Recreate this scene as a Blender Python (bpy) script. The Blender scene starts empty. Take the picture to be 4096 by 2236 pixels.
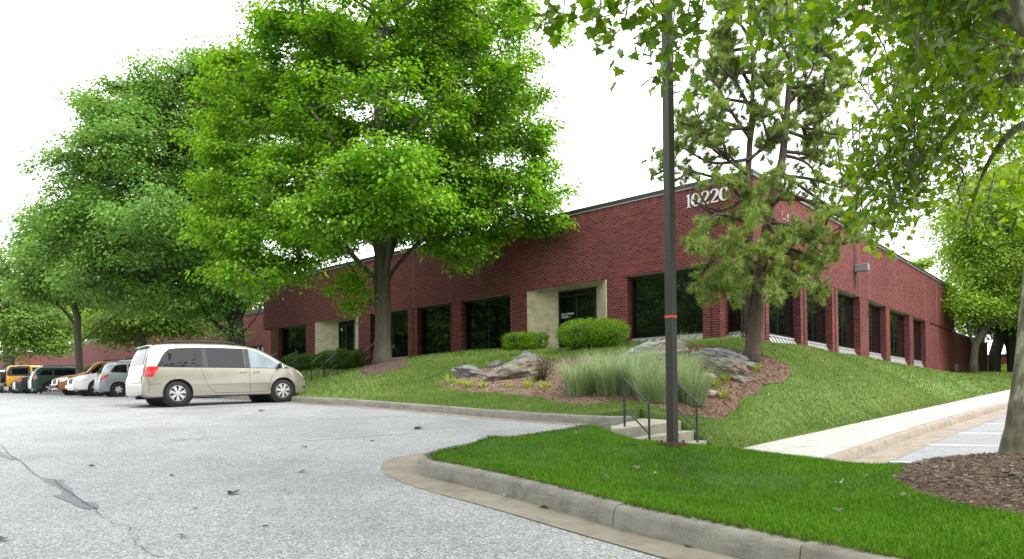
import bpy, bmesh, math, random
import numpy as np
from mathutils import Vector, Matrix, noise
from mathutils.geometry import delaunay_2d_cdt
random.seed(7); RNG = np.random.default_rng(11)
SC = bpy.context.scene; COL = SC.collection
# ---------------------------------------------------------------- camera
F, PITCH, ROLL, YAW, CY = 2883.4, .0243737, -.00749519, .7227077, 1555.5
_cp, _sp, _cr, _sr = math.cos(PITCH), math.sin(PITCH), math.cos(ROLL), math.sin(ROLL)
FW = np.array([0, _cp, _sp]); _u0 = np.array([0, -_sp, _cp]); _r0 = np.array([1., 0, 0])
RR = _cr*_r0 + _sr*_u0; UP = -_sr*_r0 + _cr*_u0
EYE = np.array([0, 0, 1.0])
cd = bpy.data.cameras.new('camera'); cam = bpy.data.objects.new('camera', cd); COL.objects.link(cam)
cd.sensor_width = 36; cd.lens = 36*F/4096; cd.shift_y = (CY-1118)/4096; cd.clip_start = .1; cd.clip_end = 1500
cam.matrix_world = Matrix(((RR[0], UP[0], -FW[0], 0), (RR[1], UP[1], -FW[1], 0), (RR[2], UP[2], -FW[2], 1.0), (0, 0, 0, 1)))
SC.camera = cam
# ---------------------------------------------------------------- sky, sun, exposure
SUN = Vector((.62, -.40, .78)).normalized()
world = bpy.data.worlds.new('World'); SC.world = world; world.use_nodes = True
nt = world.node_tree; nt.nodes.clear()
sky = nt.nodes.new('ShaderNodeTexSky'); sky.sky_type = 'NISHITA'; sky.sun_disc = False
sky.sun_elevation = math.asin(SUN.z); sky.sun_rotation = math.atan2(SUN.x, SUN.y)
sky.air_density = 1.0; sky.dust_density = 4.0
hs = nt.nodes.new('ShaderNodeHueSaturation'); hs.inputs['Saturation'].default_value = .15; hs.inputs['Value'].default_value = 1.0
mx = nt.nodes.new('ShaderNodeMix'); mx.data_type = 'RGBA'; mx.inputs[0].default_value = .75
mx.inputs[7].default_value = (19.5, 20, 20.8, 1)      # even overcast cloud
bg = nt.nodes.new('ShaderNodeBackground'); bg.inputs['Strength'].default_value = .085
wo = nt.nodes.new('ShaderNodeOutputWorld')
nt.links.new(sky.outputs[0], hs.inputs['Color']); nt.links.new(hs.outputs[0], mx.inputs[6])
nt.links.new(mx.outputs[2], bg.inputs[0]); nt.links.new(bg.outputs[0], wo.inputs[0])
sd = bpy.data.lights.new('sun', 'SUN'); sd.energy = 1.5; sd.angle = math.radians(14); sd.color = (1, .97, .91)
sun = bpy.data.objects.new('sun', sd); COL.objects.link(sun); sun.location = (30, -30, 60)
sun.rotation_euler = SUN.to_track_quat('Z', 'Y').to_euler()
vs = SC.view_settings; vs.view_transform = 'Standard'; vs.look = 'None'; vs.exposure = 1.0; vs.gamma = 1.0; vs.use_curve_mapping = False
SC.cycles.max_bounces = 10; SC.cycles.transparent_max_bounces = 8; SC.cycles.diffuse_bounces = 5
try: SC.cycles.use_denoising = True
except Exception: pass
# ---------------------------------------------------------------- placement helpers: photo point + distance -> metres
def ray(x, y):
    d = FW + RR*((x-2048)/F) - UP*((y-CY)/F)
    return d/d[1]
def at(x, y, Y): return EYE + ray(x, y)*Y                 # source pixels, distance in metres
DS = 4096/2576
def atd(x, y, Y): return at(x*DS, y*DS, Y)                # same for the reduced view
def proj(p):
    q = np.asarray(p)-EYE; z = q@FW
    return 2048+F*(q@RR)/z, CY-F*(q@UP)/z
DL = np.array([-math.cos(YAW), math.sin(YAW), 0]); DR = np.array([math.sin(YAW), math.cos(YAW), 0])
NL = -DR; NR = -DL
# ---------------------------------------------------------------- object helpers
def tag(o, label=None, cat=None, group=None, kind=None):
    if label: o['label'] = label
    if cat: o['category'] = cat
    if group: o['group'] = group
    if kind: o['kind'] = kind
    return o
def link(name, data, parent=None, mats=None):
    o = bpy.data.objects.new(name, data); COL.objects.link(o)
    if parent is not None:
        o.parent = parent
        if parent.parent is None and parent.type == 'EMPTY': o.matrix_parent_inverse = parent.matrix_basis.inverted()
    if mats is not None and data is not None:
        for m in (mats if isinstance(mats, (list, tuple)) else [mats]): data.materials.append(m)
    return o
def thing(name, loc, label=None, cat=None, group=None, rz=0, kind=None):
    o = bpy.data.objects.new(name, None); COL.objects.link(o); o.location = loc; o.rotation_euler = (0, 0, rz)
    o.empty_display_size = .2
    return tag(o, label, cat, group, kind)
def np_mesh(name, V, Fc, smooth=False, mi=None):
    """V (n,3), Fc (m,k) or list of such arrays"""
    me = bpy.data.meshes.new(name)
    fl = Fc if isinstance(Fc, list) and len(Fc) and isinstance(Fc[0], np.ndarray) else [Fc]
    fl = [np.asarray(f, dtype=np.int32) for f in fl if len(f)]
    loops = np.concatenate([f.ravel() for f in fl]) if fl else np.zeros(0, np.int32)
    tot = np.concatenate([np.full(len(f), f.shape[1], np.int32) for f in fl]) if fl else np.zeros(0, np.int32)
    me.vertices.add(len(V)); me.vertices.foreach_set('co', np.asarray(V, np.float32).ravel())
    me.loops.add(len(loops)); me.loops.foreach_set('vertex_index', loops)
    me.polygons.add(len(tot)); st = np.zeros(len(tot), np.int32); st[1:] = np.cumsum(tot)[:-1]
    me.polygons.foreach_set('loop_start', st)
    try: me.polygons.foreach_set('loop_total', tot)
    except Exception: pass
    me.polygons.foreach_set('use_smooth', np.full(len(tot), bool(smooth)))
    if mi is not None: me.polygons.foreach_set('material_index', np.asarray(mi, np.int32))
    me.update(calc_edges=True); me.validate()
    return me
class MB:
    """collects boxes, tubes, quads into one mesh"""
    def __init__(s): s.v = []; s.f = []; s.m = []
    def add(s, v, f, m=0):
        b = len(s.v); s.v += [tuple(float(c) for c in p) for p in v]; s.f += [tuple(i+b for i in q) for q in f]; s.m += [m]*len(f)
    def box(s, c, sx, sy, sz, M=None, m=0):
        pts = [Vector((c[0]+dx*sx/2, c[1]+dy*sy/2, c[2]+dz*sz/2)) for dx in (-1, 1) for dy in (-1, 1) for dz in (-1, 1)]
        if M is not None: pts = [M @ p for p in pts]
        s.add(pts, [(0, 1, 3, 2), (4, 6, 7, 5), (0, 4, 5, 1), (2, 3, 7, 6), (0, 2, 6, 4), (1, 5, 7, 3)], m)
    def obox(s, o, ax, ay, az, m=0):
        """box from corner o with edge vectors"""
        o, ax, ay, az = (np.asarray(q, float) for q in (o, ax, ay, az))
        p = [o, o+ax, o+ax+ay, o+ay, o+az, o+ax+az, o+ax+ay+az, o+ay+az]
        s.add(p, [(0, 3, 2, 1), (4, 5, 6, 7), (0, 1, 5, 4), (1, 2, 6, 5), (2, 3, 7, 6), (3, 0, 4, 7)], m)
    def tube(s, pts, rad, n=8, m=0, cap=True):
        pts = [Vector(p) for p in pts]
        if not isinstance(rad, (list, tuple, np.ndarray)): rad = [rad]*len(pts)
        b = len(s.v); prev = None
        for i, p in enumerate(pts):
            t = (pts[min(i+1, len(pts)-1)]-pts[max(i-1, 0)])
            t = t.normalized() if t.length > 1e-9 else Vector((0, 0, 1))
            a = prev if prev is not None else (Vector((1, 0, 0)) if abs(t.x) < .9 else Vector((0, 1, 0)))
            a = (a-t*a.dot(t)).normalized(); prev = a; bb = t.cross(a)
            for k in range(n):
                w = 2*math.pi*k/n; q = p+(a*math.cos(w)+bb*math.sin(w))*rad[i]; s.v.append((q.x, q.y, q.z))
        for i in range(len(pts)-1):
            for k in range(n):
                s.f.append((b+i*n+k, b+i*n+(k+1) % n, b+(i+1)*n+(k+1) % n, b+(i+1)*n+k)); s.m.append(m)
        if cap:
            s.f.append(tuple(b+k for k in reversed(range(n)))); s.m.append(m)
            s.f.append(tuple(b+(len(pts)-1)*n+k for k in range(n))); s.m.append(m)
    def build(s, name, mats, parent=None, smooth=False, bevel=0):
        me = bpy.data.meshes.new(name); me.from_pydata(s.v, [], s.f)
        for m in (mats if isinstance(mats, (list, tuple)) else [mats]): me.materials.append(m)
        me.polygons.foreach_set('material_index', np.asarray(s.m, np.int32))
        if smooth: me.polygons.foreach_set('use_smooth', np.ones(len(s.f), bool))
        me.update()
        o = link(name, me, parent)
        if bevel:
            b = o.modifiers.new('bevel', 'BEVEL'); b.width = bevel; b.segments = 2; b.limit_method = 'ANGLE'
        return o
# ---------------------------------------------------------------- materials
def newmat(name):
    m = bpy.data.materials.new(name); m.use_nodes = True; t = m.node_tree; t.nodes.clear()
    out = t.nodes.new('ShaderNodeOutputMaterial'); return m, t, out
def N(t, typ, **kw):
    n = t.nodes.new(typ)
    for k, v in kw.items():
        if k.startswith('i_'):
            key = k[2:].replace('_', ' '); n.inputs[key].default_value = v
        else: setattr(n, k, v)
    return n
def ramp(t, fac, stops, interp='LINEAR'):
    r = t.nodes.new('ShaderNodeValToRGB'); r.color_ramp.interpolation = interp
    el = r.color_ramp.elements
    while len(el) < len(stops): el.new(.5)
    for e, (p, c) in zip(el, stops): e.position = p; e.color = (*c, 1)
    t.links.new(fac, r.inputs[0]); return r.outputs[0]
def coords(t, kind='Object', scale=None):
    tc = t.nodes.new('ShaderNodeTexCoord'); o = tc.outputs[kind]
    if scale:
        mp = t.nodes.new('ShaderNodeMapping'); mp.inputs['Scale'].default_value = scale; t.links.new(o, mp.inputs[0]); o = mp.outputs[0]
    return o
def noise_n(t, co, scale, detail=4, rough=.6):
    n = N(t, 'ShaderNodeTexNoise'); n.inputs['Scale'].default_value = scale; n.inputs['Detail'].default_value = detail; n.inputs['Roughness'].default_value = rough
    t.links.new(co, n.inputs['Vector']); return n.outputs['Fac']
def mixc(t, fac, a, b, mode='MIX'):
    m = t.nodes.new('ShaderNodeMix'); m.data_type = 'RGBA'; m.blend_type = mode
    for s, q in ((0, fac), (6, a), (7, b)):
        if hasattr(q, 'is_output'): t.links.new(q, m.inputs[s])
        elif isinstance(q, tuple): m.inputs[s].default_value = (*q, 1) if len(q) == 3 else q
        else: m.inputs[s].default_value = q
    return m.outputs[2]
def simple(name, col, rough=.6, metal=0, spec=.5, var=.12, scale=6, bump=0, bscale=40, coat=0):
    m, t, out = newmat(name); p = t.nodes.new('ShaderNodeBsdfPrincipled')
    co = coords(t)
    if var:
        f = noise_n(t, co, scale, 5)
        lo = tuple(max(0, c*(1-var)) for c in col); hi = tuple(min(1, c*(1+var)) for c in col)
        t.links.new(ramp(t, f, [(.3, lo), (.7, hi)]), p.inputs['Base Color'])
    else: p.inputs['Base Color'].default_value = (*col, 1)
    p.inputs['Roughness'].default_value = rough; p.inputs['Metallic'].default_value = metal; p.inputs['Specular IOR Level'].default_value = spec
    p.inputs['Coat Weight'].default_value = coat; p.inputs['Coat Roughness'].default_value = .03
    if bump:
        b = t.nodes.new('ShaderNodeBump'); b.inputs['Strength'].default_value = bump; b.inputs['Distance'].default_value = .01
        t.links.new(noise_n(t, co, bscale, 6), b.inputs['Height']); t.links.new(b.outputs[0], p.inputs['Normal'])
    t.links.new(p.outputs[0], out.inputs[0]); return m
def leafmat(name, cols, trans=.35, patch=.35, pscale=.6, gloss=.06, rough=.45):
    """cols: list of 3+ colours; random per leaf plus slow patches"""
    m, t, out = newmat(name)
    g = t.nodes.new('ShaderNodeNewGeometry'); co = coords(t)
    a = ramp(t, g.outputs['Random Per Island'], [(i/(len(cols)-1), c) for i, c in enumerate(cols)])
    f = noise_n(t, co, pscale, 3)
    pr = ramp(t, f, [(.35, (1-patch,)*3), (.65, (1+patch*.7, 1+patch*.6, 1+patch*.2))])
    c = mixc(t, 1.0, a, pr, 'MULTIPLY')
    d = t.nodes.new('ShaderNodeBsdfDiffuse'); tr = t.nodes.new('ShaderNodeBsdfTranslucent'); gl = t.nodes.new('ShaderNodeBsdfGlossy')
    gl.inputs['Roughness'].default_value = rough; gl.inputs['Color'].default_value = (1, 1, 1, 1)
    t.links.new(c, d.inputs[0])
    hs = t.nodes.new('ShaderNodeHueSaturation'); hs.inputs['Hue'].default_value = .485; hs.inputs['Value'].default_value = 1.5; hs.inputs['Saturation'].default_value = 1.1
    t.links.new(c, hs.inputs['Color']); t.links.new(hs.outputs[0], tr.inputs[0])
    m1 = t.nodes.new('ShaderNodeMixShader'); m1.inputs[0].default_value = trans
    t.links.new(d.outputs[0], m1.inputs[1]); t.links.new(tr.outputs[0], m1.inputs[2])
    fr = t.nodes.new('ShaderNodeFresnel'); fr.inputs[0].default_value = 1.35
    mm = N(t, 'ShaderNodeMath', operation='MULTIPLY'); mm.inputs[1].default_value = gloss*2; t.links.new(fr.outputs[0], mm.inputs[0])
    m2 = t.nodes.new('ShaderNodeMixShader'); t.links.new(mm.outputs[0], m2.inputs[0])
    t.links.new(m1.outputs[0], m2.inputs[1]); t.links.new(gl.outputs[0], m2.inputs[2])
    t.links.new(m2.outputs[0], out.inputs[0]); return m
def barkmat(name, c0, c1, scale=14, stretch=.18, bump=.8):
    m, t, out = newmat(name); p = t.nodes.new('ShaderNodeBsdfPrincipled'); p.inputs['Roughness'].default_value = .9; p.inputs['Specular IOR Level'].default_value = .2
    co = coords(t, 'Object', (1, 1, stretch)); f = noise_n(t, co, scale, 6, .7); f2 = noise_n(t, coords(t), 2.2, 4)
    c = mixc(t, f2, ramp(t, f, [(.32, c0), (.68, c1)]), tuple((a+b)/2*.8 for a, b in zip(c0, c1)))
    t.links.new(c, p.inputs['Base Color'])
    b = t.nodes.new('ShaderNodeBump'); b.inputs['Strength'].default_value = bump; b.inputs['Distance'].default_value = .03
    t.links.new(f, b.inputs['Height']); t.links.new(b.outputs[0], p.inputs['Normal']); t.links.new(p.outputs[0], out.inputs[0]); return m
def asphaltmat(name, base, var=1.0):
    m, t, out = newmat(name); p = t.nodes.new('ShaderNodeBsdfPrincipled'); co = coords(t)
    v = N(t, 'ShaderNodeTexVoronoi', feature='F1'); v.inputs['Scale'].default_value = 85; t.links.new(co, v.inputs['Vector'])
    sep = t.nodes.new('ShaderNodeSeparateColor'); t.links.new(v.outputs['Color'], sep.inputs[0])
    st = ramp(t, sep.outputs[0], [(0, tuple(c*.38 for c in base)), (.45, base), (.8, tuple(c*1.35 for c in base)), (1, tuple(c*2.1 for c in base))])
    big = ramp(t, noise_n(t, co, .55, 6, .6), [(.28, (.76,)*3), (.5, (.98,)*3), (.72, (1.16,)*3)])
    mid = ramp(t, noise_n(t, co, 9, 5, .7), [(.3, (.86,)*3), (.7, (1.12,)*3)])
    oil = ramp(t, noise_n(t, co, .8, 3, .5), [(.22, (.55, .54, .53)), (.30, (1, 1, 1))])
    c = mixc(t, 1.0, mixc(t, 1.0, mixc(t, 1.0, st, big, 'MULTIPLY'), mid, 'MULTIPLY'), oil, 'MULTIPLY')
    t.links.new(c, p.inputs['Base Color']); p.inputs['Roughness'].default_value = .6; p.inputs['Specular IOR Level'].default_value = .5
    b = t.nodes.new('ShaderNodeBump'); b.inputs['Strength'].default_value = .45; b.inputs['Distance'].default_value = .006
    t.links.new(v.outputs['Distance'], b.inputs['Height']); t.links.new(b.outputs[0], p.inputs['Normal'])
    t.links.new(p.outputs[0], out.inputs[0]); return m
def concretemat(name, base, stain=(.30, .22, .15), amt=.5, stretch=(1, 1, 1)):
    m, t, out = newmat(name); p = t.nodes.new('ShaderNodeBsdfPrincipled'); co = coords(t)
    a = ramp(t, noise_n(t, co, 3.2, 8, .7), [(.28, tuple(c*.62 for c in base)), (.5, base), (.72, tuple(c*1.22 for c in base))])
    fine = ramp(t, noise_n(t, co, 90, 3, .8), [(.25, (.68,)*3), (.75, (1.25,)*3)])
    st = ramp(t, noise_n(t, coords(t, 'Object', (1.0, 1.0, 5.0)), 2.1, 7, .75), [(.48, (0, 0, 0)), (.72, (amt,)*3)])
    c = mixc(t, st, mixc(t, 1.0, a, fine, 'MULTIPLY'), stain)
    t.links.new(c, p.inputs['Base Color']); p.inputs['Roughness'].default_value = .85; p.inputs['Specular IOR Level'].default_value = .3
    b = t.nodes.new('ShaderNodeBump'); b.inputs['Strength'].default_value = .35; b.inputs['Distance'].default_value = .006
    t.links.new(noise_n(t, co, 70, 6, .8), b.inputs['Height']); t.links.new(b.outputs[0], p.inputs['Normal'])
    t.links.new(p.outputs[0], out.inputs[0]); return m
STAINS = [((14.05, 29.42), .26, 5.5, 6.35, (.012, .008, .008), .85), ((-1.35, 29.50), .20, 5.3, 6.6, (.20, .16, .15), .45)]     # run-off below the lamp, pale bloom on the long front
def brickmat(name, mode):
    m, t, out = newmat(name); p = t.nodes.new('ShaderNodeBsdfPrincipled'); co = coords(t)
    if mode == 'island':
        r = t.nodes.new('ShaderNodeNewGeometry').outputs['Random Per Island']
    elif mode == 'object':
        r = t.nodes.new('ShaderNodeObjectInfo').outputs['Random']
    cols = [(0, (0.085, 0.02, 0.022)), (.25, (0.122, 0.025, 0.025)), (.5, (0.152, 0.03, 0.029)), (.75, (0.178, 0.037, 0.034)), (.94, (0.196, 0.044, 0.035)), (1, (0.222, 0.046, 0.027))]
    if mode == 'map':
        # far walls: brick pattern from the texture
        br = N(t, 'ShaderNodeTexBrick'); br.inputs['Scale'].default_value = 1.0
        br.inputs['Color1'].default_value = (.125, .026, .026, 1); br.inputs['Color2'].default_value = (.185, .038, .034, 1); br.inputs['Mortar'].default_value = (.26, .16, .145, 1)
        br.inputs['Mortar Size'].default_value = .006; br.inputs['Brick Width'].default_value = .203; br.inputs['Row Height'].default_value = .0813
        uv = t.nodes.new('ShaderNodeUVMap'); t.links.new(uv.outputs[0], br.inputs['Vector']); c = br.outputs['Color']
    else:
        c = ramp(t, r, cols)
        if mode == 'object': co = coords(t, 'Object')
        c = mixc(t, 1.0, c, ramp(t, noise_n(t, co, 30, 4, .7), [(.3, (.82,)*3), (.7, (1.15,)*3)]), 'MULTIPLY')
    if mode != 'object':
        stk = ramp(t, noise_n(t, coords(t, 'Object', (1.6, 1.6, .10)), 1.5, 5, .65), [(.30, (.70, .68, .68)), (.48, (1, 1, 1)), (.75, (1.08, 1.08, 1.08))]); c = mixc(t, 1.0, c, stk, 'MULTIPLY')
        for pt, rad, z0_, z1_, cc, am in STAINS:
            sx = t.nodes.new('ShaderNodeSeparateXYZ'); t.links.new(coords(t), sx.inputs[0]); cb = t.nodes.new('ShaderNodeCombineXYZ'); t.links.new(sx.outputs[0], cb.inputs[0]); t.links.new(sx.outputs[1], cb.inputs[1])
            dn = N(t, 'ShaderNodeVectorMath', operation='DISTANCE'); t.links.new(cb.outputs[0], dn.inputs[0]); dn.inputs[1].default_value = (pt[0], pt[1], 0)
            m1 = N(t, 'ShaderNodeMapRange'); m1.inputs[1].default_value = rad*.25; m1.inputs[2].default_value = rad; m1.inputs[3].default_value = 1; m1.inputs[4].default_value = 0; t.links.new(dn.outputs['Value'], m1.inputs[0])
            m2 = N(t, 'ShaderNodeMapRange'); m2.inputs[1].default_value = z0_; m2.inputs[2].default_value = z1_; t.links.new(sx.outputs[2], m2.inputs[0])
            mu = N(t, 'ShaderNodeMath', operation='MULTIPLY'); t.links.new(m1.outputs[0], mu.inputs[0]); t.links.new(m2.outputs[0], mu.inputs[1]); m3 = N(t, 'ShaderNodeMath', operation='MULTIPLY'); t.links.new(mu.outputs[0], m3.inputs[0]); m3.inputs[1].default_value = am
            c = mixc(t, m3.outputs[0], c, cc)
        c = mixc(t, 1.0, c, ramp(t, noise_n(t, co, .35, 5, .6), [(.3, (.82, .8, .8)), (.7, (1.1, 1.1, 1.1))]), 'MULTIPLY')
    t.links.new(c, p.inputs['Base Color']); p.inputs['Roughness'].default_value = .8; p.inputs['Specular IOR Level'].default_value = .3
    t.links.new(p.outputs[0], out.inputs[0]); return m
def grassmat(name, cols, patchcols, pscale=.5):
    m, t, out = newmat(name); g = t.nodes.new('ShaderNodeNewGeometry'); co = coords(t)
    a = ramp(t, g.outputs['Random Per Island'], [(i/(len(cols)-1), c) for i, c in enumerate(cols)])
    f = noise_n(t, co, pscale, 5, .65)
    c = mixc(t, 1.0, a, ramp(t, f, [(.3, patchcols[0]), (.5, patchcols[1]), (.7, patchcols[2])]), 'MULTIPLY')
    d = t.nodes.new('ShaderNodeBsdfDiffuse'); tr = t.nodes.new('ShaderNodeBsdfTranslucent'); t.links.new(c, d.inputs[0]); t.links.new(c, tr.inputs[0])
    m1 = t.nodes.new('ShaderNodeMixShader'); m1.inputs[0].default_value = .35
    t.links.new(d.outputs[0], m1.inputs[1]); t.links.new(tr.outputs[0], m1.inputs[2])
    gl = t.nodes.new('ShaderNodeBsdfGlossy'); gl.inputs['Roughness'].default_value = .5
    m2 = t.nodes.new('ShaderNodeMixShader'); m2.inputs[0].default_value = .012
    t.links.new(m1.outputs[0], m2.inputs[1]); t.links.new(gl.outputs[0], m2.inputs[2])
    t.links.new(m2.outputs[0], out.inputs[0]); return m
M = {}
M['asphalt'] = asphaltmat('asphalt', (.285, .285, .29))
M['asphalt_low'] = asphaltmat('asphalt_lower', (.25, .25, .26))
M['concrete'] = concretemat('kerb_concrete', (.25, .235, .205), (.10, .08, .06), .75)
M['pan'] = concretemat('gutter_concrete', (.265, .235, .19), (.16, .12, .08), .65)
M['walk'] = concretemat('walk_concrete', (.47, .455, .425), (.38, .31, .24), .25)
M['kerb_tan'] = concretemat('tan_kerb_concrete', (.33, .285, .235), (.22, .125, .07), .7)
M['step'] = concretemat('step_concrete', (.42, .385, .32), (.25, .2, .14), .35)
M['paint'] = simple('road_paint', (.8, .8, .8), .7, var=.12, scale=20)
M['sealant'] = simple('crack_sealant', (.135, .14, .155), .55, var=.2, scale=8)
M['soil'] = simple('soil_turf', (.07, .085, .025), .95, var=.5, scale=3, bump=.5)
M['turfh'] = simple('slope_turf', (.10, .165, .028), .95, var=.5, scale=42, bump=.8, bscale=70); M['worn'] = simple('worn_paint', (.42, .42, .42), .7, var=.3, scale=9)
M['soilb'] = simple('turf_base', (.030, .070, .010), .95, var=.45, scale=2.0, bump=.5)
M['mulch'] = simple('mulch_bed', (.17, .105, .072), .95, var=.55, scale=26, bump=1, bscale=45)
M['mulchd'] = simple('mulch_dark', (.105, .068, .047), .95, var=.6, scale=30, bump=1, bscale=45)
M['brick'] = brickmat('brick_wall', 'island'); M['brickobj'] = brickmat('brick_single', 'object'); M['brickmap'] = brickmat('brick_far', 'map')
M['mortar'] = simple('mortar', (.36, .225, .205), .9, var=.15, scale=3)
M['coping'] = simple('coping_metal', (.030, .028, .026), .45, spec=.4, var=.1)
M['trim'] = simple('coping_trim', (.32, .32, .33), .4, var=.1)
M['stucco'] = concretemat('cream_stucco', (.60, .53, .37), (.42, .33, .2), .35)
M['glass'] = simple('window_glass', (.004, .005, .005), .02, spec=.5, var=0)
M['frame'] = simple('window_frame', (.012, .012, .013), .4, var=.1)
M['soffit'] = simple('soffit', (.34, .31, .22), .8, var=.1)
M['sill'] = simple('sill_metal', (.40, .39, .38), .45, var=.12, scale=2)
M['seam'] = simple('sill_seam', (.12, .115, .11), .5, var=.1)
M['white'] = simple('white_paint', (.82, .82, .82), .5, var=.04)
M['bronze'] = simple('bronze_paint', (.032, .026, .020), .45, var=.14, scale=10)
M['rust'] = simple('rust_plate', (.10, .035, .025), .8, var=.3, scale=20)
M['orange'] = simple('orange_mark', (.75, .10, .02), .6, var=.1)
M['rail'] = simple('rail_paint', (.035, .036, .038), .4, var=.12, scale=15)
M['grey'] = simple('grey_box', (.22, .22, .235), .5, var=.1)
# ================================================================ ground
LY = [-60, 0, 5.2, 8.4, 13.6, 16, 20, 22, 31, 55, 160]; LZ = [-3.2, -.37, .0, .2, .57, .75, 1.06, 1.18, 1.53, 2.37, 5.0]
def lz(Y): return np.interp(Y, LY, LZ)
SDV = np.array([.722, .692]); SN = np.array([.692, -.722])      # sidewalk direction, its right-hand side
SW0 = np.array([4.6, 14.6])
def swz(X, Y): return .11 + .064*((X*SDV[0]+Y*SDV[1]) - SW0@SDV)
def poly_mesh(name, loop, step, zf, holes=(), jitter=0):
    """fill a polygon with a grid of interior points, height zf(x,y)"""
    pts = [Vector((p[0], p[1])) for p in loop]; edges = [(i, (i+1) % len(pts)) for i in range(len(pts))]
    L = np.array([[p[0], p[1]] for p in loop]); lo, hi = L.min(0), L.max(0)
    gx = np.arange(lo[0]+step/2, hi[0], step); gy = np.arange(lo[1]+step/2, hi[1], step)
    G = np.stack(np.meshgrid(gx, gy), -1).reshape(-1, 2)
    if jitter: G = G + RNG.uniform(-jitter, jitter, G.shape)
    G = G[inside(G, L)]
    d = edge_dist(G, L); G = G[d > step*.3]
    pts += [Vector(g) for g in G]
    vo, eo, fo, *_ = delaunay_2d_cdt(pts, edges, [], 1, 1e-4)
    V = [(v.x, v.y) for v in vo]; A = np.array(V); Z = zf(A[:, 0], A[:, 1])
    me = bpy.data.meshes.new(name); me.from_pydata([(a[0], a[1], float(z)) for a, z in zip(A, Z)], [], [tuple(f) for f in fo])
    me.update()
    bm = bmesh.new(); bm.from_mesh(me); bmesh.ops.recalc_face_normals(bm, faces=bm.faces)
    if sum(f.normal.z for f in bm.faces) < 0: bmesh.ops.reverse_faces(bm, faces=bm.faces)
    for f in bm.faces: f.smooth = True
    bm.to_mesh(me); bm.free()
    return me
def inside(P, L):
    x, y = P[:, 0], P[:, 1]; r = np.zeros(len(P), bool); j = len(L)-1
    for i in range(len(L)):
        xi, yi, xj, yj = L[i, 0], L[i, 1], L[j, 0], L[j, 1]
        c = ((yi > y) != (yj > y)) & (x < (xj-xi)*(y-yi)/((yj-yi) if yj != yi else 1e-12)+xi); r ^= c; j = i
    return r
def edge_dist(P, L):
    d = np.full(len(P), 1e9)
    for i in range(len(L)):
        a, b = L[i], L[(i+1) % len(L)]; ab = b-a; t = np.clip(((P-a)@ab)/max(ab@ab, 1e-12), 0, 1)
        d = np.minimum(d, np.linalg.norm(P-(a+t[:, None]*ab), axis=1))
    return d
def resample(path, step):
    P = np.array(path, float); Q = [P[0]]
    # Catmull-Rom
    E = np.vstack([2*P[0]-P[1], P, 2*P[-1]-P[-2]]); out = []
    for i in range(1, len(E)-2):
        n = max(2, int(np.linalg.norm(E[i+1]-E[i])/step))
        for k in range(n):
            t = k/n; a, b, c, d = E[i-1], E[i], E[i+1], E[i+2]
            out.append(.5*((2*b)+(c-a)*t+(2*a-5*b+4*c-d)*t*t+(3*b-a-3*c+d)*t**3))
    out.append(P[-1]); return np.array(out)
def normals2(P):
    T = np.gradient(P, axis=0); T /= np.linalg.norm(T, axis=1)[:, None]
    return np.stack([T[:, 1], -T[:, 0]], 1)                # right-hand side
def kerb(root_name, path, zf, mat, joints, prof=None, sect='kerb_section', gap=.009, step=.12, kind='structure'):
    """concrete kerb swept along path (pavement on the right), cut into sections at arc lengths"""
    P = resample(path, step); Nn = normals2(P); S = np.concatenate([[0], np.cumsum(np.linalg.norm(np.diff(P, axis=0), axis=1))])
    prof = prof or [(0, -.12), (0, .0), (.022, .135), (.034, .160), (.055, .176), (.085, .182), (.165, .186), (.168, .02), (.168, -.12)]
    root = thing(root_name, (P[len(P)//2][0], P[len(P)//2][1], float(zf(P[len(P)//2][1:2])[0]) if zf is lz else 0), kind=kind)
    cuts = [0]+[j for j in joints if 0 < j < S[-1]]+[S[-1]]
    for a, b in zip(cuts[:-1], cuts[1:]):
        ss = np.concatenate([[a+gap/2], S[(S > a+gap) & (S < b-gap)], [b-gap/2]])
        X = np.interp(ss, S, P[:, 0]); Y = np.interp(ss, S, P[:, 1]); nx = np.interp(ss, S, Nn[:, 0]); ny = np.interp(ss, S, Nn[:, 1])
        V = []; dzz = random.uniform(-.006, .006)
        for i in range(len(ss)):
            wob = .004*noise.noise(Vector((X[i]*3, Y[i]*3, 1)))
            for d, h in prof: V.append((X[i]+nx[i]*(d+wob), Y[i]+ny[i]*(d+wob), float(zf(X[i], Y[i]) if zf is not lz else lz(Y[i]))+h+dzz*(h > .05)+wob))
        k = len(prof); Fq = [(i*k+j, i*k+j+1, (i+1)*k+j+1, (i+1)*k+j) for i in range(len(ss)-1) for j in range(k-1)]
        me = bpy.data.meshes.new(sect); me.from_pydata(V, [], Fq+[tuple(range(k)), tuple(reversed(range((len(ss)-1)*k, len(ss)*k)))])
        me.update()
        for p in me.polygons: p.use_smooth = True
        o = link(sect, me, root, mat)
        o.modifiers.new('edge', 'EDGE_SPLIT').split_angle = math.radians(50)
    return P, Nn, S
def offset(P, Nn, d): return P+Nn*d
# --- island kerb face line, with its gutter pan
IK = [(4.6, 1.6), (3.6, 2.6), (2.6, 3.56), (1.85, 4.40), (1.45, 4.87), (.84, 5.62), (.13, 6.78), (-.42, 7.55), (-.80, 8.05), (-1.05, 8.36), (-1.17, 8.78), (-1.06, 9.28), (-.75, 9.9), (-.2, 10.7), (.7, 11.8), (1.62, 12.85)]
IKs, IKn, IKS = kerb('island_kerb', IK, lz, M['concrete'], [1.3, 2.6, 4.05, 5.62, 9.45, 12.6, 15.5])
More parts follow.
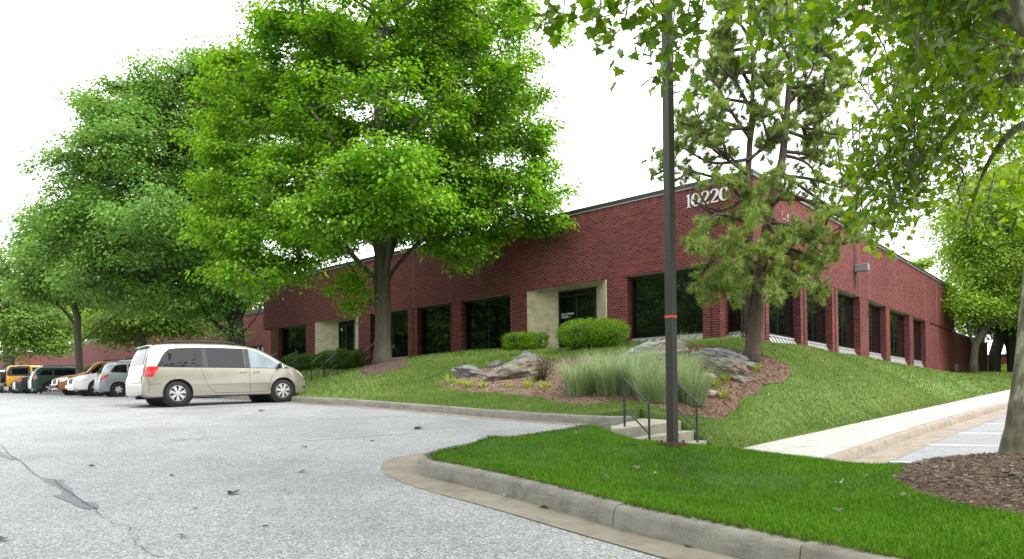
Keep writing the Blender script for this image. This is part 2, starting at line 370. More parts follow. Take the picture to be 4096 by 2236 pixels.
# --- kerb at the foot of the hill
HK = [(2.42, 14.16), (1.81, 14.22), (.78, 14.96), (-.27, 15.84), (-1.47, 17.06), (-2.86, 18.42), (-4.91, 20.29), (-6.2, 21.45), (-9.0, 25.0), (-14.6, 32.6), (-20.2, 39.6), (-28, 49.5), (-38, 61)]
HKs, HKn, HKS = kerb('hill_kerb', HK, lz, M['concrete'], [1.1, 2.6, 3.5, 5.6, 7.4, 9.4, 10.9, 13.5, 16, 19, 22, 25, 28, 31, 35, 40, 45, 50], step=.25)
# --- lower kerb beside the walk
def on_walk(x, y, off=0):
    r = ray(x, y); a = r[2]-.064*(r[0]*SDV[0]+r[1]*SDV[1]); c = .11-.064*(SW0@SDV)+off
    t = (c-1.0)/a; return EYE+r*t
kp = [on_walk(*p)[:2] for p in [(3430, 1796), (3600, 1737), (3745, 1690), (3925, 1638), (4060, 1604)]]
d0 = kp[0]-kp[1]; d0 /= np.linalg.norm(d0)
LK = [tuple(kp[0]+d0*3.2), tuple(kp[0]+d0*1.2)]+[tuple(p) for p in kp]
dl = kp[-1]-kp[-2]; dl /= np.linalg.norm(dl); LK += [tuple(kp[-1]+dl*8), tuple(kp[-1]+dl*20), tuple(kp[-1]+dl*34)]
LK = LK[::-1]                                              # far to near: walk on the right-hand side
lowz = lambda X, Y: swz(X, Y)-.185
LKs, LKn, LKS = kerb('walk_kerb', LK, lowz, M['kerb_tan'], list(np.arange(2.2, 70, 2.4)), step=.3)
# --- pan strips
IKp = [(4.35, 1.3), (3.3, 2.36), (2.3, 3.32), (1.55, 4.2), (1.1, 4.72), (.55, 5.45), (-.22, 6.55), (-.80, 7.32), (-1.2, 7.92), (-1.52, 8.55), (-1.68, 9.2), (-1.66, 9.8), (-1.42, 10.2), (-.95, 10.6), (-.4, 11.2), (.5, 12.2), (1.4, 13.2)]
Pp = resample(IKp, .25)
loop = [tuple(p) for p in Pp]+[tuple(p) for p in offset(IKs, IKn, .02)[::-1][::2]]
me = poly_mesh('island_gutter', loop, .25, lambda x, y: lz(y)+.007+.002*np.sin(x*1.3))
tag(link('island_gutter', me, None, M['pan']), kind='structure')
Hp = offset(HKs, HKn, -.32); loop = [tuple(p) for p in Hp[2:]]+[tuple(p) for p in offset(HKs, HKn, .02)[::-1]]
me = poly_mesh('hill_gutter', loop, .6, lambda x, y: lz(y)+.006); tag(link('hill_gutter', me, None, M['pan']), kind='structure')
Lp = offset(LKs, LKn, -.62); loop = [tuple(p) for p in Lp]+[tuple(p) for p in offset(LKs, LKn, .02)[::-1]]
me = poly_mesh('walk_gutter', loop, .6, lambda x, y: lowz(x, y)+.006); tag(link('walk_gutter', me, None, M['kerb_tan']), kind='structure')
# --- asphalt sheets
lot = [(-120, -30), (9, -30), (9, 0.5), (5.0, 1.55)]+[tuple(p) for p in offset(IKs, IKn, .08)[::3]]+[(1.9, 13.1), (2.6, 14.5)]+[tuple(p) for p in offset(HKs, HKn, .08)[4::3]]+[(-60, 95), (-120, 100)]
me = poly_mesh('parking_lot', lot, 2.0, lambda x, y: lz(y)); tag(link('parking_lot', me, None, M['asphalt']), kind='structure')
lk = [tuple(p) for p in offset(LKs, LKn, .08)]
low = lk+[(5.6, 9.6), (7.2, 7.0), (10, 3.2), (14, -2), (16, -30), (70, -30), (75, 62)]
me = poly_mesh('lower_parking_lot', low, 2.0, lambda x, y: np.where((x > 14) & (y < 6), np.minimum(lowz(x, y), -.2), lowz(x, y)))
tag(link('lower_parking_lot', me, None, M['asphalt_low']), kind='structure')
# --- the far ground, one sheet to the horizon
G = np.linspace(-1, 1, 61); gx = np.sign(G)*np.abs(G)**2*600; X, Y = np.meshgrid(gx, gx)
Z = np.interp(Y, [-600, -60, 0, 60, 200, 600], [-5, -4.2, -1.4, 1.4, 3.4, 5.0]); V = np.stack([X, Y, Z], -1).reshape(-1, 3)
I = np.arange(61*61).reshape(61, 61); Fq = np.stack([I[:-1, :-1], I[:-1, 1:], I[1:, 1:], I[1:, :-1]], -1).reshape(-1, 4)
tag(link('ground', np_mesh('ground', V, Fq, True), None, M['soil']), kind='structure')
# --- walk slabs
walk = thing('sidewalk', (6, 16, .2), kind='structure')
WP = resample([tuple(SW0-SDV*1.6), tuple(SW0), tuple(SW0+SDV*7.4), tuple(SW0+SDV*18.3), tuple(SW0+SDV*30), tuple(SW0+SDV*45)], .25)
kin = offset(LKs, LKn, .172)[::-1]
s0 = -1.7; edges = list(np.arange(s0, 44, 1.52))
def walk_pt(q, side):
    base = SW0+SDV*q
    if side == 0: return base
    # right edge: meet the kerb's inner line along SN
    rel = kin-base; tq = rel@SDV; o = np.argsort(tq)
    return base+SN*np.interp(0, tq[o], (rel@SN)[o])
for a, b in zip(edges[:-1], edges[1:]):
    a2, b2 = a+.011, b-.011; m = MB()
    c = [walk_pt(a2, 0), walk_pt(a2, 1), walk_pt(b2, 1), walk_pt(b2, 0)]
    top = [(p[0], p[1], float(swz(p[0], p[1]))+.003) for p in c]; bot = [(p[0], p[1], z-.14) for p, z in zip(c, [t[2] for t in top])]
    m.add(top+bot, [(0, 1, 2, 3), (0, 4, 5, 1), (1, 5, 6, 2), (2, 6, 7, 3), (3, 7, 4, 0)])
    m.build('walk_slab', M['walk'], walk)
# ---------------------------------------------------------------- hill surface: smooth through measured points
P0 = np.array([3.92, 24.8, 0]); CORN = np.array([7.37, 21.81, 0])
ctrl = []
hin = offset(HKs, HKn, .17); S_ = HKS
for s in [1.0, 2.2, 3.6, 5.0, 7, 9, 11, 13, 16, 20, 25, 30, 36, 43, 52]:
    x = np.interp(s, S_, hin[:, 0]); y = np.interp(s, S_, hin[:, 1]); ctrl.append((x, y, lz(y)+.19))
    if s > 4:
        nx = np.interp(s, S_, HKn[:, 0]); ny = np.interp(s, S_, HKn[:, 1]); ctrl.append((x+nx*.9, y+ny*.9, lz(y)+.36))
for q in [-.9, 0, 2.5, 5, 7.4, 11.6, 15, 18.3, 24, 32, 42]:
    p = SW0+SDV*q; ctrl.append((p[0]-SN[0]*.05, p[1]-SN[1]*.05, float(swz(*p))+.02))
def wallL(s): p = P0+DL*s; return p
def wallR(s): return CORN+DR*s
for s, z in [(.08, 3.16), (4.5, 3.2), (7.5, 3.14), (10.6, 3.08), (17, 3.06), (23, 3.08), (-2.0, 3.06), (-4.2, 3.02)]:
    p = wallL(s); ctrl.append((p[0], p[1], z)); p = p-NL*-3.0; ctrl.append((p[0]-NL[0]*6, p[1]-NL[1]*6, 3.05))
for s, z in [(1.1, 2.90), (6, 2.88), (11.9, 2.84), (19, 2.66), (26, 2.62), (31, 2.62), (37, 2.55), (43, 2.45)]:
    p = wallR(s); ctrl.append((p[0], p[1], z)); ctrl.append((p[0]-NR[0]*5, p[1]-NR[1]*5, 2.9))
for p in [at(2860, 1368, 20.4), at(2980, 1372, 20.2), at(3090, 1385, 20.6), at(2700, 1385, 21.6), at(2500, 1392, 22.8), at(2560, 1390, 21.0), at(3215, 1404, 22.2), at(3340, 1418, 24.4), at(3466, 1436, 27.2), at(3551, 1453, 29.0), at(3642, 1468, 32), at(3825, 1503, 39), at(2250, 1400, 25), at(1530, 1456, 26.5), at(3010, 1436, 18.5), at(2740, 1660, 15.3), at(2920, 1652, 16.6), at(3160, 1492, 18.3),
          at(2400, 1640, 15.2), at(3893, 1492, 42), at(3994, 1545, 46), at(2200, 1500, 20.0), at(1900, 1470, 23), at(2650, 1440, 19.0), 
          (3.75, 14.0, .55), (4.15, 13.6, .22), (3.3, 14.8, .82), at(1296, 1528, 29.5)]:
    ctrl.append(tuple(p))
ctrl += [(-20, 46, 3.0), (-30, 56, 3.1), (-40, 70, 3.3), (-20, 60, 3.2), (10, 60, 3), (40, 60, 2.7), (36, 46, 2.2), (0, 45, 3.1)]
CT = np.array(ctrl)
def _phi(r): return np.where(r > 1e-9, r*r*np.log(r+1e-12), 0)
_n = len(CT); _K = _phi(np.linalg.norm(CT[:, None, :2]-CT[None, :, :2], axis=2))+np.eye(_n)*.05
_Pm = np.concatenate([np.ones((_n, 1)), CT[:, :2]], 1); _A = np.block([[_K, _Pm], [_Pm.T, np.zeros((3, 3))]])
_w = np.linalg.solve(_A, np.concatenate([CT[:, 2], np.zeros(3)]))
def hz(X, Y):
    X = np.atleast_1d(np.asarray(X, float)); Y = np.atleast_1d(np.asarray(Y, float)); out = np.zeros(len(X))
    for i in range(0, len(X), 20000):
        q = np.stack([X[i:i+20000], Y[i:i+20000]], 1)
        out[i:i+20000] = _phi(np.linalg.norm(q[:, None]-CT[None, :, :2], axis=2))@_w[:_n]+_w[_n]+q@_w[_n+1:]
    rel = np.stack([X, Y], 1)-SW0; d = -(rel@SN); w = np.clip(d/1.1, 0, 1); w = w*w*(3-2*w)       # meets the walk's edge
    out = w*out+(1-w)*np.minimum(out, swz(X, Y)+.015)
    sl = np.array([(3.26, 13.9), (3.45, 13.69), (3.63, 13.48)]); sz_ = np.array([.69, .50, .32])                # and the side of the steps
    dd = np.linalg.norm(np.stack([X, Y], 1)[:, None]-sl[None], axis=2); k = np.argmin(dd, 1); t = np.clip(dd[np.arange(len(X)), k]/.38, 0, 1); t = t*t*(3-2*t); ww = 1/(dd+.05)**3; zt = (ww*sz_).sum(1)/ww.sum(1)
    return t*out+(1-t)*zt
def on_surf(x, y, f, Ys=np.linspace(4, 70, 1400), off=0):
    r = ray(x, y); z = 1+r[2]*Ys; h = f(r[0]*Ys, Ys)+off; i = np.where(z < h)[0]
    Y = Ys[i[0]] if len(i) else Ys[-1]; return np.array([r[0]*Y, Y, float(np.atleast_1d(f(np.array([r[0]*Y]), np.array([Y])))[0])])
def on_hill(x, y): return on_surf(x, y, hz, np.linspace(12.5, 60, 1600))
def on_lot(x, y): return on_surf(x, y, lambda X, Y: lz(Y), np.linspace(2, 90, 4000))
hin2 = offset(HKs, HKn, .13)
hill = [(3.28, 13.93), (2.64, 14.80), (2.44, 14.46)]+[tuple(p) for p in hin2[2::2]]+[(-40, 80), (45, 80)]+[tuple(SW0+SDV*q+SN*.02) for q in np.arange(44, -1.2, -1.0)]+[(3.86, 13.45), (3.66, 13.50), (3.47, 13.72)]
me = poly_mesh('grass_slope', hill, .3, lambda x, y: hz(x, y)); HILL = np.array(hill)
tag(link('grass_slope', me, None, M['turfh']), kind='structure')
def skirt(name, L, f, h, mat):
    Q = np.vstack([L, L[:1]]); z = f(Q[:, 0], Q[:, 1]); V = np.concatenate([np.column_stack([Q, z]), np.column_stack([Q, z-h])]); n = len(Q)
    tag(link(name, np_mesh(name, V, [(i, i+1, n+i+1, n+i) for i in range(n-1)]), None, mat), kind='structure')
# ---------------------------------------------------------------- island turf base
ins = offset(IKs, IKn, .135)
islz_ctrl = [(p[0], p[1], lz(p[1])+.165) for p in ins[::6]]
islz_ctrl += [tuple(p) for p in [at(2690, 1785, 9.6), at(1950, 1747, 10.3), at(2300, 1734, 11.3), at(2430, 1728, 12.0), at(2500, 1752, 11.9), at(2600, 1778, 11.4), at(2960, 1810, 11.0), at(3290, 1846, 9.6), at(3640, 1876, 8.6), at(4050, 1835, 7.6), at(3800, 1900, 7.0), at(3000, 2000, 7.2), at(2500, 1900, 7.8), at(3500, 2100, 5.6), at(4000, 2100, 5.3), at(2000, 1850, 8.6)]]
islz_ctrl += [(2.05, 12.6, .36), (2.9, 12.4, .22), (3.5, 12.9, .17), (4.3, 12.6, .10), (5.3, 9.9, .0), (6.9, 7.2, .0), (9.5, 3.5, -.1), (7, 4, .25)]
CI = np.array(islz_ctrl); _ni = len(CI)
_Ki = _phi(np.linalg.norm(CI[:, None, :2]-CI[None, :, :2], axis=2))+np.eye(_ni)*.05; _Pi = np.concatenate([np.ones((_ni, 1)), CI[:, :2]], 1)
_wi = np.linalg.solve(np.block([[_Ki, _Pi], [_Pi.T, np.zeros((3, 3))]]), np.concatenate([CI[:, 2], np.zeros(3)]))
def iz(X, Y):
    X = np.atleast_1d(np.asarray(X, float)); Y = np.atleast_1d(np.asarray(Y, float)); out = np.zeros(len(X))
    for i in range(0, len(X), 20000):
        q = np.stack([X[i:i+20000], Y[i:i+20000]], 1)
        out[i:i+20000] = _phi(np.linalg.norm(q[:, None]-CI[None, :, :2], axis=2))@_wi[:_ni]+_wi[_ni]+q@_wi[_ni+1:]
    return out
lkend = offset(LKs, LKn, .0)[-1]
isl = [tuple(p) for p in ins[::2]]+[(2.0, 12.75), (2.25, 12.6), (3.75, 12.95), (4.0, 12.9), tuple(lkend), (5.75, 9.7), (7.3, 7.05), (10.1, 3.3), (12, 1.2)]
ISL = np.array(isl)
me = poly_mesh('island_turf', isl, .25, lambda x, y: iz(x, y)); tag(link('island_turf', me, None, M['soilb']), kind='structure')
skirt('slope_edge', HILL, hz, .7, M['turfh']); skirt('island_edge', ISL, iz, .5, M['soilb'])
# ---------------------------------------------------------------- painted lines, crack
def strip_on(name, a, b, w, zf, mat, dz=.006, n=24):
    a, b = np.array(a[:2], float), np.array(b[:2], float); d = b-a; d /= np.linalg.norm(d); nn = np.array([-d[1], d[0]])*w/2
    V = []; 
    for i in range(n+1):
        p = a+(b-a)*i/n
        for s in (-1, 1): q = p+nn*s; V.append((q[0], q[1], float(np.atleast_1d(zf(np.array([q[0]]), np.array([q[1]])))[0])+dz))
    return tag(link(name, np_mesh(name, V, [(2*i, 2*i+1, 2*i+3, 2*i+2) for i in range(n)]), None, mat), kind='structure')
z4r = lambda x, y: (3300+x/3.124, 1650+y/3.124)
lowf = lambda X, Y: lowz(X, Y)
perp = np.array([.76, -.65]); 
for p in [(680, 612), (1200, 405), (1560, 260), (1890, 145), (2090, 60)]:
    a = on_walk(*z4r(*p), off=-.185)[:2]
    strip_on('parking_line', a, a+np.array([.80, -.60])*5.2, .11, lowf, M['paint'], dz=.006)
lotf = lambda X, Y: lz(Y)
for (x0, y0), (x1, y1) in [((1118, 1770), (1830, 1719)), ((700, 1634), (1150, 1615)), ((450, 1640), (690, 1612))]:
    strip_on('parking_line', on_lot(x0, y0), on_lot(x1, y1), .10, lotf, M['worn'])
def lot_patch(name, pix, mat, dz):
    pts = [on_lot(*p) for p in pix]; me = poly_mesh(name, [(p[0], p[1]) for p in pts], .15, lambda x, y: lz(y)+dz); return tag(link(name, me, None, mat), kind='structure')
z5 = lambda x, y: (x*1800/2576, 1550+y*1800/2576)
lot_patch('asphalt_sealant', [z5(*p) for p in [(235, 530), (300, 528), (385, 535), (360, 552), (410, 580), (430, 620), (480, 655), (540, 662), (568, 680), (560, 696), (510, 702), (455, 690), (400, 660), (345, 640), (300, 622), (345, 615), (360, 596), (310, 565), (260, 545)]], M['sealant'], .005)
lot_patch('asphalt_sealant', [z5(*p) for p in [(-60, 340), (0, 368), (50, 395), (95, 412), (70, 418), (20, 400), (-60, 372)]], M['sealant'], .005)
ck = resample([on_lot(*z5(*p))[:2] for p in [(-120, 250), (-30, 318), (20, 345), (45, 380), (95, 412), (130, 432), (160, 468), (230, 520), (305, 530), (330, 556), (360, 580), (400, 606), (440, 632), (480, 660), (520, 690)]], .05)
ckn = normals2(ck); V = []
for i, p in enumerate(ck):
    w = .003+.006*abs(noise.noise(Vector((i*.35, 0, 0)))); j = .02*noise.noise(Vector((i*.6, 5, 0)))
    for s in (-1, 1): q = p+ckn[i]*(j+s*w); V.append((q[0], q[1], float(lz(q[1]))+.010))
M['crack'] = simple('crack_dark', (.06, .058, .06), .95, var=.2)
tag(link('asphalt_crack', np_mesh('asphalt_crack', V, [(2*i, 2*i+1, 2*i+3, 2*i+2) for i in range(len(ck)-1)]), None, M['crack']), kind='structure')
def hair_crack(pix, w0, seed):
    c = resample([on_lot(*p)[:2] for p in pix], .05); cn = normals2(c); V = []
    for i, p in enumerate(c):
        w = w0*(.4+abs(noise.noise(Vector((i*.4, seed, 0))))*1.6); j = .05*noise.noise(Vector((i*.25, seed, 2)))+.018*noise.noise(Vector((i*.9, seed, 4)))
        for s in (-1, 1): q = p+cn[i]*(j+s*w); V.append((q[0], q[1], float(lz(q[1]))+.007))
    tag(link('asphalt_crack', np_mesh('asphalt_crack', V, [(2*i, 2*i+1, 2*i+3, 2*i+2) for i in range(len(c)-1)]), None, M['crack']), kind='structure')
hair_crack([(370, 2030), (430, 2080), (520, 2120), (560, 2190), (640, 2236)], .004, 1); hair_crack([(180, 1880), (260, 1868), (380, 1850), (520, 1846)], .004, 3); hair_crack([(900, 1790), (1050, 1830), (1200, 1850), (1400, 1880), (1530, 1884)], .003, 5)
# ---------------------------------------------------------------- steps from the lot down to the walk
st = thing('concrete_stairs', (2.6, 13.5, .3), 'three pale concrete steps leading down from the lot to the sidewalk beside the light pole', 'stairs')
FLc, FRc = np.array([2.0, 12.8, .605]), np.array([3.26, 13.9, .70]); dv = np.array([.66, -.75, 0])*.285
def step_block(q, h):
    m = MB(); top = [np.array(p, float) for p in q]; bot = [p-np.array([0, 0, h]) for p in top]
    m.add(top+bot, [(0, 1, 2, 3), (0, 4, 5, 1), (1, 5, 6, 2), (2, 6, 7, 3), (3, 7, 4, 0), (4, 7, 6, 5)])
    o = m.build('step', M['step'], st, bevel=.018); return o
step_block([FLc, FRc, np.array([2.62, 14.78, .745]), np.array([1.70, 13.16, .592])], .6)
for k in (1, 2):
    dz = np.array([0, 0, -.182*k]); step_block([FLc+dv*k+dz, FRc+dv*k+dz, FRc+dv*(k-1)+dz-dv*.02, FLc+dv*(k-1)+dz-dv*.02], .5)
def handrail(label, a0, a1, b0, b1, r=.021, mid=.6, mat=None, group='handrails of the two stairways', curved=False):
    """two posts a0-a1, b0-b1 (foot, top), a top rail and a lower rail"""
    a0, a1, b0, b1 = (np.array(p, float) for p in (a0, a1, b0, b1))
    t = thing('handrail', tuple(a0), label, 'handrail', group); mat = mat or M['rail']
    for p, q in ((a0, a1), (b0, b1)):
        m = MB(); m.tube([p-np.array([0, 0, .05]), q], r, 8); m.build('post', mat, t, smooth=False)
    m = MB(); m.tube([a1, b1], r*.98, 8); m.build('top_rail', mat, t)
    m = MB(); d = np.array([0, 0, -1])*(a1[2]-a0[2])*mid; m.tube([a1+d, b1+d], r*.8, 8); m.build('lower_rail', mat, t)
    return t
handrail('dark metal handrail on the near left side of the stairs, left of the light pole', (2.04, 13.1, .615), at(2496, 1516.4, 13.1), (2.41, 12.68, .335), at(2595, 1616.5, 12.68))
handrail('dark metal handrail on the right side of the stairs, half hidden by the light pole', (3.04, 13.72, .69), (3.04, 13.72, 1.53), (3.41, 13.3, .34), at(2786, 1609.7, 13.3))
# ================================================================ the brick office building
bld = thing('brick_office_building', (7.37, 21.81, 2.9), 'long red brick office building with dark windows and white number 10220 at its corner', 'building')
ZF, ZH, ZS, ZB = 8.01, 5.45, 3.30, 2.2          # top of brick, window head, sill, footing
BW, BH, CRS, JT = .1920, .0700, .0813, .0112
cL = float(NL@P0); cR = float(NR@CORN)
def s_left(x, y=1250):  # distance along the left front (from the corner) of a photo column
    r = ray(x, y); t = (cL-NL@EYE)/(NL@r); return float((EYE+r*t-CORN)@DL)
def s_right(x, y=1250):
    r = ray(x, y); t = (cR-NR@EYE)/(NR@r); return float((EYE+r*t-CORN)@DR)
LEN_L, LEN_R = s_left(1051, 1250), s_right(3820, 1350)
bricks = []          # (centre, dir, normal, length, height, vertical?)
mort = MB(); stuffv = []
def wall_zone(o, d, n, s0, s1, z0, z1, top_soldier=False, phase=0.0, skip=None):
    """running bond over s0..s1, z0..z1 of the plane through o along d, facing n; bricks stand 8 mm proud of the mortar"""
    o = np.asarray(o, float); d = np.asarray(d, float); n = np.asarray(n, float)
    q = [o+d*s0+np.array([0, 0, z0]), o+d*s1+np.array([0, 0, z0]), o+d*s1+np.array([0, 0, z1]), o+d*s0+np.array([0, 0, z1])]
    mort.add(q, [(0, 1, 2, 3)])
    zt = z1
    if top_soldier:
        k = int((s1-s0)/CRS); 
        for i in range(k+1):
            a = s0+i*CRS; b = min(a+BH, s1)
            if b-a > .02: bricks.append((o+d*(a+b)/2+np.array([0, 0, z1-BW/2-JT/2]), d, n, b-a, BW))
        zt = z1-.203
    r = 0; z = zt-CRS
    base = math.floor(z0/CRS)
    while z > z0-.01:
        row = int(round((ZF-z)/CRS)); off = (.1015 if row % 2 else 0)+phase
        a = s0-((s0-off) % .203) if True else s0
        while a < s1:
            aa, bb = max(a, s0+.002), min(a+BW, s1-.002)
            if bb-aa > .03: bricks.append((o+d*(aa+bb)/2+np.array([0, 0, z+BH/2+JT/2]), d, n, bb-aa, BH))
            a += .203
        z -= CRS
oC = np.array([CORN[0], CORN[1], 0.])
# upper band of both fronts, the west end return and the far north return
wall_zone(oC, DL, NL, 0, LEN_L, ZH, ZF, True)
wall_zone(oC, DR, NR, 0, LEN_R, ZH, ZF, True)
endL = oC+DL*LEN_L; wall_zone(endL, DR, DL, 0, 5.0, ZH, ZF, True)
# openings: left front (photo columns of the outer edges)
Lo = [('corner', 0.0, s_left(2879)), ('window', s_left(2808.5), s_left(2508)), ('door', s_left(2422.5, 1250), s_left(2107, 1250)), ('window', s_left(2040, 1300), s_left(1842.5, 1300)),
      ('window', s_left(1798, 1300), s_left(1666, 1300)), ('window', s_left(1628.7, 1330), s_left(1478, 1330)), ('door', s_left(1429.5, 1330), s_left(1258.9, 1330)), ('window', s_left(1220.7, 1400), s_left(1111, 1400))]
COLW = s_left(1082.5, 1400)
Ro = [('corner', 0.0, s_right(3046, 1250)), ('window', s_right(3077), s_right(3203)), ('window', s_right(3229), s_right(3329)), ('window', s_right(3353), s_right(3440)),
      ('window', s_right(3475), s_right(3543.5)), ('window', s_right(3559), s_right(3637.4)), ('window', s_right(3651.6), s_right(3703))]
REC = .30
M['mullion'] = simple('mullion_metal', (.07, .075, .075), .35, var=.1)
def base_z(p): return float(hz(p[0], p[1])[0])-.35
def reveal(o, d, n, s, side, R, z0, z1):
    """brick return at an opening edge s, going inwards; side = +1 faces +d"""
    wall_zone(o+d*s, -n, d*side, .0, R, z0, z1)
def mkwindow(o, d, n, s0, s1, z0, z1, R, mull):
    w = MB(); i = o-n*R; fr = .055
    def bar(a, b, za, zb, dep=.07): w.obox(i+d*a+np.array([0, 0, za])-n*.03, d*(b-a), n*dep, (0, 0, zb-za))
    bar(s0, s0+fr, z0, z1); bar(s1-fr, s1, z0, z1); bar(s0+fr, s1-fr, z0, z0+fr); bar(s0+fr, s1-fr, z1-fr*1.4, z1)
    win = w.build('window', M['frame'], bld)
    xs = [s0+fr]+[s0+(s1-s0)*m for m in mull]+[s1-fr]
    for a, b in zip(xs[:-1], xs[1:]):
        g = MB(); g.obox(i+d*(a+.006)+np.array([0, 0, z0+fr+.004]), d*(b-a-.012), n*.008, (0, 0, z1-z0-fr*2.4-.008)); g.build('pane', M['glass'], win)
    for m in mull:
        c = s0+(s1-s0)*m; g = MB(); g.obox(i+d*(c-.006)+np.array([0, 0, z0+fr+.004])-n*.01, d*.012, n*.035, (0, 0, z1-z0-fr*2.4-.008)); g.build('mullion', M['mullion'], win)
    return win
def mksill(o, d, n, s0, s1, R, npan, zs=ZS, zb=2.93, out=.02, bev=(0, 0)):
    """sloping standing-seam sill from the glass down to the wall face"""
    a = o-n*(R-.045); b = o+n*out; t = MB()
    t.obox(a+d*s0+np.array([0, 0, zs-.055])-n*.02, d*(s1-s0), n*.05, (0, 0, .06)); sl = t.build('sill', M['sill'], bld)
    for k in range(npan):
        u0, u1 = s0+(s1-s0)*k/npan, s0+(s1-s0)*(k+1)/npan; g = MB()
        e0 = bev[0]*(1 if k == 0 else 0)
        p = [a+d*(u0+.008)+np.array([0, 0, zs-.05]), a+d*(u1-.008)+np.array([0, 0, zs-.05]), b+d*(u1-.008)+np.array([0, 0, zb]), b+d*(u0+.008)+np.array([0, 0, zb])]
        p2 = [q-np.array([0, 0, .05]) for q in p]
        g.add(p+p2, [(0, 3, 2, 1), (0, 1, 5, 4), (1, 2, 6, 5), (2, 3, 7, 6), (3, 0, 4, 7)]); g.build('sill_panel', M['sill'], sl)
    for k in range(npan+1):
        u = s0+(s1-s0)*k/npan; g = MB(); w = .014
        p = [a+d*(u-w/2)+np.array([0, 0, zs-.045]), a+d*(u+w/2)+np.array([0, 0, zs-.045]), b+d*(u+w/2)+np.array([0, 0, zb+.005]), b+d*(u-w/2)+np.array([0, 0, zb+.005])]
        p2 = [q+np.array([0, 0, .035]) for q in p]
        g.add(p+p2, [(4, 5, 6, 7), (0, 4, 7, 3), (1, 2, 6, 5), (0, 1, 5, 4), (3, 7, 6, 2)]); g.build('sill_seam', M['seam'], sl)
    return sl
def soffit(o, d, n, s0, s1, R, z=ZH):
    g = MB(); g.obox(o+d*s0+np.array([0, 0, z-.006])-n*(R+.02), d*(s1-s0), n*(R-.05), (0, 0, .05)); return g
# --- left front, piers between openings
cuts = [(s0, s1) for _, s0, s1 in Lo]
prev = None
edgesL = []
for k, (kind, s0, s1) in enumerate(Lo):
    nxt = Lo[k+1][1] if k+1 < len(Lo) else COLW
    zb = base_z(oC+DL*(s1+nxt)/2)
    if kind != 'x': wall_zone(oC-NL*.012, DL, NL, s1, nxt, zb, ZH)
    R = REC if kind != 'corner' else .62
    wz0 = base_z(oC+DL*s1)
    if kind in ('window', 'corner'):
        if kind == 'window': reveal(oC, DL, NL, s0, 1, REC+.05, wz0, ZH)
        reveal(oC, DL, NL, s1, -1, R+.05, wz0, ZH)
        gs0 = s0 if kind == 'window' else .62
        mkwindow(oC, DL, NL, gs0, s1, ZS, ZH-.02, R, [.52] if kind == 'window' else [])
        npn = 9 if k == 1 else (7 if kind == 'window' else 3)
        mksill(oC, DL, NL, (s0+.01) if kind == 'window' else .62, s1-.01, R, npn, zb=max(2.80, wz0+.3))
        soffit(oC, DL, NL, s0 if kind == 'window' else 0.0, s1, R).build('soffit', M['soffit'], bld)
# --- right front
for k, (kind, s0, s1) in enumerate(Ro):
    nxt = Ro[k+1][1] if k+1 < len(Ro) else LEN_R
    zb = base_z(oC+DR*(s1+nxt)/2)-.2
    wall_zone(oC-NR*.012, DR, NR, s1, nxt, zb, ZH)
    R = REC if kind != 'corner' else .62; wz0 = base_z(oC+DR*s1)-.1
    if kind == 'window': reveal(oC, DR, NR, s0, 1, REC+.05, wz0, ZH)
    reveal(oC, DR, NR, s1, -1, R+.05, wz0, ZH)
    mkwindow(oC, DR, NR, s0 if kind == 'window' else .62, s1, ZS-.03, ZH-.02, R, [.5] if kind == 'window' else [])
    mksill(oC, DR, NR, (s0+.01) if kind == 'window' else .62, s1-.01, R, 9 if kind == 'window' else 3, zs=ZS-.03, zb=max(2.55, wz0+.3))
    soffit(oC, DR, NR, s0 if kind == 'window' else .6, s1, R).build('soffit', M['soffit'], bld)
# vertical control-joint grooves
for x in (2843.7, 1799, 1650): 
    gj = MB(); s = s_left(x, 1300); gj.obox(oC+DL*(s-.012)+NL*.0005+np.array([0, 0, 2.6]), DL*.024, NL*.011, (0, 0, ZH-2.6)); gj.build('expansion_joint', M['frame'], bld)
for x, r in ((3062, 1), (3216, 1), (3341, 1)):
    gj = MB(); s = s_right(x, 1300); gj.obox(oC+DR*(s-.012)+NR*.0005+np.array([0, 0, 2.5]), DR*.024, NR*.011, (0, 0, ZH-2.5)); gj.build('expansion_joint', M['frame'], bld)
M['joint'] = simple('pale_sealant', (.36, .22, .20), .9, var=.1)
for x in (1798, 1650): s = s_left(x, 1100); pj = MB(); pj.obox(oC+DL*(s-.010)+NL*.003+np.array([0, 0, ZH]), DL*.02, NL*.009, (0, 0, ZF-ZH-.02)); pj.build('sealant_joint', M['joint'], bld)
for x in (3440, 3478, 3700, 3745): s = s_right(x, 1200); pj = MB(); pj.obox(oC+DR*(s-.012)+NR*.003+np.array([0, 0, ZH if x < 3600 else 2.4]), DR*.024, NR*.009, (0, 0, ZF-.02-(ZH if x < 3600 else 2.4))); pj.build('sealant_joint', M['joint'], bld)
# dark strip drawn as the shadow of the recess groove on the blind end bay
g = MB(); a, b = s_right(3722, 1330), s_right(3806, 1330); g.obox(oC+DR*a+NR*.002+np.array([0, 0, ZH-.06]), DR*(b-a), NR*.02, (0, 0, .05)); g.build('groove_shadow_strip', M['frame'], bld)
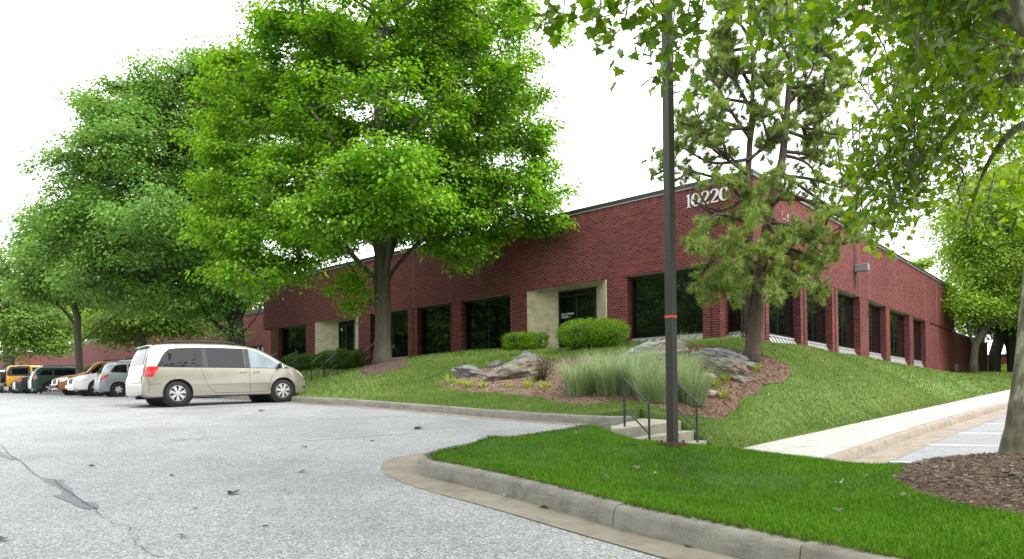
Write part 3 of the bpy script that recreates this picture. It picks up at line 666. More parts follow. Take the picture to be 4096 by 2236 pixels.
# --- coping
cp = MB(); z0, z1 = ZF, ZF+.17; out = .035
def coping(o, d, n, s0, s1):
    cp.obox(o+d*s0+n*out+np.array([0, 0, z0]), d*(s1-s0), -n*.5, (0, 0, z1-z0))
coping(oC, DL, NL, -.0355, LEN_L+.035); cp.build('roof_coping', M['coping'], bld, bevel=.01)
cp = MB(); coping(oC+DR*.47, DR, NR, 0, LEN_R-.47); cp.build('roof_coping', M['coping'], bld, bevel=.01)
tr = MB(); tr.obox(oC-DL*.05+NL*.05+np.array([0, 0, ZF-.012]), DL*(LEN_L+.08), -NL*.06, (0, 0, .03)); tr.obox(oC+NR*.05+np.array([0, 0, ZF-.012]), DR*LEN_R, -NR*.06, (0, 0, .03)); tr.build('coping_trim', M['trim'], bld)
rf = MB(); rf.add([oC+DL*.3+DR*.3+np.array([0, 0, ZF+.1]), oC+DL*LEN_L+DR*.3+np.array([0, 0, ZF+.1]), oC+DL*LEN_L+DR*LEN_R+np.array([0, 0, ZF+.1]), oC+DR*LEN_R+DL*.3+np.array([0, 0, ZF+.1])], [(0, 1, 2, 3)])
rf.build('flat_roof', M['grey'], bld)
# inner dark core so nothing shows through
cr = MB(); q0 = oC+DL*.9+DR*.9
cr.obox(q0+np.array([0, 0, 1.5]), DL*(LEN_L-2.2), DR*(LEN_R-1.0), (0, 0, ZF-1.5)); 
# --- recessed entrances in cream stucco
def entrance(s0, s1, xl, xr, lettering):
    """outer edges s0<s1 along DL; inner door plane edges from the photo columns"""
    best = None
    for R in np.arange(.6, 2.2, .02):
        def si(x):
            r = ray(x, 1290); t = (cL-R-NL@EYE)/(NL@r); return float((EYE+r*t-CORN)@DL)
        a, b = si(xr), si(xl)
        e = abs((s1-b)-(a-s0))
        if best is None or e < best[0]: best = (e, R, a, b)
    _, R, a, b = best; zb = base_z(oC+DL*(s0+s1)/2)+.1; zd = 5.40
    I = oC-NL*R; g = MB()
    Z = lambda p, z: np.array([p[0], p[1], z])
    m = .02
    g.add([Z(oC+DL*s1+NL*m, zb), Z(I+DL*b, zb), Z(I+DL*b, zd), Z(oC+DL*s1+NL*m, ZH)], [(0, 1, 2, 3)])
    g.add([Z(oC+DL*s0+NL*m, zb), Z(I+DL*a, zb), Z(I+DL*a, zd), Z(oC+DL*s0+NL*m, ZH)], [(3, 2, 1, 0)])
    g.add([Z(oC+DL*s0+NL*m, ZH), Z(I+DL*a, zd), Z(I+DL*b, zd), Z(oC+DL*s1+NL*m, ZH)], [(0, 1, 2, 3)])
    g.add([Z(oC+DL*s0+NL*m, ZH), Z(oC+DL*s0+NL*m, zb), Z(oC+DL*(s0-.05)+NL*m, zb), Z(oC+DL*(s0-.05)+NL*m, ZH)], [(0, 1, 2, 3)])
    ent = g.build('entrance_surround', M['stucco'], bld)
    f = MB(); f.obox(Z(oC+DL*s0-NL*.1, ZH+.0), DL*(s1-s0), NL*.125, (0, 0, .012)); f.build('lintel', M['frame'], ent)
    z0 = zb
    d = MB(); fr = .07; mid = (a+b)/2; tz = z0+2.25+.1
    for u0, u1, za, zc in [(a, a+fr, z0, zd), (b-fr, b, z0, zd), (mid-.05, mid+.05, z0, tz), (a+fr, b-fr, zd-fr, zd), (a+fr, b-fr, tz, tz+fr), (a+fr, mid-.05, z0, z0+.2), (mid+.05, b-fr, z0, z0+.2)]:
        d.obox(Z(I+DL*u0-NL*.02, za), DL*(u1-u0), NL*.07, (0, 0, zc-za))
    door = d.build('door', M['frame'], bld)
    for u0, u1, za, zc in [(a+fr, mid-.05, z0+.2, tz), (mid+.05, b-fr, z0+.2, tz), (a+fr, b-fr, tz+fr, zd-fr)]:
        q = MB(); q.obox(Z(I+DL*(u0+.004), za+.004), DL*(u1-u0-.008), NL*.01, (0, 0, zc-za-.008)); q.build('pane', M['glass'], door)
    for sgn in (-1, 1):
        q = MB(); p = I+DL*(mid+sgn*.12)+NL*.09; q.tube([Z(p, z0+.95), Z(p, z0+1.35)], .014, 6); q.build('handle', M['rail'], door)
    return I, a, b, z0, tz, zd, door
I1, a1, b1, dz0, dtz, dzd, door1 = entrance(Lo[2][1], Lo[2][2], 2235, 2384, True)
def text_obj(name, s, size, parent, loc, xdir, n, mat):
    cu = bpy.data.curves.new(name, 'FONT'); cu.body = s; cu.size = size; cu.extrude = .0015; cu.offset = .0
    tmp = bpy.data.objects.new('tmp', cu); me = bpy.data.meshes.new_from_object(tmp); bpy.data.objects.remove(tmp); me.name = name; me.materials.clear(); bpy.data.curves.remove(cu)
    o = link(name, me, parent, mat); x = Vector(xdir); z = Vector(n); y = z.cross(x)
    Mx = Matrix(((x.x, y.x, z.x, loc[0]), (x.y, y.y, z.y, loc[1]), (x.z, y.z, z.z, loc[2]), (0, 0, 0, 1)))
    o.matrix_basis = Mx; return o
def plane_pt(x, y, R):
    r = ray(x, y); t = (cL-R-NL@EYE)/(NL@r); return EYE+r*t
Rd = float(cL-NL@(I1)); pA = plane_pt(2080+730/4.394, 1100+718/4.394, Rd-.03); pB = plane_pt(2080+933/4.394, 1100+700/4.394, Rd-.03); pC = plane_pt(2080+732/4.394, 1100+768/4.394, Rd-.03)
wdt = float(np.linalg.norm((pB-pA)[:2])); hgt = abs(pA[2]-pC[2]); szt = wdt/4.75
t1 = text_obj('lettering', 'USE OTHER', szt, door1, pA+NL*.02, -DL, NL, M['white']); t1.scale = (1.0, 1.0, 1.0)
t2 = text_obj('lettering', 'DOOR', szt, door1, np.array([pC[0], pC[1], pC[2]])+NL*.02, -DL, NL, M['white'])
am = MB(); pa = pC+NL*.02-DL*(wdt*.70); h = szt*.35
for q in ([(0, h), (.16*szt*1.6, h+.20*szt), (.16*szt*1.6+.06*szt, h+.15*szt), (.1*szt, h)], [(0, h), (.1*szt, h), (.16*szt*1.6+.06*szt, h-.15*szt), (.16*szt*1.6, h-.20*szt)], [(.05*szt, h-.05*szt), (.72*szt, h-.05*szt), (.72*szt, h+.05*szt), (.05*szt, h+.05*szt)]):
    am.add([pa-DL*u+np.array([0, 0, v]) for u, v in q], [(0, 1, 2, 3)])
am.build('arrow_mark', M['white'], door1)
I2, a2, b2, *_r, door2 = entrance(Lo[6][1], Lo[6][2], 1355, 1416, False)
nt_ = MB(); p = plane_pt(1050+1284/4.016, 1250+295/4.016, float(cL-NL@I2)-.02); nt_.obox(p, DL*.12, NL*.004, (0, 0, .15)); nt_.build('notice', M['white'], door2)
# --- digits 1 0 2 2 0
def digit(ch, w, h):
    """serif numeral outlines as strips: list of quads (u,v)"""
    q = []
    def strip(c, ws):
        for i in range(len(c)-1):
            (x0, y0), (x1, y1) = c[i], c[i+1]
            def nrm(i):
                a = c[max(i-1, 0)]; b = c[min(i+1, len(c)-1)]; l = math.hypot(b[0]-a[0], b[1]-a[1]) or 1; return (-(b[1]-a[1])/l, (b[0]-a[0])/l)
            n0, n1 = nrm(i), nrm(i+1); a, b = ws[i]/2, ws[i+1]/2
            q.append([(x0+n0[0]*a, y0+n0[1]*a), (x0-n0[0]*a, y0-n0[1]*a), (x1-n1[0]*b, y1-n1[1]*b), (x1+n1[0]*b, y1+n1[1]*b)])
    if ch == '1':
        strip([(w*.5, 0), (w*.5, h)], [w*.30, w*.30]); strip([(w*.12, h*.03), (w*.88, h*.03)], [h*.06]*2); strip([(w*.12, h*.84), (w*.42, h*.97)], [h*.05, h*.06])
    if ch == '0':
        n = 24; c = [(w*.5+w*.36*math.cos(2*math.pi*i/n), h*.5+h*.47*math.sin(2*math.pi*i/n)) for i in range(n+1)]
        strip(c, [h*.05+w*.24*abs(math.cos(2*math.pi*i/n))**1.3 for i in range(n+1)])
    if ch == '2':
        c = [(w*.16, h*.72), (w*.18, h*.86), (w*.34, h*.96), (w*.56, h*.96), (w*.76, h*.88), (w*.80, h*.72), (w*.72, h*.56), (w*.5, h*.36), (w*.28, h*.18), (w*.14, h*.05)]
        strip(c, [w*.16, w*.14, w*.10, w*.12, w*.2, w*.27, w*.24, w*.16, w*.12, w*.1]); strip([(w*.1, h*.055), (w*.8, h*.055), (w*.9, h*.16)], [h*.11, h*.11, h*.03])
    return q
zc5 = lambda x, y: (2700+x/4.018, 650+y/4.018)
dl_ = [('1', (172, 745), (240, 540)), ('0', (247, 725), (397, 522)), ('2', (415, 695), (545, 480)), ('2', (570, 660), (695, 455)), ('0', (718, 612), (870, 430))]
pD = [plane_pt(*zc5(*b), 0) for _, b, _ in dl_]; zD = pD[0][2]+.02; hD = .43
wid = [.20, .34, .33, .33, .34]
sA = float((pD[0]-CORN)@DL); sB = float((plane_pt(*zc5(870, 600), 0)-CORN)@DL); tot = sum(wid); gapd = (sA-sB-tot)/4; s = sA
for (ch, _, _), w in zip(dl_, wid):
    g = MB()
    for qd in digit(ch, w, hD):
        fr_ = [oC+DL*(s-u)+NL*.035+np.array([0, 0, zD+v]) for u, v in qd]; bk = [p-NL*.03 for p in fr_]
        g.add(fr_+bk, [(0, 1, 2, 3), (0, 4, 5, 1), (1, 5, 6, 2), (2, 6, 7, 3), (3, 7, 4, 0)])
    g.build('numeral', M['white'], bld); s -= w+gapd
# torn paint flakes below the number and dabs left by removed letters on the other front
g = MB()
for x, y in ((468, 1100), (538, 1125)):
    p = plane_pt(*zc5(x, y), 0)+NL*.012; g.add([p-DL*.05+np.array([0, 0, .06]), p+DL*.05+np.array([0, 0, .05]), p+np.array([0, 0, -.07])], [(0, 1, 2)])
g.build('paint_flake', M['white'], bld)
g = MB(); z8 = lambda x, y: (3000+x/3.8, 780+y/3.8)
for x, y in [(482, 262), (482, 300), (558, 320), (575, 320), (558, 350), (575, 350), (655, 372), (650, 392), (700, 385), (715, 400), (500, 370), (525, 378), (560, 395), (575, 400), (612, 415), (626, 420), (700, 405), (690, 310)]:
    r = ray(*z8(x, y)); t = (cR-NR@EYE)/(NR@r); p = EYE+r*t+NR*.010; g.obox(p, DR*.03, NR*.006, (0, 0, .045))
g.build('adhesive_dab', M['white'], bld)
# --- wall lamp
sl_ = s_right(3420, 1060); wl = MB(); o = oC+DR*(sl_-.0)+np.array([0, 0, 6.40])
wl.obox(o+NR*.012-DR*.15, DR*.30, NR*.52, (0, 0, .29)); wl.build('wall_lamp', M['grey'], bld, bevel=.02)
# --- utility box low at the far corner, downspout at the near end
su = s_right(3806, 1480); r = ray(3826, 1494); 
u = MB(); o = oC+DR*(LEN_R-.35)+NR*.012+np.array([0, 0, 3.0]); u.obox(o, DR*.28, NR*.16, (0, 0, .42)); u.tube([o+DR*.14+NR*.08, o+DR*.14+NR*.08-np.array([0, 0, .7])], .04, 6); u.build('utility_box', M['grey'], bld)
u = MB(); o = oC+DL*(LEN_L-.5)-NL*.25; u.tube([o+np.array([0, 0, 2.6]), o+np.array([0, 0, ZH])], .06, 8); u.build('downspout', M['frame'], bld)
# --- the brickwork: nearest 300 whole stretchers as single bricks, the rest one mesh
def lens_out():
    wholes = [(np.linalg.norm(b[0]-EYE), i) for i, b in enumerate(bricks) if abs(b[3]-BW) < .002 and abs(b[4]-BH) < .001 and (b[2]@(EYE-b[0])) > .3*np.linalg.norm(b[0]-EYE)]
    def vis(p):
        x, y = proj(p); return (2420 < x < 2505 and y > 1110 and y < 1270) or (2000 < x < 2640 and 820 < y < 1090) or (3120 < x < 3400 and 960 < y < 1300)
    wholes = [w for w in wholes if vis(bricks[w[1]][0])]
    wholes.sort(); pick = set(i for _, i in wholes[:300])
    bm_ = MB(); bm_.box((0, .004, 0), BW, .024, BH); bme = bpy.data.meshes.new('brick'); bme.from_pydata(bm_.v, [], bm_.f); bme.materials.append(M['brickobj'])
    mi = bld.matrix_basis.inverted()
    V = []; Fq = []
    for i, (c, d, n, l, h) in enumerate(bricks):
        pr = random.uniform(.0025, .0055)
        if i in pick:
            o = bpy.data.objects.new('brick', bme); COL.objects.link(o); o.parent = bld; o.matrix_parent_inverse = mi
            nn = n*(pr-.014)
            o.matrix_basis = Matrix(((d[0], n[0], 0, c[0]+nn[0]), (d[1], n[1], 0, c[1]+nn[1]), (0, 0, 1, c[2]), (0, 0, 0, 1)))
        else:
            a = d*l/2; z = np.array([0, 0, h/2]); f = c+n*pr; k = c-n*.006; b = len(V)
            V += [f-a-z, f+a-z, f+a+z, f-a+z, k-a-z, k+a-z, k+a+z, k-a+z]
            Fq += [(b, b+1, b+2, b+3), (b, b+4, b+5, b+1), (b+1, b+5, b+6, b+2), (b+2, b+6, b+7, b+3), (b+3, b+7, b+4, b)]
    me = np_mesh('brickwork', np.array(V), np.array(Fq)); o = link('brickwork', me, bld, M['brick']); tag(o, kind='stuff')
    mort.build('mortar_wall', M['mortar'], bld)
lens_out()
cr.build('inner_core', M['frame'], bld)
# ================================================================ other brick buildings (far: brick pattern in the material)
def brick_panel(m, o, d, n, s0, s1, z0, z1, uvs):
    b = len(m.v); o = np.asarray(o, float)
    m.add([o+d*s0+np.array([0, 0, z0]), o+d*s1+np.array([0, 0, z0]), o+d*s1+np.array([0, 0, z1]), o+d*s0+np.array([0, 0, z1])], [(0, 1, 2, 3)])
    uvs += [(s0, z0), (s1, z0), (s1, z1), (s0, z1)]
def brick_build(m, uvs, name, parent):
    o = m.build(name, M['brickmap'], parent); uv = o.data.uv_layers.new(name='UVMap')
    for lp in o.data.loops: uv.data[lp.index].uv = uvs[lp.vertex_index]
    return o
def far_block(label, o, s_len, depth, z0, z1, wins, name='brick_building', d=DL, n=NL, cap=.3):
    t = thing(name, (o[0], o[1], z0), label, 'building'); m = MB(); uvs = []; o = np.array([o[0], o[1], 0.]); d = np.asarray(d); n = np.asarray(n)
    xs = [0]+[q for w in wins for q in w[:2]]+[s_len]
    zs0, zs1 = (wins[0][2], wins[0][3]) if wins else (z0, z0)
    if wins:
        brick_panel(m, o, d, n, 0, s_len, zs1, z1, uvs); brick_panel(m, o, d, n, 0, s_len, z0, zs0, uvs)
        for i in range(0, len(xs), 2): brick_panel(m, o, d, n, xs[i], xs[i+1], zs0, zs1, uvs)
    else: brick_panel(m, o, d, n, 0, s_len, z0, z1, uvs)
    brick_panel(m, o+d*s_len, -n, d, 0, depth, z0, z1, uvs); brick_panel(m, o-n*depth, n, -d, 0, depth, z0, z1, uvs); brick_panel(m, o-n*depth, d, -n, 0, s_len, z0, z1, uvs)
    brick_build(m, uvs, 'wall', t)
    for a, b, za, zb in wins:
        g = MB(); i = o-n*.3; g.obox(i+d*a+np.array([0, 0, za]), d*(b-a), n*.05, (0, 0, .08)); g.obox(i+d*a+np.array([0, 0, zb-.1]), d*(b-a), n*.05, (0, 0, .1)); g.obox(i+d*(a+b)/2-d*.04+np.array([0, 0, za+.08]), d*.08, n*.05, (0, 0, zb-za-.18))
        w = g.build('window', M['frame'], t); g = MB(); g.obox(i-n*.05+d*a+np.array([0, 0, za]), d*(b-a), n*.03, (0, 0, zb-za)); g.build('pane', M['glass'], w)
        g = MB()
        for u in (a, b): g.add([o+d*u+np.array([0, 0, za]), i+d*u-n*.02+np.array([0, 0, za]), i+d*u-n*.02+np.array([0, 0, zb]), o+d*u+np.array([0, 0, zb])], [(0, 1, 2, 3)])
        g.add([o+d*a+np.array([0, 0, zb]), o+d*b+np.array([0, 0, zb]), i-n*.02+d*b+np.array([0, 0, zb]), i-n*.02+d*a+np.array([0, 0, zb])], [(0, 1, 2, 3)])
        g.build('reveal', M['soffit'], w)
    c = MB(); c.obox(o-d*.05+n*.05+np.array([0, 0, z1]), d*(s_len+.1), -n*.5, (0, 0, cap)); c.obox(o-n*depth-d*.05+np.array([0, 0, z1]), d*(s_len+.1), -n*.2, (0, 0, cap)); c.build('roof_coping', M['coping'], t)
    r = MB(); r.add([o+np.array([0, 0, z1-.02]), o+d*s_len+np.array([0, 0, z1-.02]), o+d*s_len-n*depth+np.array([0, 0, z1-.02]), o-n*depth+np.array([0, 0, z1-.02])], [(0, 1, 2, 3)]); r.build('flat_roof', M['grey'], t)
    return t
# the wing beyond the parked cars: its front is set back from the main front
pw = at(1024, 1256, 50.5); w0 = pw-DL*3.2
far_block('long low red brick wing behind the parked cars, seen under the trees on the left', w0, 50, 14, 2.0, float(pw[2]), [(2.2, 4.2, 3.3, 5.4)], 'brick_wing')
pk = at(60, 1420, 92)
far_block('low far brick wing half hidden by leafy branches at the left edge of the lot', pk+DL*-3, 40, 10, 2.0, float(pk[2])+.3, [], 'brick_wing')
# screen wall continuing from the far right corner
sw = thing('brick_screen_wall', tuple(wallR(LEN_R+.3)+np.array([0, 0, 2.4])), 'dark red brick screen wall running on from the right end of the office building', 'wall')
m = MB(); uvs = []; o = oC+DR*(LEN_R+.02)-NR*.06
brick_panel(m, o, DR, NR, 0, 12.5, 1.5, 5.40, uvs); brick_panel(m, o+DR*12.5, -NR, DR, 0, .35, 1.5, 5.40, uvs); brick_panel(m, o-NR*.35, DR, -NR, 0, 12.5, 1.5, 5.40, uvs); brick_build(m, uvs, 'wall', sw)
c = MB(); c.obox(o+NR*.01+np.array([0, 0, 5.40]), DR*12.6, -NR*.38, (0, 0, .07)); c.build('wall_cap', M['joint'], sw)
pr = at(3850, 1345, 84)
far_block('pale red brick building with a recessed doorway seen through the trees at the right', at(4300, 1345, 84), 34, 12, 2.0, 6.7, [(12.0, 13.6, 2.4, 5.2), (26, 28, 2.4, 5.2)], 'brick_building')
# ================================================================ vegetation
def rot_basis(nrm, rng):
    """per-leaf frames: third axis nrm, random spin"""
    n = nrm/np.linalg.norm(nrm, axis=1)[:, None]
    a = np.where(np.abs(n[:, 2:3]) < .9, np.array([[0, 0, 1.]]), np.array([[1., 0, 0]]))
    u = np.cross(a, n); u /= np.linalg.norm(u, axis=1)[:, None]; v = np.cross(n, u)
    w = rng.uniform(0, 2*np.pi, len(n))[:, None]
    return u*np.cos(w)+v*np.sin(w), -u*np.sin(w)+v*np.cos(w), n
LEAF_MAPLE = (np.array([(0, -.1, 0), (.5, .32, .10), (.20, .50, .0), (0, 1.0, -.10), (-.20, .50, .0), (-.5, .32, .10)]), [(0, 1, 2, 3, 4, 5)])
LEAF_QUAD = (np.array([(0, 0, 0), (.36, .5, .09), (0, 1.0, -.05), (-.36, .5, .09)]), [(0, 1, 2, 3)])
LEAF_SYC = (np.array([(0, 0, 0), (.22, -.10, .02), (.55, .12, .09), (.38, .34, .05), (.62, .58, .08), (.30, .62, .03), (0, 1.05, -.12),
                      (-.30, .62, .03), (-.62, .58, .08), (-.38, .34, .05), (-.55, .12, .09), (-.22, -.10, .02)]), [(0, 1, 2, 3, 4, 5, 6), (0, 6, 7, 8, 9, 10, 11)])
def leaves_np(pos, nrm, size, tmpl, rng, spin=None):
    T, faces = tmpl; u, v, n = rot_basis(nrm, rng)
    if spin is not None:   # leaf axis v given (drooping tip direction), made orthogonal to n
        v = spin-(spin*n).sum(1)[:, None]*n; v /= np.linalg.norm(v, axis=1)[:, None]+1e-9; u = np.cross(v, n)
    V = pos[:, None]+size[:, None, None]*(T[None, :, 0:1]*u[:, None]+T[None, :, 1:2]*v[:, None]+T[None, :, 2:3]*n[:, None])
    k = len(T); base = (np.arange(len(pos))*k)[:, None]
    return V.reshape(-1, 3), [np.array([f])+base for f in faces]
def blob_points(blobs, n, rng, shell=.55):
    """cluster centres in a union of ellipsoids (centre, radii), more of them near the outside"""
    vol = np.array([r[0]*r[1]*r[2] for _, r in blobs])**.75; cnt = rng.multinomial(n, vol/vol.sum()); out = []
    for (c, r), k in zip(blobs, cnt):
        d = rng.normal(size=(k, 3)); d /= np.linalg.norm(d, axis=1)[:, None]; q = rng.uniform(0, 1, k)
        rad = np.where(rng.uniform(size=k) < shell, .78+.22*q, q**(1/2.2)); out.append(np.array(c)+d*rad[:, None]*np.array(r))
    return np.concatenate(out)
def skeleton(base_path, base_rad, targets, limbs=(), rmin=.012, sides=6, rng=RNG, sag=.12, rpow=.42):
    """trunk path and limb paths, then each target joined to the nearest wood; returns an MB of tapered tubes"""
    nodes = []; par = []; fixed = []
    for p in base_path: par.append(len(nodes)-1 if nodes else -1); nodes.append(np.array(p, float))
    nb = len(nodes)
    for lp in limbs:
        st = np.array(lp[0], float); j = int(np.argmin([np.linalg.norm(q-st) for q in nodes])); prev = j
        Q = resample3(lp, .7)
        for q in Q[1:]: par.append(prev); nodes.append(q); prev = len(nodes)-1
    ni = len(nodes); allowed = np.zeros(4000+len(targets)*4, bool)
    start = max(1, nb//2); N_ = np.array(nodes); top = N_[nb-1]
    order = np.argsort(np.linalg.norm(targets-top, axis=1)); depth = [0]*len(nodes); tips = []
    arr = np.zeros((len(nodes)+len(targets)*4, 3)); arr[:len(nodes)] = N_; cnt = len(nodes); pl = list(par); ok = np.zeros(len(arr), bool); ok[start:cnt] = True
    for ti in order:
        t = targets[ti]; d = arr[:cnt]-t; dist = np.linalg.norm(d, axis=1)+np.maximum(0, d[:, 2])*.8; dist[~ok[:cnt]] = 1e9
        j = int(np.argmin(dist)); a = arr[j]; L = np.linalg.norm(t-a)
        k = min(3, max(1, int(L/.8))); prev = j
        for i in range(1, k+1):
            f = i/k; q = a+(t-a)*f+np.array([0, 0, sag*L*math.sin(math.pi*f)*.5])+rng.normal(size=3)*.04*L*(f < 1)
            if cnt >= len(arr): arr = np.vstack([arr, np.zeros((500, 3))]); ok = np.concatenate([ok, np.zeros(500, bool)])
            arr[cnt] = q; ok[cnt] = True; pl.append(prev); prev = cnt; cnt += 1
    w = np.ones(cnt)*0.0; child = np.zeros(cnt, int)
    for i in range(cnt-1, 0, -1):
        if child[i] == 0: w[i] += 1
        w[pl[i]] += w[i]; child[pl[i]] += 1
    rt = base_rad/(w[start]**rpow if w[start] > 0 else 1)
    R = np.maximum(rmin, rt*w**rpow)
    m = MB()
    for i in range(nb): R[i] = base_rad*(1+.55*max(0, 1-i/2.2)**2) if i < start else max(R[i], base_rad*.9*(1-(i-start)/(nb*1.4)))
    m.tube([nodes[i] for i in range(nb)], [R[i] for i in range(nb)], 12)
    for i in range(nb, cnt):
        j = pl[i]; r0 = min(R[j], R[i]*1.5); n = sides if R[i] > .05 else 4
        m.tube([arr[j], arr[i]], [r0, R[i]], n, cap=False)
    return m
def resample3(path, step):
    P = np.array(path, float); E = np.vstack([2*P[0]-P[1], P, 2*P[-1]-P[-2]]); out = []
    for i in range(1, len(E)-2):
        n = max(2, int(np.linalg.norm(E[i+1]-E[i])/step))
        for k in range(n):
            t = k/n; a, b, c, d = E[i-1], E[i], E[i+1], E[i+2]
            out.append(.5*((2*b)+(c-a)*t+(2*a-5*b+4*c-d)*t*t+(3*b-a-3*c+d)*t**3))
    out.append(P[-1]); return out
def crown_mesh(targets, per, spread, size, tmpl, rng, droop=.5, flat=.55, center=None):
    n = len(targets)*per; c = np.repeat(targets, per, axis=0)
    off = rng.normal(size=(n, 3))*spread*np.array([1, 1, flat]); pos = c+off
    out = off.copy(); out[:, 2] = 0
    if center is not None: o2 = c-center; o2 /= np.linalg.norm(o2, axis=1)[:, None]+1e-6; out = out/spread+o2
    nrm = np.stack([rng.normal(0, .45, n), rng.normal(0, .45, n), np.ones(n)], 1)+out*.35
    spin = out+np.stack([rng.normal(0, .5, n), rng.normal(0, .5, n), np.full(n, -droop)], 1)
    sz = size*rng.uniform(.65, 1.25, n)
    return leaves_np(pos, nrm, sz, tmpl, rng, spin)
M['bark'] = barkmat('maple_bark', (.060, .052, .042), (.165, .148, .122), 16, .16)
M['barkdark'] = barkmat('dark_bark', (.028, .024, .021), (.085, .075, .065), 12, .2)
M['barkpine'] = barkmat('pine_bark', (.045, .032, .026), (.20, .150, .122), 20, .22, 1.0)
M['barksyc'] = None
def sycbark():
    m, t, out = newmat('sycamore_bark'); p = t.nodes.new('ShaderNodeBsdfPrincipled'); p.inputs['Roughness'].default_value = .85; co = coords(t, 'Object', (1, 1, .55))
    f = noise_n(t, co, 5.5, 3, .55); c = ramp(t, f, [(.34, (.075, .066, .045)), (.46, (.145, .125, .085)), (.55, (.20, .175, .115)), (.60, (.33, .32, .24))])
    c = mixc(t, 1.0, c, ramp(t, noise_n(t, co, 40, 5), [(.3, (.75,)*3), (.7, (1.15,)*3)]), 'MULTIPLY')
    t.links.new(c, p.inputs['Base Color']); b = t.nodes.new('ShaderNodeBump'); b.inputs['Strength'].default_value = .7; b.inputs['Distance'].default_value = .02
    t.links.new(f, b.inputs['Height']); t.links.new(b.outputs[0], p.inputs['Normal']); t.links.new(p.outputs[0], out.inputs[0]); return m
M['barksyc'] = sycbark()
M['lmaple'] = leafmat('maple_leaves', [(.070, .205, .012), (.115, .30, .018), (.19, .40, .028), (.36, .55, .075)], .48, .26, .45, .06)
M['ldark'] = leafmat('second_maple_leaves', [(.078, .205, .03), (.125, .285, .048), (.185, .365, .072), (.33, .48, .15)], .45, .26, .4, .08)
M['lpale'] = leafmat('pale_tree_leaves', [(.075, .17, .028), (.11, .22, .035), (.16, .28, .05), (.24, .36, .09)], .42, .25, .4)
M['lyel'] = leafmat('yellow_far_leaves', [(.13, .25, .02), (.19, .33, .03), (.27, .42, .05), (.33, .46, .09)], .42, .25, .2)  # the far trees' own yellow green
M['lsyc'] = leafmat('sycamore_leaves', [(.085, .19, .010), (.13, .26, .014), (.19, .34, .02), (.30, .45, .05)], .62, .2, 1.2, .08)
def obj_leafmat():
    m = leafmat('near_sycamore_leaf', [(.06, .145, .012), (.095, .20, .016), (.14, .27, .02), (.23, .37, .04)], .55, .1, 1.0, .10)
    t = m.node_tree; g = next(n for n in t.nodes if n.type == 'NEW_GEOMETRY'); oi = t.nodes.new('ShaderNodeObjectInfo')
    for l in list(t.links):
        if l.from_node == g: to = l.to_socket; t.links.remove(l); t.links.new(oi.outputs['Random'], to)
    return m
M['lsycobj'] = obj_leafmat()
M['lright'] = leafmat('right_tree_leaves', [(.11, .23, .02), (.17, .31, .03), (.25, .39, .05), (.36, .50, .10)], .4, .25, .4)
M['needle'] = leafmat('pine_needles', [(.13, .22, .045), (.20, .31, .065), (.27, .39, .09), (.38, .44, .15)], .35, .25, .7, .05)
M['needled'] = leafmat('dark_pine_needles', [(.02, .045, .014), (.035, .065, .02), (.05, .08, .026)], .2, .3, .7, .1)
def tree(name, label, base, trunk, r0, blobs, nclu, per, spread, size, leaf, bark, tmpl=LEAF_MAPLE, limbs=(), group='trees around the lot', seed=1, shell=.55, center=None, rmin=.012, sides=6, cat='tree', clump=1, cr=.4):
    rng = np.random.default_rng(seed); t = thing(name, tuple(float(c) for c in base), label, cat, group)
    T = blob_points(blobs, int(nclu*.55)//clump if clump > 1 else nclu, rng, shell)
    if clump > 1: T = np.concatenate([np.repeat(T, clump, 0)+rng.normal(size=(len(T)*clump, 3))*cr*np.array([1, 1, .55]), blob_points(blobs, int(nclu*.45), rng, .75)])
    sk = skeleton(trunk, r0, T, limbs, rmin=rmin, rng=rng, sides=sides); o = sk.build('trunk', bark, t, smooth=True)
    V, Fq = crown_mesh(T, per, spread, size, tmpl, rng, center=center if center is not None else np.mean([b[0] for b in blobs], axis=0))
    link('crown', np_mesh('crown', V, Fq), t, leaf); return t
def B(x, y, rx, rz, Y, ry=None, dy=0):
    """crown lobe from the reduced view: centre x,y, radii in its pixels, distance Y"""
    k = Y*DS/F; return (tuple(atd(x, y, Y+dy)), (rx*k, (ry if ry is not None else rx*k*.85), rz*k))
# ---------------------------------------------------------------- big maple in front of the building
mb = at(1530, 1458, 26.5); mb[2] = hz(mb[0], mb[1])[0]
Y0 = 26.5
def D(x, y, dy=0): return atd(x, y, Y0+dy)
blobs = [B(960, 30, 300, 170, Y0), B(760, 130, 130, 150, Y0), B(645, 205, 85, 105, Y0+.8), B(560, 560, 70, 60, Y0), B(1180, 110, 190, 150, Y0), B(700, 300, 160, 130, Y0), B(960, 300, 260, 170, Y0, 3.6), B(1245, 330, 155, 160, Y0), B(610, 470, 120, 100, Y0), B(800, 490, 180, 110, Y0, 3.4), B(1060, 500, 180, 110, Y0, 3.4),
         B(1275, 520, 120, 80, Y0), B(590, 630, 85, 60, Y0-1), B(700, 625, 110, 60, Y0, 2.5), B(960, 470, 150, 90, Y0, 2, -3.2), B(860, 560, 120, 60, Y0, 1.6, -3.0), B(1150, 575, 120, 50, Y0, 2), B(1330, 540, 75, 50, Y0), B(1190, 620, 70, 38, Y0, 1.5), B(990, 420, 110, 80, Y0, 1.6, -3.6), B(640, 690, 60, 40, Y0-1, 1.2), B(880, 600, 90, 40, Y0, 1.6), B(520, 330, 60, 70, Y0+1), B(900, 715, 36, 26, Y0, .6), B(1290, 430, 120, 100, Y0)]
trunk = [mb+np.array([0, 0, -.2]), mb+np.array([0, 0, .25])]+[D(x, y) for x, y in [(963, 850), (964, 780), (962, 735), (962, 690), (960, 620), (956, 520), (955, 400), (957, 250), (960, 80)]]
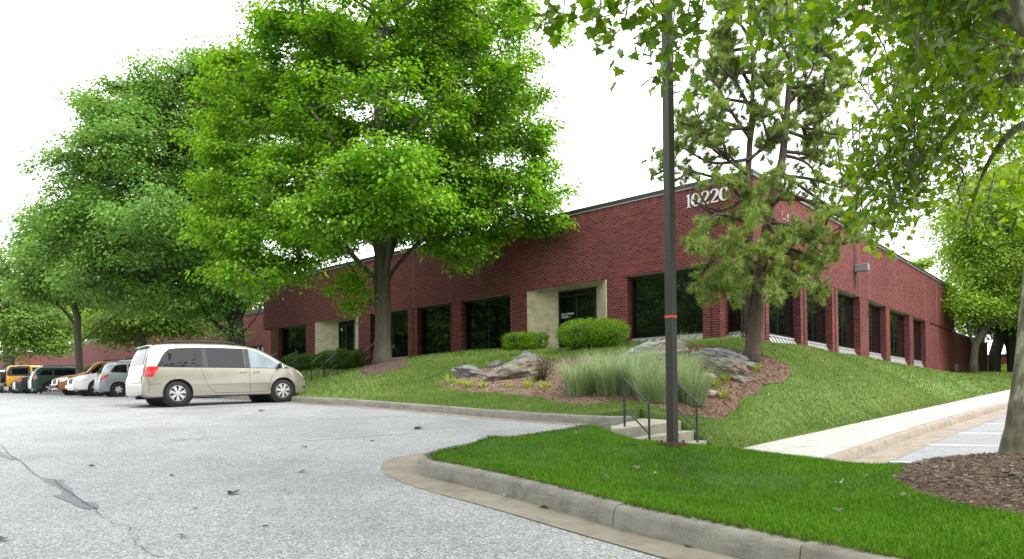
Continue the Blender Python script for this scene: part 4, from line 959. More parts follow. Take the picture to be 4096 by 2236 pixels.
limbs = [[D(962, 735), D(930, 690, -.3), D(885, 640, -.6), D(840, 590, -1), D(760, 545, -1.4)], [D(963, 740), D(985, 690, .3), D(1010, 655, .3), D(1060, 605, .2), D(1130, 565, 0), D(1220, 540, 0)],
         [D(962, 720), D(975, 650, -.4), D(985, 560, -1), D(1000, 460, -1.8)], [D(960, 700), D(940, 600, 1), D(900, 480, 1.8), D(860, 380, 2)], [D(960, 690), D(1010, 560, 1), D(1070, 440, 1.4), D(1140, 330, 1)],
         [D(950, 790), D(925, 745, -.3), D(905, 700, -.5), D(870, 655, -.7)], [D(958, 560), D(900, 440, -1), D(820, 330, -1.5), D(750, 230, -1)], [D(956, 450), D(1030, 330, -1), D(1120, 210, -1)]]
tree('maple_tree', 'large bright green maple with a forked trunk in front of the office windows', mb, trunk, .30, blobs, 1700, 125, .27, .15, M['lmaple'], M['bark'], LEAF_QUAD, limbs=limbs, seed=3, center=D(960, 420), clump=5, cr=.42)
# ---------------------------------------------------------------- second maple, behind the minivan
Y1 = 36
def D1(x, y, dy=0): return atd(x, y, Y1+dy)
b1_ = D1(596, 905); b1_[2] = hz(b1_[0], b1_[1])[0]
blobs = [B(440, 235, 105, 95, Y1), B(310, 300, 110, 105, Y1), B(560, 270, 120, 120, Y1), B(590, 195, 90, 80, Y1), B(500, 190, 70, 60, Y1), B(225, 440, 120, 110, Y1), B(400, 430, 180, 140, Y1, 4), B(570, 460, 140, 140, Y1), B(170, 590, 90, 80, Y1), B(300, 600, 160, 100, Y1, 3.4), B(480, 620, 150, 100, Y1, 3.4), B(250, 700, 130, 50, Y1, 2.4), B(430, 745, 160, 50, Y1, 2.4), B(590, 720, 80, 45, Y1, 1.6), B(400, 560, 120, 80, Y1, 2, -4), B(530, 790, 60, 22, Y1, 1.2)]
trunk = [b1_-np.array([0, 0, .2])]+[D1(x, y) for x, y in [(597, 880), (596, 850), (594, 820), (585, 770), (565, 690), (540, 600), (500, 480), (450, 330)]]
limbs = [[D1(598, 850), D1(640, 805, -.3), D1(660, 760, -.4), D1(668, 720, -.4)], [D1(592, 845), D1(550, 820, -.5), D1(500, 770, -1), D1(420, 720, -1.5), D1(320, 660, -2)], [D1(594, 830), D1(620, 770, .3), D1(640, 720, .3), D1(620, 640, .4), D1(600, 520, 0)],
         [D1(590, 810), D1(520, 720, 1), D1(420, 600, 1), D1(300, 480, 0)], [D1(580, 760), D1(480, 650, -2), D1(400, 600, -3)], [D1(560, 680), D1(470, 560, 1), D1(350, 420, 0)]]
tree('maple_tree', 'dark green maple with several stems rising behind the beige minivan', b1_, trunk, .36, blobs, 1550, 115, .36, .17, M['ldark'], M['barkdark'], LEAF_QUAD, limbs=limbs, seed=15, clump=4, cr=.60)
# ---------------------------------------------------------------- small tree among the parked cars
Y2 = 42
def D2(x, y, dy=0): return atd(x, y, Y2+dy)
b2_ = D2(203, 985); b2_[2] = float(hz(b2_[0], b2_[1])[0])
blobs = [B(160, 690, 90, 60, Y2), B(110, 640, 70, 55, Y2), B(270, 730, 90, 45, Y2, 2), B(100, 570, 50, 45, Y2), B(90, 730, 50, 34, Y2, 1.5), B(200, 620, 80, 60, Y2)]
trunk = [b2_-np.array([0, 0, .2])]+[D2(x, y) for x, y in [(201, 960), (200, 920), (198, 880), (195, 840), (196, 800), (180, 750), (160, 690)]]
limbs = [[D2(197, 865), D2(215, 850), D2(250, 825), D2(290, 795), D2(330, 760)], [D2(195, 830), D2(180, 805), D2(150, 770), D2(100, 740), D2(60, 720)]]
tree('maple_tree', 'slim forked tree growing from the kerb island between the parked cars', b2_, trunk, .19, blobs, 330, 95, .5, .19, M['ldark'], M['bark'], LEAF_QUAD, limbs, seed=8)
# ---------------------------------------------------------------- paler trees farther left
def simple_tree(px, base_y, Y, blobs, label, leaf, nclu, per, size, spread, r0, seed, stems=(), bark='barksyc', tmpl=LEAF_QUAD, group='trees around the lot', hgt=None, name='sycamore_tree'):
    b = atd(px, base_y, Y); zz = float(hz(b[0], b[1])[0]) if Y < 75 else 2.6
    b[2] = min(b[2], zz) if Y < 75 else b[2]
    tr = [b-np.array([0, 0, .3])]+[atd(x, y, Y) for x, y in stems]
    return tree(name, label, b, tr, r0, blobs, nclu, per, spread, size, leaf, M[bark], tmpl, (), group, seed, rmin=.02)
simple_tree(355, 930, 50, [B(330, 800, 90, 36, 50, 2.4), B(420, 800, 80, 36, 50, 2.4), B(290, 835, 60, 26, 50, 1.6), B(380, 770, 90, 30, 50, 2), B(470, 820, 50, 24, 50, 1.4)], 'pale mottled sycamore in front of the brick wing, just left of the minivan roof', M['lpale'], 190, 60, .24, .55, .33, 12, [(356, 880), (355, 850), (360, 815), (365, 780)])
simple_tree(18, 935, 60, [B(70, 815, 100, 50, 60, 3), B(30, 745, 80, 70, 60, 3), B(10, 660, 60, 50, 60, 2.5), B(130, 850, 50, 34, 60, 2), B(60, 870, 70, 30, 60, 2), B(-40, 800, 60, 80, 60)], 'pale green sycamore at the left edge with branches hanging to the car roofs', M['lpale'], 330, 60, .26, .65, .35, 13, [(22, 900), (20, 860), (22, 810), (20, 740), (15, 690)])
fl = ['yellow green tree rising behind the brick wing at the far left', 'round yellow green tree behind the brick wing beside the slim forked trunk', 'low yellow green tree behind the wing right of the slim forked trunk', 'bushy bright tree behind the middle of the brick wing', 'light green tree behind the wing, showing through the dark maple stems']
for i, (x, y, rx, rz) in enumerate([(110, 800, 70, 60), (205, 790, 75, 55), (300, 800, 70, 45), (430, 790, 90, 50), (610, 700, 90, 90)]):
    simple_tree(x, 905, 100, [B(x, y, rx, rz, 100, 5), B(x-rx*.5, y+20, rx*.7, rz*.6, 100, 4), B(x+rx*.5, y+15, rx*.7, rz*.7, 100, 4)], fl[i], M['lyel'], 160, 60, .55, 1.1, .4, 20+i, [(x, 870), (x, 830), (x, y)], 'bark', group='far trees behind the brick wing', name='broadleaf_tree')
simple_tree(2312, 800, 75, [B(2305, 668, 14, 10, 75, .7), B(2322, 664, 7, 7, 75, .5)], 'tip of a green treetop peeping over the right roof edge', M['lright'], 26, 50, .3, .35, .2, 31, [(2310, 740), (2308, 690)], 'bark', group='far trees behind the brick wing', name='broadleaf_tree')
# ---------------------------------------------------------------- trees at the right
Y3 = 42
b3 = atd(2449, 945, Y3); b3[2] = float(hz(b3[0], b3[1])[0])
def D3(x, y, dy=0): return atd(x, y, Y3+dy)
blobs = [B(2470, 660, 75, 65, Y3), B(2540, 590, 80, 80, Y3), B(2440, 610, 50, 60, Y3), B(2560, 720, 70, 50, Y3), B(2510, 500, 90, 80, Y3), B(2440, 740, 50, 36, Y3, 1.6), B(2590, 640, 60, 90, Y3), B(2420, 560, 40, 50, Y3, 1.6), B(2480, 780, 50, 22, Y3, 1.4), B(2410, 770, 34, 30, Y3, 1.4), B(2540, 790, 60, 24, Y3, 1.6), B(2580, 770, 60, 40, Y3, 2)]
trunk = [b3-np.array([0, 0, .2])]+[D3(x, y) for x, y in [(2449, 915), (2451, 890), (2453, 870), (2470, 840), (2490, 800), (2510, 740), (2520, 660)]]
limbs = [[D3(2452, 872), D3(2436, 830), D3(2438, 800), D3(2452, 770), D3(2466, 740)], [D3(2470, 840), D3(2500, 815, -.5), D3(2550, 800, -1), D3(2600, 795, -1)], [D3(2440, 812), D3(2462, 780, .3), D3(2472, 750, .3)]]
tree('small_tree', 'slender pale forked tree standing before the dark brick screen wall', b3, trunk, .20, blobs, 460, 100, .42, .15, M['lright'], M['bark'], tmpl=LEAF_QUAD, limbs=limbs, seed=41)
for i, (pts, lab) in enumerate([([(2513, 972), (2502, 930), (2503, 890), (2515, 850), (2535, 812)], 'dark leaning trunk with small tufts just right of the forked pale tree'), ([(2556, 985), (2549, 930), (2546, 880), (2538, 835), (2530, 800)], 'dark bent trunk rising beside the big mottled sycamore trunk')]):
    Yd = 47; b = atd(*pts[0], Yd); tr = [b-np.array([0, 0, .5])]+[atd(x, y, Yd) for x, y in pts]
    tree('pine_tree', lab, b, tr, .34, [B(2510+25*i, 815, 34, 26, Yd, 1.2), B(2540, 770, 60, 34, Yd, 2), B(2500, 740, 60, 40, Yd, 2)], 60, 60, .5, .2, M['needled'], M['barkdark'], LEAF_QUAD, (), 'trees around the lot', 45+i)
simple_tree(2600, 930, 58, [B(2480, 560, 110, 130, 58, 4), B(2570, 620, 90, 130, 58, 4), B(2600, 450, 120, 140, 58, 4), B(2420, 660, 40, 60, 58, 2)], 'tall green tree filling the sky behind the forked tree at the right', M['lright'], 420, 70, .30, .75, .4, 51, [(2600, 880), (2590, 780), (2580, 650), (2570, 520)], 'bark', name='broadleaf_tree')
simple_tree(2470, 930, 82, [B(2450, 800, 60, 40, 82, 4), B(2530, 790, 70, 50, 82, 4), B(2420, 760, 40, 40, 82, 3), B(2590, 800, 60, 50, 82, 4)], 'far green tree filling the gap above the dark brick screen wall', M['lright'], 200, 60, .4, .9, .3, 53, [(2470, 890), (2470, 840)], 'bark', name='broadleaf_tree')
for i, (x, y, rx, rz) in enumerate([(2510, 944, 40, 14), (2556, 938, 34, 14)]):
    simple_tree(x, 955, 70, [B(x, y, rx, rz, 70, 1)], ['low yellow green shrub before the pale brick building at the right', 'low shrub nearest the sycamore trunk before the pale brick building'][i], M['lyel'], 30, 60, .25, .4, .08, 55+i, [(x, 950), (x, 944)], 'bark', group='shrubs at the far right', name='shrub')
# ---------------------------------------------------------------- pine at the corner
Y4 = 18.5
pb = at(3010, 1438, Y4); pb[2] = float(hz(pb[0], pb[1])[0])
def D4(x, y, dy=0): return atd(x, y, Y4+dy)
def pine():
    rng = np.random.default_rng(61); t = thing('pine_tree', tuple(pb), 'tall two stemmed pine with open tufted branches growing from mulch at the building corner', 'tree', 'trees around the lot')
    wood = MB(); stemR = [pb-np.array([0, 0, .25]), pb+np.array([0, 0, .15])]+[D4(x, y) for x, y in [(1897, 840), (1905, 770), (1915, 690), (1922, 620), (1932, 540), (1950, 470), (1968, 400), (1978, 310), (1986, 200), (1990, 80), (1996, -60)]]
    rr = [.245, .215, .195, .165, .14, .125, .115, .11, .10, .085, .07, .05, .03]
    wood.tube(stemR, rr, 12)
    stemL = [D4(1888, 850, .05)]+[D4(x, y, .1) for x, y in [(1884, 760), (1884, 680), (1882, 600), (1880, 520), (1882, 440), (1886, 360), (1892, 270), (1894, 180), (1888, 80), (1884, -30)]]
    wood.tube(stemL, [.14, .12, .11, .10, .095, .085, .075, .06, .05, .04, .025], 10)
    guides = [  # points, nearness, tuft density
        ([(1975, 330), (2010, 285), (2070, 250), (2115, 225), (2165, 190)], 0), ([(1962, 430), (2030, 480), (2090, 520), (2150, 545), (2215, 575)], -.3), ([(1950, 475), (2020, 500), (2100, 540), (2170, 560), (2190, 620)], -.6), ([(1935, 545), (2000, 590), (2060, 600), (2110, 575), (2150, 560)], -.5),
        ([(1925, 610), (1985, 640), (2030, 660), (2060, 700), (2070, 760)], -.6), ([(1922, 640), (1960, 660), (2010, 690), (2040, 720)], -1.0), ([(1930, 560), (1990, 570), (2050, 620), (2075, 640)], -.9), ([(1915, 690), (1950, 680), (1985, 700), (2000, 735)], -1.1),
        ([(1884, 440), (1830, 400), (1790, 370), (1765, 320), (1740, 260)], 0), ([(1884, 470), (1810, 450), (1740, 430), (1690, 415), (1640, 395)], 0), ([(1882, 540), (1810, 560), (1760, 590), (1730, 625)], -.5), ([(1884, 600), (1830, 630), (1780, 670), (1755, 715), (1765, 765)], -.5),
        ([(1884, 640), (1850, 680), (1810, 720), (1790, 760)], -.9), ([(1886, 660), (1860, 690), (1830, 700), (1790, 690)], -1.2), ([(1882, 560), (1840, 545), (1800, 540), (1770, 560)], -1), ([(1880, 520), (1850, 480), (1830, 455), (1800, 450)], -1.2),
        ([(1888, 350), (1840, 280), (1810, 220), (1790, 150)], 0), ([(1890, 280), (1850, 200), (1830, 150), (1800, 110)], .3), ([(1892, 220), (1850, 150), (1835, 90), (1810, 60)], 0), ([(1888, 330), (1820, 310), (1770, 330), (1720, 300)], .3), ([(1888, 360), (1900, 300), (1930, 250), (1940, 190)], -.3),
        ([(1890, 150), (1920, 90), (1940, 40), (1955, -30)], 0), ([(1985, 260), (2030, 200), (2060, 140), (2080, 90)], .3), ([(1986, 200), (2030, 130), (2050, 60), (2070, 0)], 0), ([(1980, 300), (2020, 320), (2060, 330), (2080, 360)], .2), ([(1970, 390), (2010, 400), (2040, 420), (2060, 460)], -.2),
        ([(1960, 440), (1930, 450), (1915, 480), (1900, 510)], -1.2), ([(1940, 500), (1910, 520), (1890, 540), (1880, 580)], -1.3), ([(1930, 560), (1945, 580), (1965, 610), (1960, 650)], -1.2), ([(1935, 520), (1960, 500), (1975, 450), (1940, 430)], -.8),
        ([(1886, 400), (1910, 380), (1935, 350), (1950, 300)], .3), ([(1886, 440), (1860, 420), (1830, 390), (1790, 400)], .2), ([(1976, 310), (1955, 260), (1940, 220), (1930, 150)], .2), ([(1988, 150), (1960, 100), (1950, 60), (1930, 20)], .2), ([(1994, 0), (2040, -20), (2080, -10)], .2), ([(1890, 100), (1850, 40), (1830, 0)], .2), ([(1990, 120), (2010, 90), (2025, 40)], .1), ([(1985, 230), (2015, 240), (2050, 235), (2085, 255)], .4), ([(1884, 480), (1840, 520), (1790, 525), (1745, 470)], .2), ([(1945, 500), (2040, 505), (2130, 535), (2200, 545), (2240, 560)], -.2), ([(1960, 440), (2040, 450), (2120, 470), (2170, 440)], .1), ([(1930, 580), (2020, 600), (2100, 615), (2160, 600)], -.4), ([(1925, 600), (2000, 630), (2080, 650), (2110, 640)], -.4), ([(1930, 600), (1890, 640), (1850, 650), (1835, 690)], -1.4), ([(1922, 640), (1900, 700), (1870, 720), (1850, 745)], -1.3)]
    tuft = []; extra = []
    for pts, dy in guides:
        for _ in range(5 if pts[-1][1] < 400 else 1):
            k = int(rng.integers(1, len(pts)-1)); x, y = pts[k]; (x2, y2) = pts[k+1]; a = math.atan2(y2-y, x2-x)+rng.choice([-1, 1])*rng.uniform(.5, 1.1); l = rng.uniform(30, 75)
            extra.append(([(x, y), (x+math.cos(a)*l*.5, y+math.sin(a)*l*.5-4), (x+math.cos(a)*l, y+math.sin(a)*l-12)], dy*.8+rng.normal()*.45))
    guides += [([(1890, 260), (1830, 250), (1770, 240), (1725, 230)], .2), ([(1888, 320), (1810, 330), (1745, 350), (1700, 370)], .1), ([(1985, 220), (2050, 210), (2110, 170), (2140, 130)], .2), ([(1980, 330), (2050, 350), (2120, 340), (2170, 300)], .1), ([(1894, 180), (1830, 190), (1780, 220), (1740, 190)], .2), ([(1970, 380), (2040, 390), (2090, 420), (2110, 380)], .1), ([(1886, 400), (1800, 410), (1740, 385), (1690, 350)], .1), ([(1990, 80), (2050, 110), (2090, 150), (2130, 160)], .3), ([(1890, 120), (1840, 130), (1790, 170), (1760, 150)], .3)]
    for pts, dy in guides+extra:
        n = len(pts); p3 = [D4(x, y, dy*i/(n-1)*1.3+rng.normal(0, .12)*(i > 0)) for i, (x, y) in enumerate(pts)]
        Q = resample3(p3, .12); L = len(Q); wood.tube(Q, [.045*(1-i/L)+.010 for i in range(L)], 5)
        for i, q in enumerate(Q):
            f = i/L
            if f < .2: continue
            for _ in range(2 if f > .45 else 1):
                if rng.uniform() < (.08 if q[2] > 7.0 else .25): continue
                d = rng.normal(size=3); d[2] += .3; d /= np.linalg.norm(d); l = rng.uniform(.12, .42)*(1.15-f*.5); e = q+d*l
                wood.tube([q, q+d*l*.5+rng.normal(size=3)*.02, e], [.010, .008, .006], 3, cap=False); tuft.append((e, d))
                if rng.uniform() < .75:
                    d2 = d+rng.normal(size=3)*.7; d2 /= np.linalg.norm(d2); e2 = q+d*l*.5+d2*l*.7; tuft.append((e2, d2))
        tuft.append((Q[-1], np.array([0, 0, 1.])))
    wood.build('trunk', M['barkpine'], t, smooth=True)
    tuft = [q for q in tuft if not (1700 < proj(q[0])[0]/DS < 1830 and 465 < proj(q[0])[1]/DS < 545 and rng.uniform() < .93)]
    c = np.array([a for a, _ in tuft]); dd = np.array([b for _, b in tuft]); k = 46
    P_ = np.repeat(c, k, 0); a = np.repeat(dd, k, 0)+rng.normal(size=(len(c)*k, 3))*.75; a[:, 2] += .15; a /= np.linalg.norm(a, axis=1)[:, None]
    P_ = P_-a*.02-np.repeat(dd, k, 0)*rng.uniform(0, .12, (len(P_), 1)); ln = rng.uniform(.12, .23, (len(P_), 1)); s = np.cross(a, rng.normal(size=a.shape)); s /= np.linalg.norm(s, axis=1)[:, None]; w = .0095
    V = np.stack([P_-s*w, P_+s*w, P_+a*ln], 1).reshape(-1, 3); link('crown', np_mesh('crown', V, np.arange(len(V)).reshape(-1, 3)), t, M['needle'])
pine()
# ---------------------------------------------------------------- sycamore overhanging from the right
def sycamore():
    rng = np.random.default_rng(71); Ys = 7.6
    base = at(4150, 1838, Ys); base[2] = float(iz(base[0], base[1])[0])
    t = thing('sycamore_tree', tuple(base), 'near mottled sycamore cut by the right edge, its leafy branches hanging across the top', 'tree', 'trees around the lot')
    w = MB(); path = [base+np.array([-.03, 0, -.15]), base+np.array([-.02, 0, .08])]+[at(x, y, Ys) for x, y in [(4150, 1720), (4172, 1500), (4195, 1200), (4215, 900), (4235, 500), (4250, 0), (4262, -600), (4270, -1300)]]
    w.tube(path, [.40, .335, .29, .262, .245, .235, .22, .205, .19, .15], 20)
    limbs = [[(4240, 300, 7.6), (3950, -150, 7.8), (3500, -330, 7.6), (3000, -330, 7.2), (2600, -260, 6.9), (2250, -160, 6.7)], [(4245, 200, 7.6), (3900, 0, 8.5), (3600, -60, 9.5), (3300, -60, 9.6)], [(4230, 600, 7.6), (4050, 200, 9.5), (3850, 150, 11), (3650, 260, 11.5)],
             [(4235, 500, 7.6), (4080, 300, 9), (3880, 430, 10.5), (3740, 620, 11), (3640, 820, 11)], [(4225, 700, 7.6), (4100, 500, 9.5), (3960, 640, 11), (3860, 900, 11.5)]]
    for lp in limbs: Q = resample3([at(*p) for p in lp], .25); w.tube(Q, [.085*(1-i/len(Q))+.014 for i in range(len(Q))], 7)
    # sprays: start on a limb, droop to a tip (source pixels + distance)
    near = [([(2250, -160), (2215, -60), (2190, 40), (2175, 120)], 6.7, 26, .09), ([(2300, -190), (2270, -60), (2255, 30), (2250, 90)], 6.7, 18, .09), ([(2420, -220), (2410, -80), (2400, 40), (2380, 110)], 6.9, 30, .12), ([(2520, -240), (2520, -80), (2500, 80), (2450, 150)], 6.9, 40, .13),
            ([(2620, -260), (2620, -60), (2600, 120), (2560, 260)], 6.9, 50, .14), ([(2700, -270), (2700, 0), (2680, 220), (2650, 360)], 7, 58, .13), ([(2740, -270), (2760, 0), (2720, 180), (2700, 300)], 7, 45, .13), ([(2820, -300), (2820, -60), (2800, 60), (2770, 150)], 7.1, 30, .12), ([(2560, -200), (2600, 0), (2690, 100), (2760, 200)], 6.9, 34, .12), ([(2480, -200), (2480, -20), (2440, 60), (2360, 70)], 6.9, 26, .10),
            ([(3040, -320), (3060, -100), (3080, 80), (3070, 170)], 7.4, 42, .14), ([(3120, -320), (3140, -60), (3150, 130), (3110, 290)], 7.5, 50, .14), ([(3240, -200), (3250, 0), (3230, 130), (3180, 210)], 8, 46, .14), ([(3330, -100), (3350, 20), (3330, 120), (3290, 190)], 8.5, 42, .14), ([(3420, -100), (3450, 30), (3460, 150), (3420, 260)], 9, 46, .15), ([(3000, -330), (3010, -150), (3020, 0), (3000, 60)], 7.3, 26, .12), ([(3200, -320), (3200, -150), (3190, 0), (3200, 90)], 7.6, 34, .13), ([(3380, -330), (3400, -150), (3400, 0), (3380, 60)], 8, 40, .14), ([(3550, -330), (3560, -150), (3560, 0), (3540, 120)], 8.4, 44, .15), ([(2950, -330), (2940, -180), (2920, -60), (2900, 10)], 7.3, 20, .10)]
    pos = []; nrm = []; spin = []; siz = []
    def spray(Q, n, sp, size):
        L = len(Q); w.tube(Q, [.011*(1-i/L)+.003 for i in range(L)], 4, cap=False)
        for _ in range(n):
            f = rng.uniform(.18, 1)**.8; q = Q[min(L-1, int(f*L))]; o = rng.normal(size=3)*sp*np.array([1, 1, .8]); p = q+o
            if rng.uniform() < .35: w.tube([q, p], [.004, .002], 3, cap=False)
            pos.append(p); e = rng.normal(size=3)*.75; nrm.append(e+np.array([0, -.25, .75])); spin.append(o*3+np.array([rng.normal()*.4, rng.normal()*.4, -.9])); siz.append(size*rng.uniform(.6, 1.25))
    for pts, Yn, n, sp in near: spray(resample3([at(x, y, Yn+.25*rng.normal()) for x, y in pts], .12), n, sp*1.05, .112)
    nn = len(pos)
    # deeper foliage of the same crown towards the right
    def region(x0, x1, y0, y1, Y0_, Y1_, n, per, size, cond=lambda x, y: True):
        k = 0
        while k < n:
            x, y, Yq = rng.uniform(x0, x1), rng.uniform(y0, y1), rng.uniform(Y0_, Y1_)
            if not cond(x, y): continue
            k += 1; a = at(x+rng.normal()*60, y-200, Yq); b_ = at(x, y, Yq); mid = (a+b_)/2+rng.normal(size=3)*.12
            spray(resample3([a, mid, b_], .15), per, .20, size)
    left_edge = lambda x, y: x > np.interp(y, [-100, 200, 420, 560, 700, 850, 1000, 1200], [3440, 3560, 3490, 3540, 3440, 3560, 3820, 4020])
    region(3460, 4200, -80, 560, 9.5, 13, 150, 22, .105, left_edge)
    region(3500, 4200, 300, 900, 10.5, 13, 95, 20, .10, left_edge)
    region(3420, 3700, 640, 1000, 10.5, 12, 46, 20, .10, lambda x, y: y < 1000-abs(x-3560)*1.2 and y > 640)
    region(3650, 4200, -100, 350, 8, 10, 60, 20, .11)
    region(3350, 4200, -250, 60, 8.5, 11, 70, 22, .11)
    # unseen crown, spread and thickened to shade lawn and drive, mirrors in car windows
    big = blob_points([((5.5, 4.5, 11.5), (6.5, 5.5, 3.6)), ((1.5, 2.5, 10.5), (4.5, 4.5, 2.6)), ((8.5, 8.0, 13.0), (5, 4, 3)), ((5, -2, 11), (6, 5, 3)), ((-3.0, 2.0, 9.5), (4.8, 4.5, 2.2)), ((-6.5, .5, 9.5), (4.5, 4.5, 2.2))], 1000, rng, .5)
    big = big[big[:, 2] > 1.6+.63*np.maximum(big[:, 1], 0)+1.0]
    for b_ in big[::3]:
        a = b_+np.array([5.6-b_[0], 7-b_[1], 2.0])*.16; w.tube(resample3([a, (a+b_)/2+rng.normal(size=3)*.1, b_], .3), .02, 4, cap=False)
    nb_ = len(big)*22; pb_ = np.repeat(big, 22, 0)+rng.normal(size=(nb_, 3))*np.array([.5, .5, .32]); nn_ = rng.normal(size=(nb_, 3))*.5+np.array([0, 0, 1.])
    V, Fq = leaves_np(pb_, nn_, .26*rng.uniform(.6, 1.25, nb_), LEAF_MAPLE, rng); tag(link('upper_shade_foliage', np_mesh('upper_shade_foliage', V, Fq), t, M['lsyc']), kind='stuff')
    w.build('trunk', M['barksyc'], t, smooth=True)
    pos, nrm, spin, siz = np.array(pos), np.array(nrm), np.array(spin), np.array(siz)
    dist = np.linalg.norm(pos-EYE, axis=1); px = np.array([proj(p) for p in pos]); vis = (px[:, 0] > 0) & (px[:, 0] < 4096) & (px[:, 1] > 0)
    key = np.where(vis, siz/dist, 0); order = np.argsort(-key); pick = order[:300]; rest = order[300:]
    T, fc = LEAF_SYC; me = bpy.data.meshes.new('leaf'); me.from_pydata([tuple(q) for q in T], [], fc); me.materials.append(M['lsycobj']); mi = t.matrix_basis.inverted()
    for i in pick:
        n = nrm[i]/np.linalg.norm(nrm[i]); v = spin[i]-(spin[i]@n)*n; v /= np.linalg.norm(v); u = np.cross(v, n); s = siz[i]
        o = bpy.data.objects.new('leaf', me); COL.objects.link(o); o.parent = t; o.matrix_parent_inverse = mi
        o.matrix_basis = Matrix(((u[0]*s, v[0]*s, n[0]*s, pos[i][0]), (u[1]*s, v[1]*s, n[1]*s, pos[i][1]), (u[2]*s, v[2]*s, n[2]*s, pos[i][2]), (0, 0, 0, 1)))
    V, Fq = leaves_np(pos[rest], nrm[rest], siz[rest], LEAF_SYC, rng, spin[rest]); tag(link('foliage', np_mesh('foliage', V, Fq), t, M['lsyc']), kind='stuff')
sycamore()
# ---------------------------------------------------------------- trees across the drive, seen only as reflections in the glass
def far_copy(src, x, y, z, s, rz, label):
    o = src.copy(); COL.objects.link(o); o.location = (x, y, z); o.rotation_euler = (0, 0, rz); o.scale = (s,)*3; o['label'] = label; o['group'] = 'trees beyond the lot'
    for c in src.children:
        d = c.copy(); COL.objects.link(d); d.parent = o; d.matrix_parent_inverse = c.matrix_parent_inverse
    return o
rngf = np.random.default_rng(5); fb = np.array([-46., 8., 1.0])
fblobs = [(tuple(fb+np.array(c)), r) for c, r in [((0, 0, 8), (5, 5, 4)), ((2, 1, 6), (4, 4, 3)), ((-2, -2, 6), (4, 4, 3)), ((0, 0, 4), (4.5, 4.5, 2.2))]]
src = tree('broadleaf_tree', 'round green tree beyond the left side of the parking lot', fb, [fb, fb+np.array([0, 0, 2]), fb+np.array([0, 0, 5]), fb+np.array([0, 0, 8])], .35, fblobs, 260, 110, .7, .30, M['ldark'], M['bark'], LEAF_QUAD, (), 'trees beyond the lot', 91)
refl = [(-42, -6, 1.6), (-50, 22, 1.8), (-58, 34, 1.8), (-36, -20, 1.5), (-20, -26, 1.3), (-4, -30, 1.2), (12, -28, 1.3), (26, -9, 1.2), (20, -17, 1.2), (42, 30, 1.4), (40, 47, 1.5), (48, 54, 1.6), (58, 64, 1.7), (50, 40, 1.5), (66, 74, 1.8), (56, 52, 1.6), (-44, 2, 1.5), (-52, 12, 1.7), (-40, 14, 1.3), (-72, 48, 1.6), (36, 10, 1.2)]
side = {'left': 0, 'right': 0, 'near': 0}
words_ = ['first', 'second', 'third', 'fourth', 'fifth', 'sixth', 'seventh', 'eighth', 'ninth', 'tenth', 'eleventh']
for i, (x, y, s) in enumerate(refl):
    sd_ = 'left' if x < -22 else 'right' if x > 34 else 'near'; side[sd_] += 1
    far_copy(src, x, y, float(lz(y))-.4 if x < 20 else .6, s, i*1.3, 'round green tree out past the %s edge of the lot, %s of its line' % (sd_, words_[side[sd_]-1]))
# ================================================================ lawn, beds, planting, small things
M['grassn'] = grassmat('island_grass', [(.044, .160, .006), (.072, .215, .008), (.105, .275, .008), (.15, .32, .015), (.24, .35, .05)], [(.72, .74, .7), (1, 1, 1), (1.2, 1.12, 1.1)], .9)
M['grassh'] = grassmat('slope_grass', [(.070, .180, .012), (.105, .235, .018), (.155, .285, .035), (.27, .33, .10), (.40, .36, .19)], [(.70, .80, .70), (1, 1, 1), (1.5, 1.22, 1.6)], .5)
bedpx = [(1096, 966), (1130, 978), (1190, 988), (1240, 990), (1300, 996), (1360, 1004), (1420, 1014), (1470, 1022), (1540, 1012), (1600, 1014), (1680, 1036), (1740, 1046), (1790, 1054), (1830, 1046), (1852, 1026), (1868, 1005), (1905, 988), (1950, 966), (1984, 950), (1992, 936), (1976, 918), (1940, 902), (1905, 892), (1870, 884), (1820, 876), (1780, 870), (1735, 866), (1690, 868), (1640, 880), (1560, 894), (1480, 900), (1420, 902), (1360, 900), (1290, 912), (1220, 928), (1160, 946), (1120, 958)]
BED = np.array([on_hill(x*DS, y*DS)[:2] for x, y in bedpx])
Bc = BED.mean(0)
mpx = [on_hill(x*DS, y*DS)[:2] for x, y in [(900, 940), (925, 946), (960, 942), (1000, 930), (1030, 915), (1022, 908), (985, 903), (940, 908), (915, 922)]]
MRING = np.array(mpx)
mulchpx = [(2236, 1192), (2262, 1220), (2300, 1240), (2360, 1262), (2430, 1276), (2500, 1288), (2580, 1300), (2700, 1310), (2800, 1260), (2760, 1180), (2640, 1148), (2520, 1146), (2460, 1148), (2400, 1152), (2330, 1164), (2280, 1174)]
SM = np.array([on_surf(x*DS, y*DS, iz, np.linspace(3.5, 14, 900))[:2] for x, y in mulchpx])
def bed_mesh(name, L, f, mat, dz, step):
    def z(x, y):
        d = edge_dist(np.stack([x, y], 1), L); n_ = np.array([noise.noise(Vector((a*3, b*3, 2))) for a, b in zip(x, y)])
        return f(x, y)+np.minimum(dz, .004+d*.25)+n_*.012*np.minimum(1, d*4)
    return tag(link(name, poly_mesh(name, [tuple(p) for p in L], step, z, jitter=step*.3), None, mat), kind='structure')
def ragged(L, amp, step):
    Q = resample(np.vstack([L, L[:1]]), step)[:-1]; n_ = normals2(Q)
    return Q+n_*np.array([amp*noise.noise(Vector((p[0]*2.3, p[1]*2.3, 9))) for p in Q])[:, None]
BED = ragged(BED, .16, .25); SM = ragged(SM, .10, .15); MRING = ragged(MRING, .12, .3)
bed_mesh('mulch_bed', BED, hz, M['mulch'], .05, .22); bed_mesh('mulch_ring', MRING, hz, M['mulchd'], .07, .25); bed_mesh('mulch_bed', SM, iz, M['mulchd'], .05, .12)
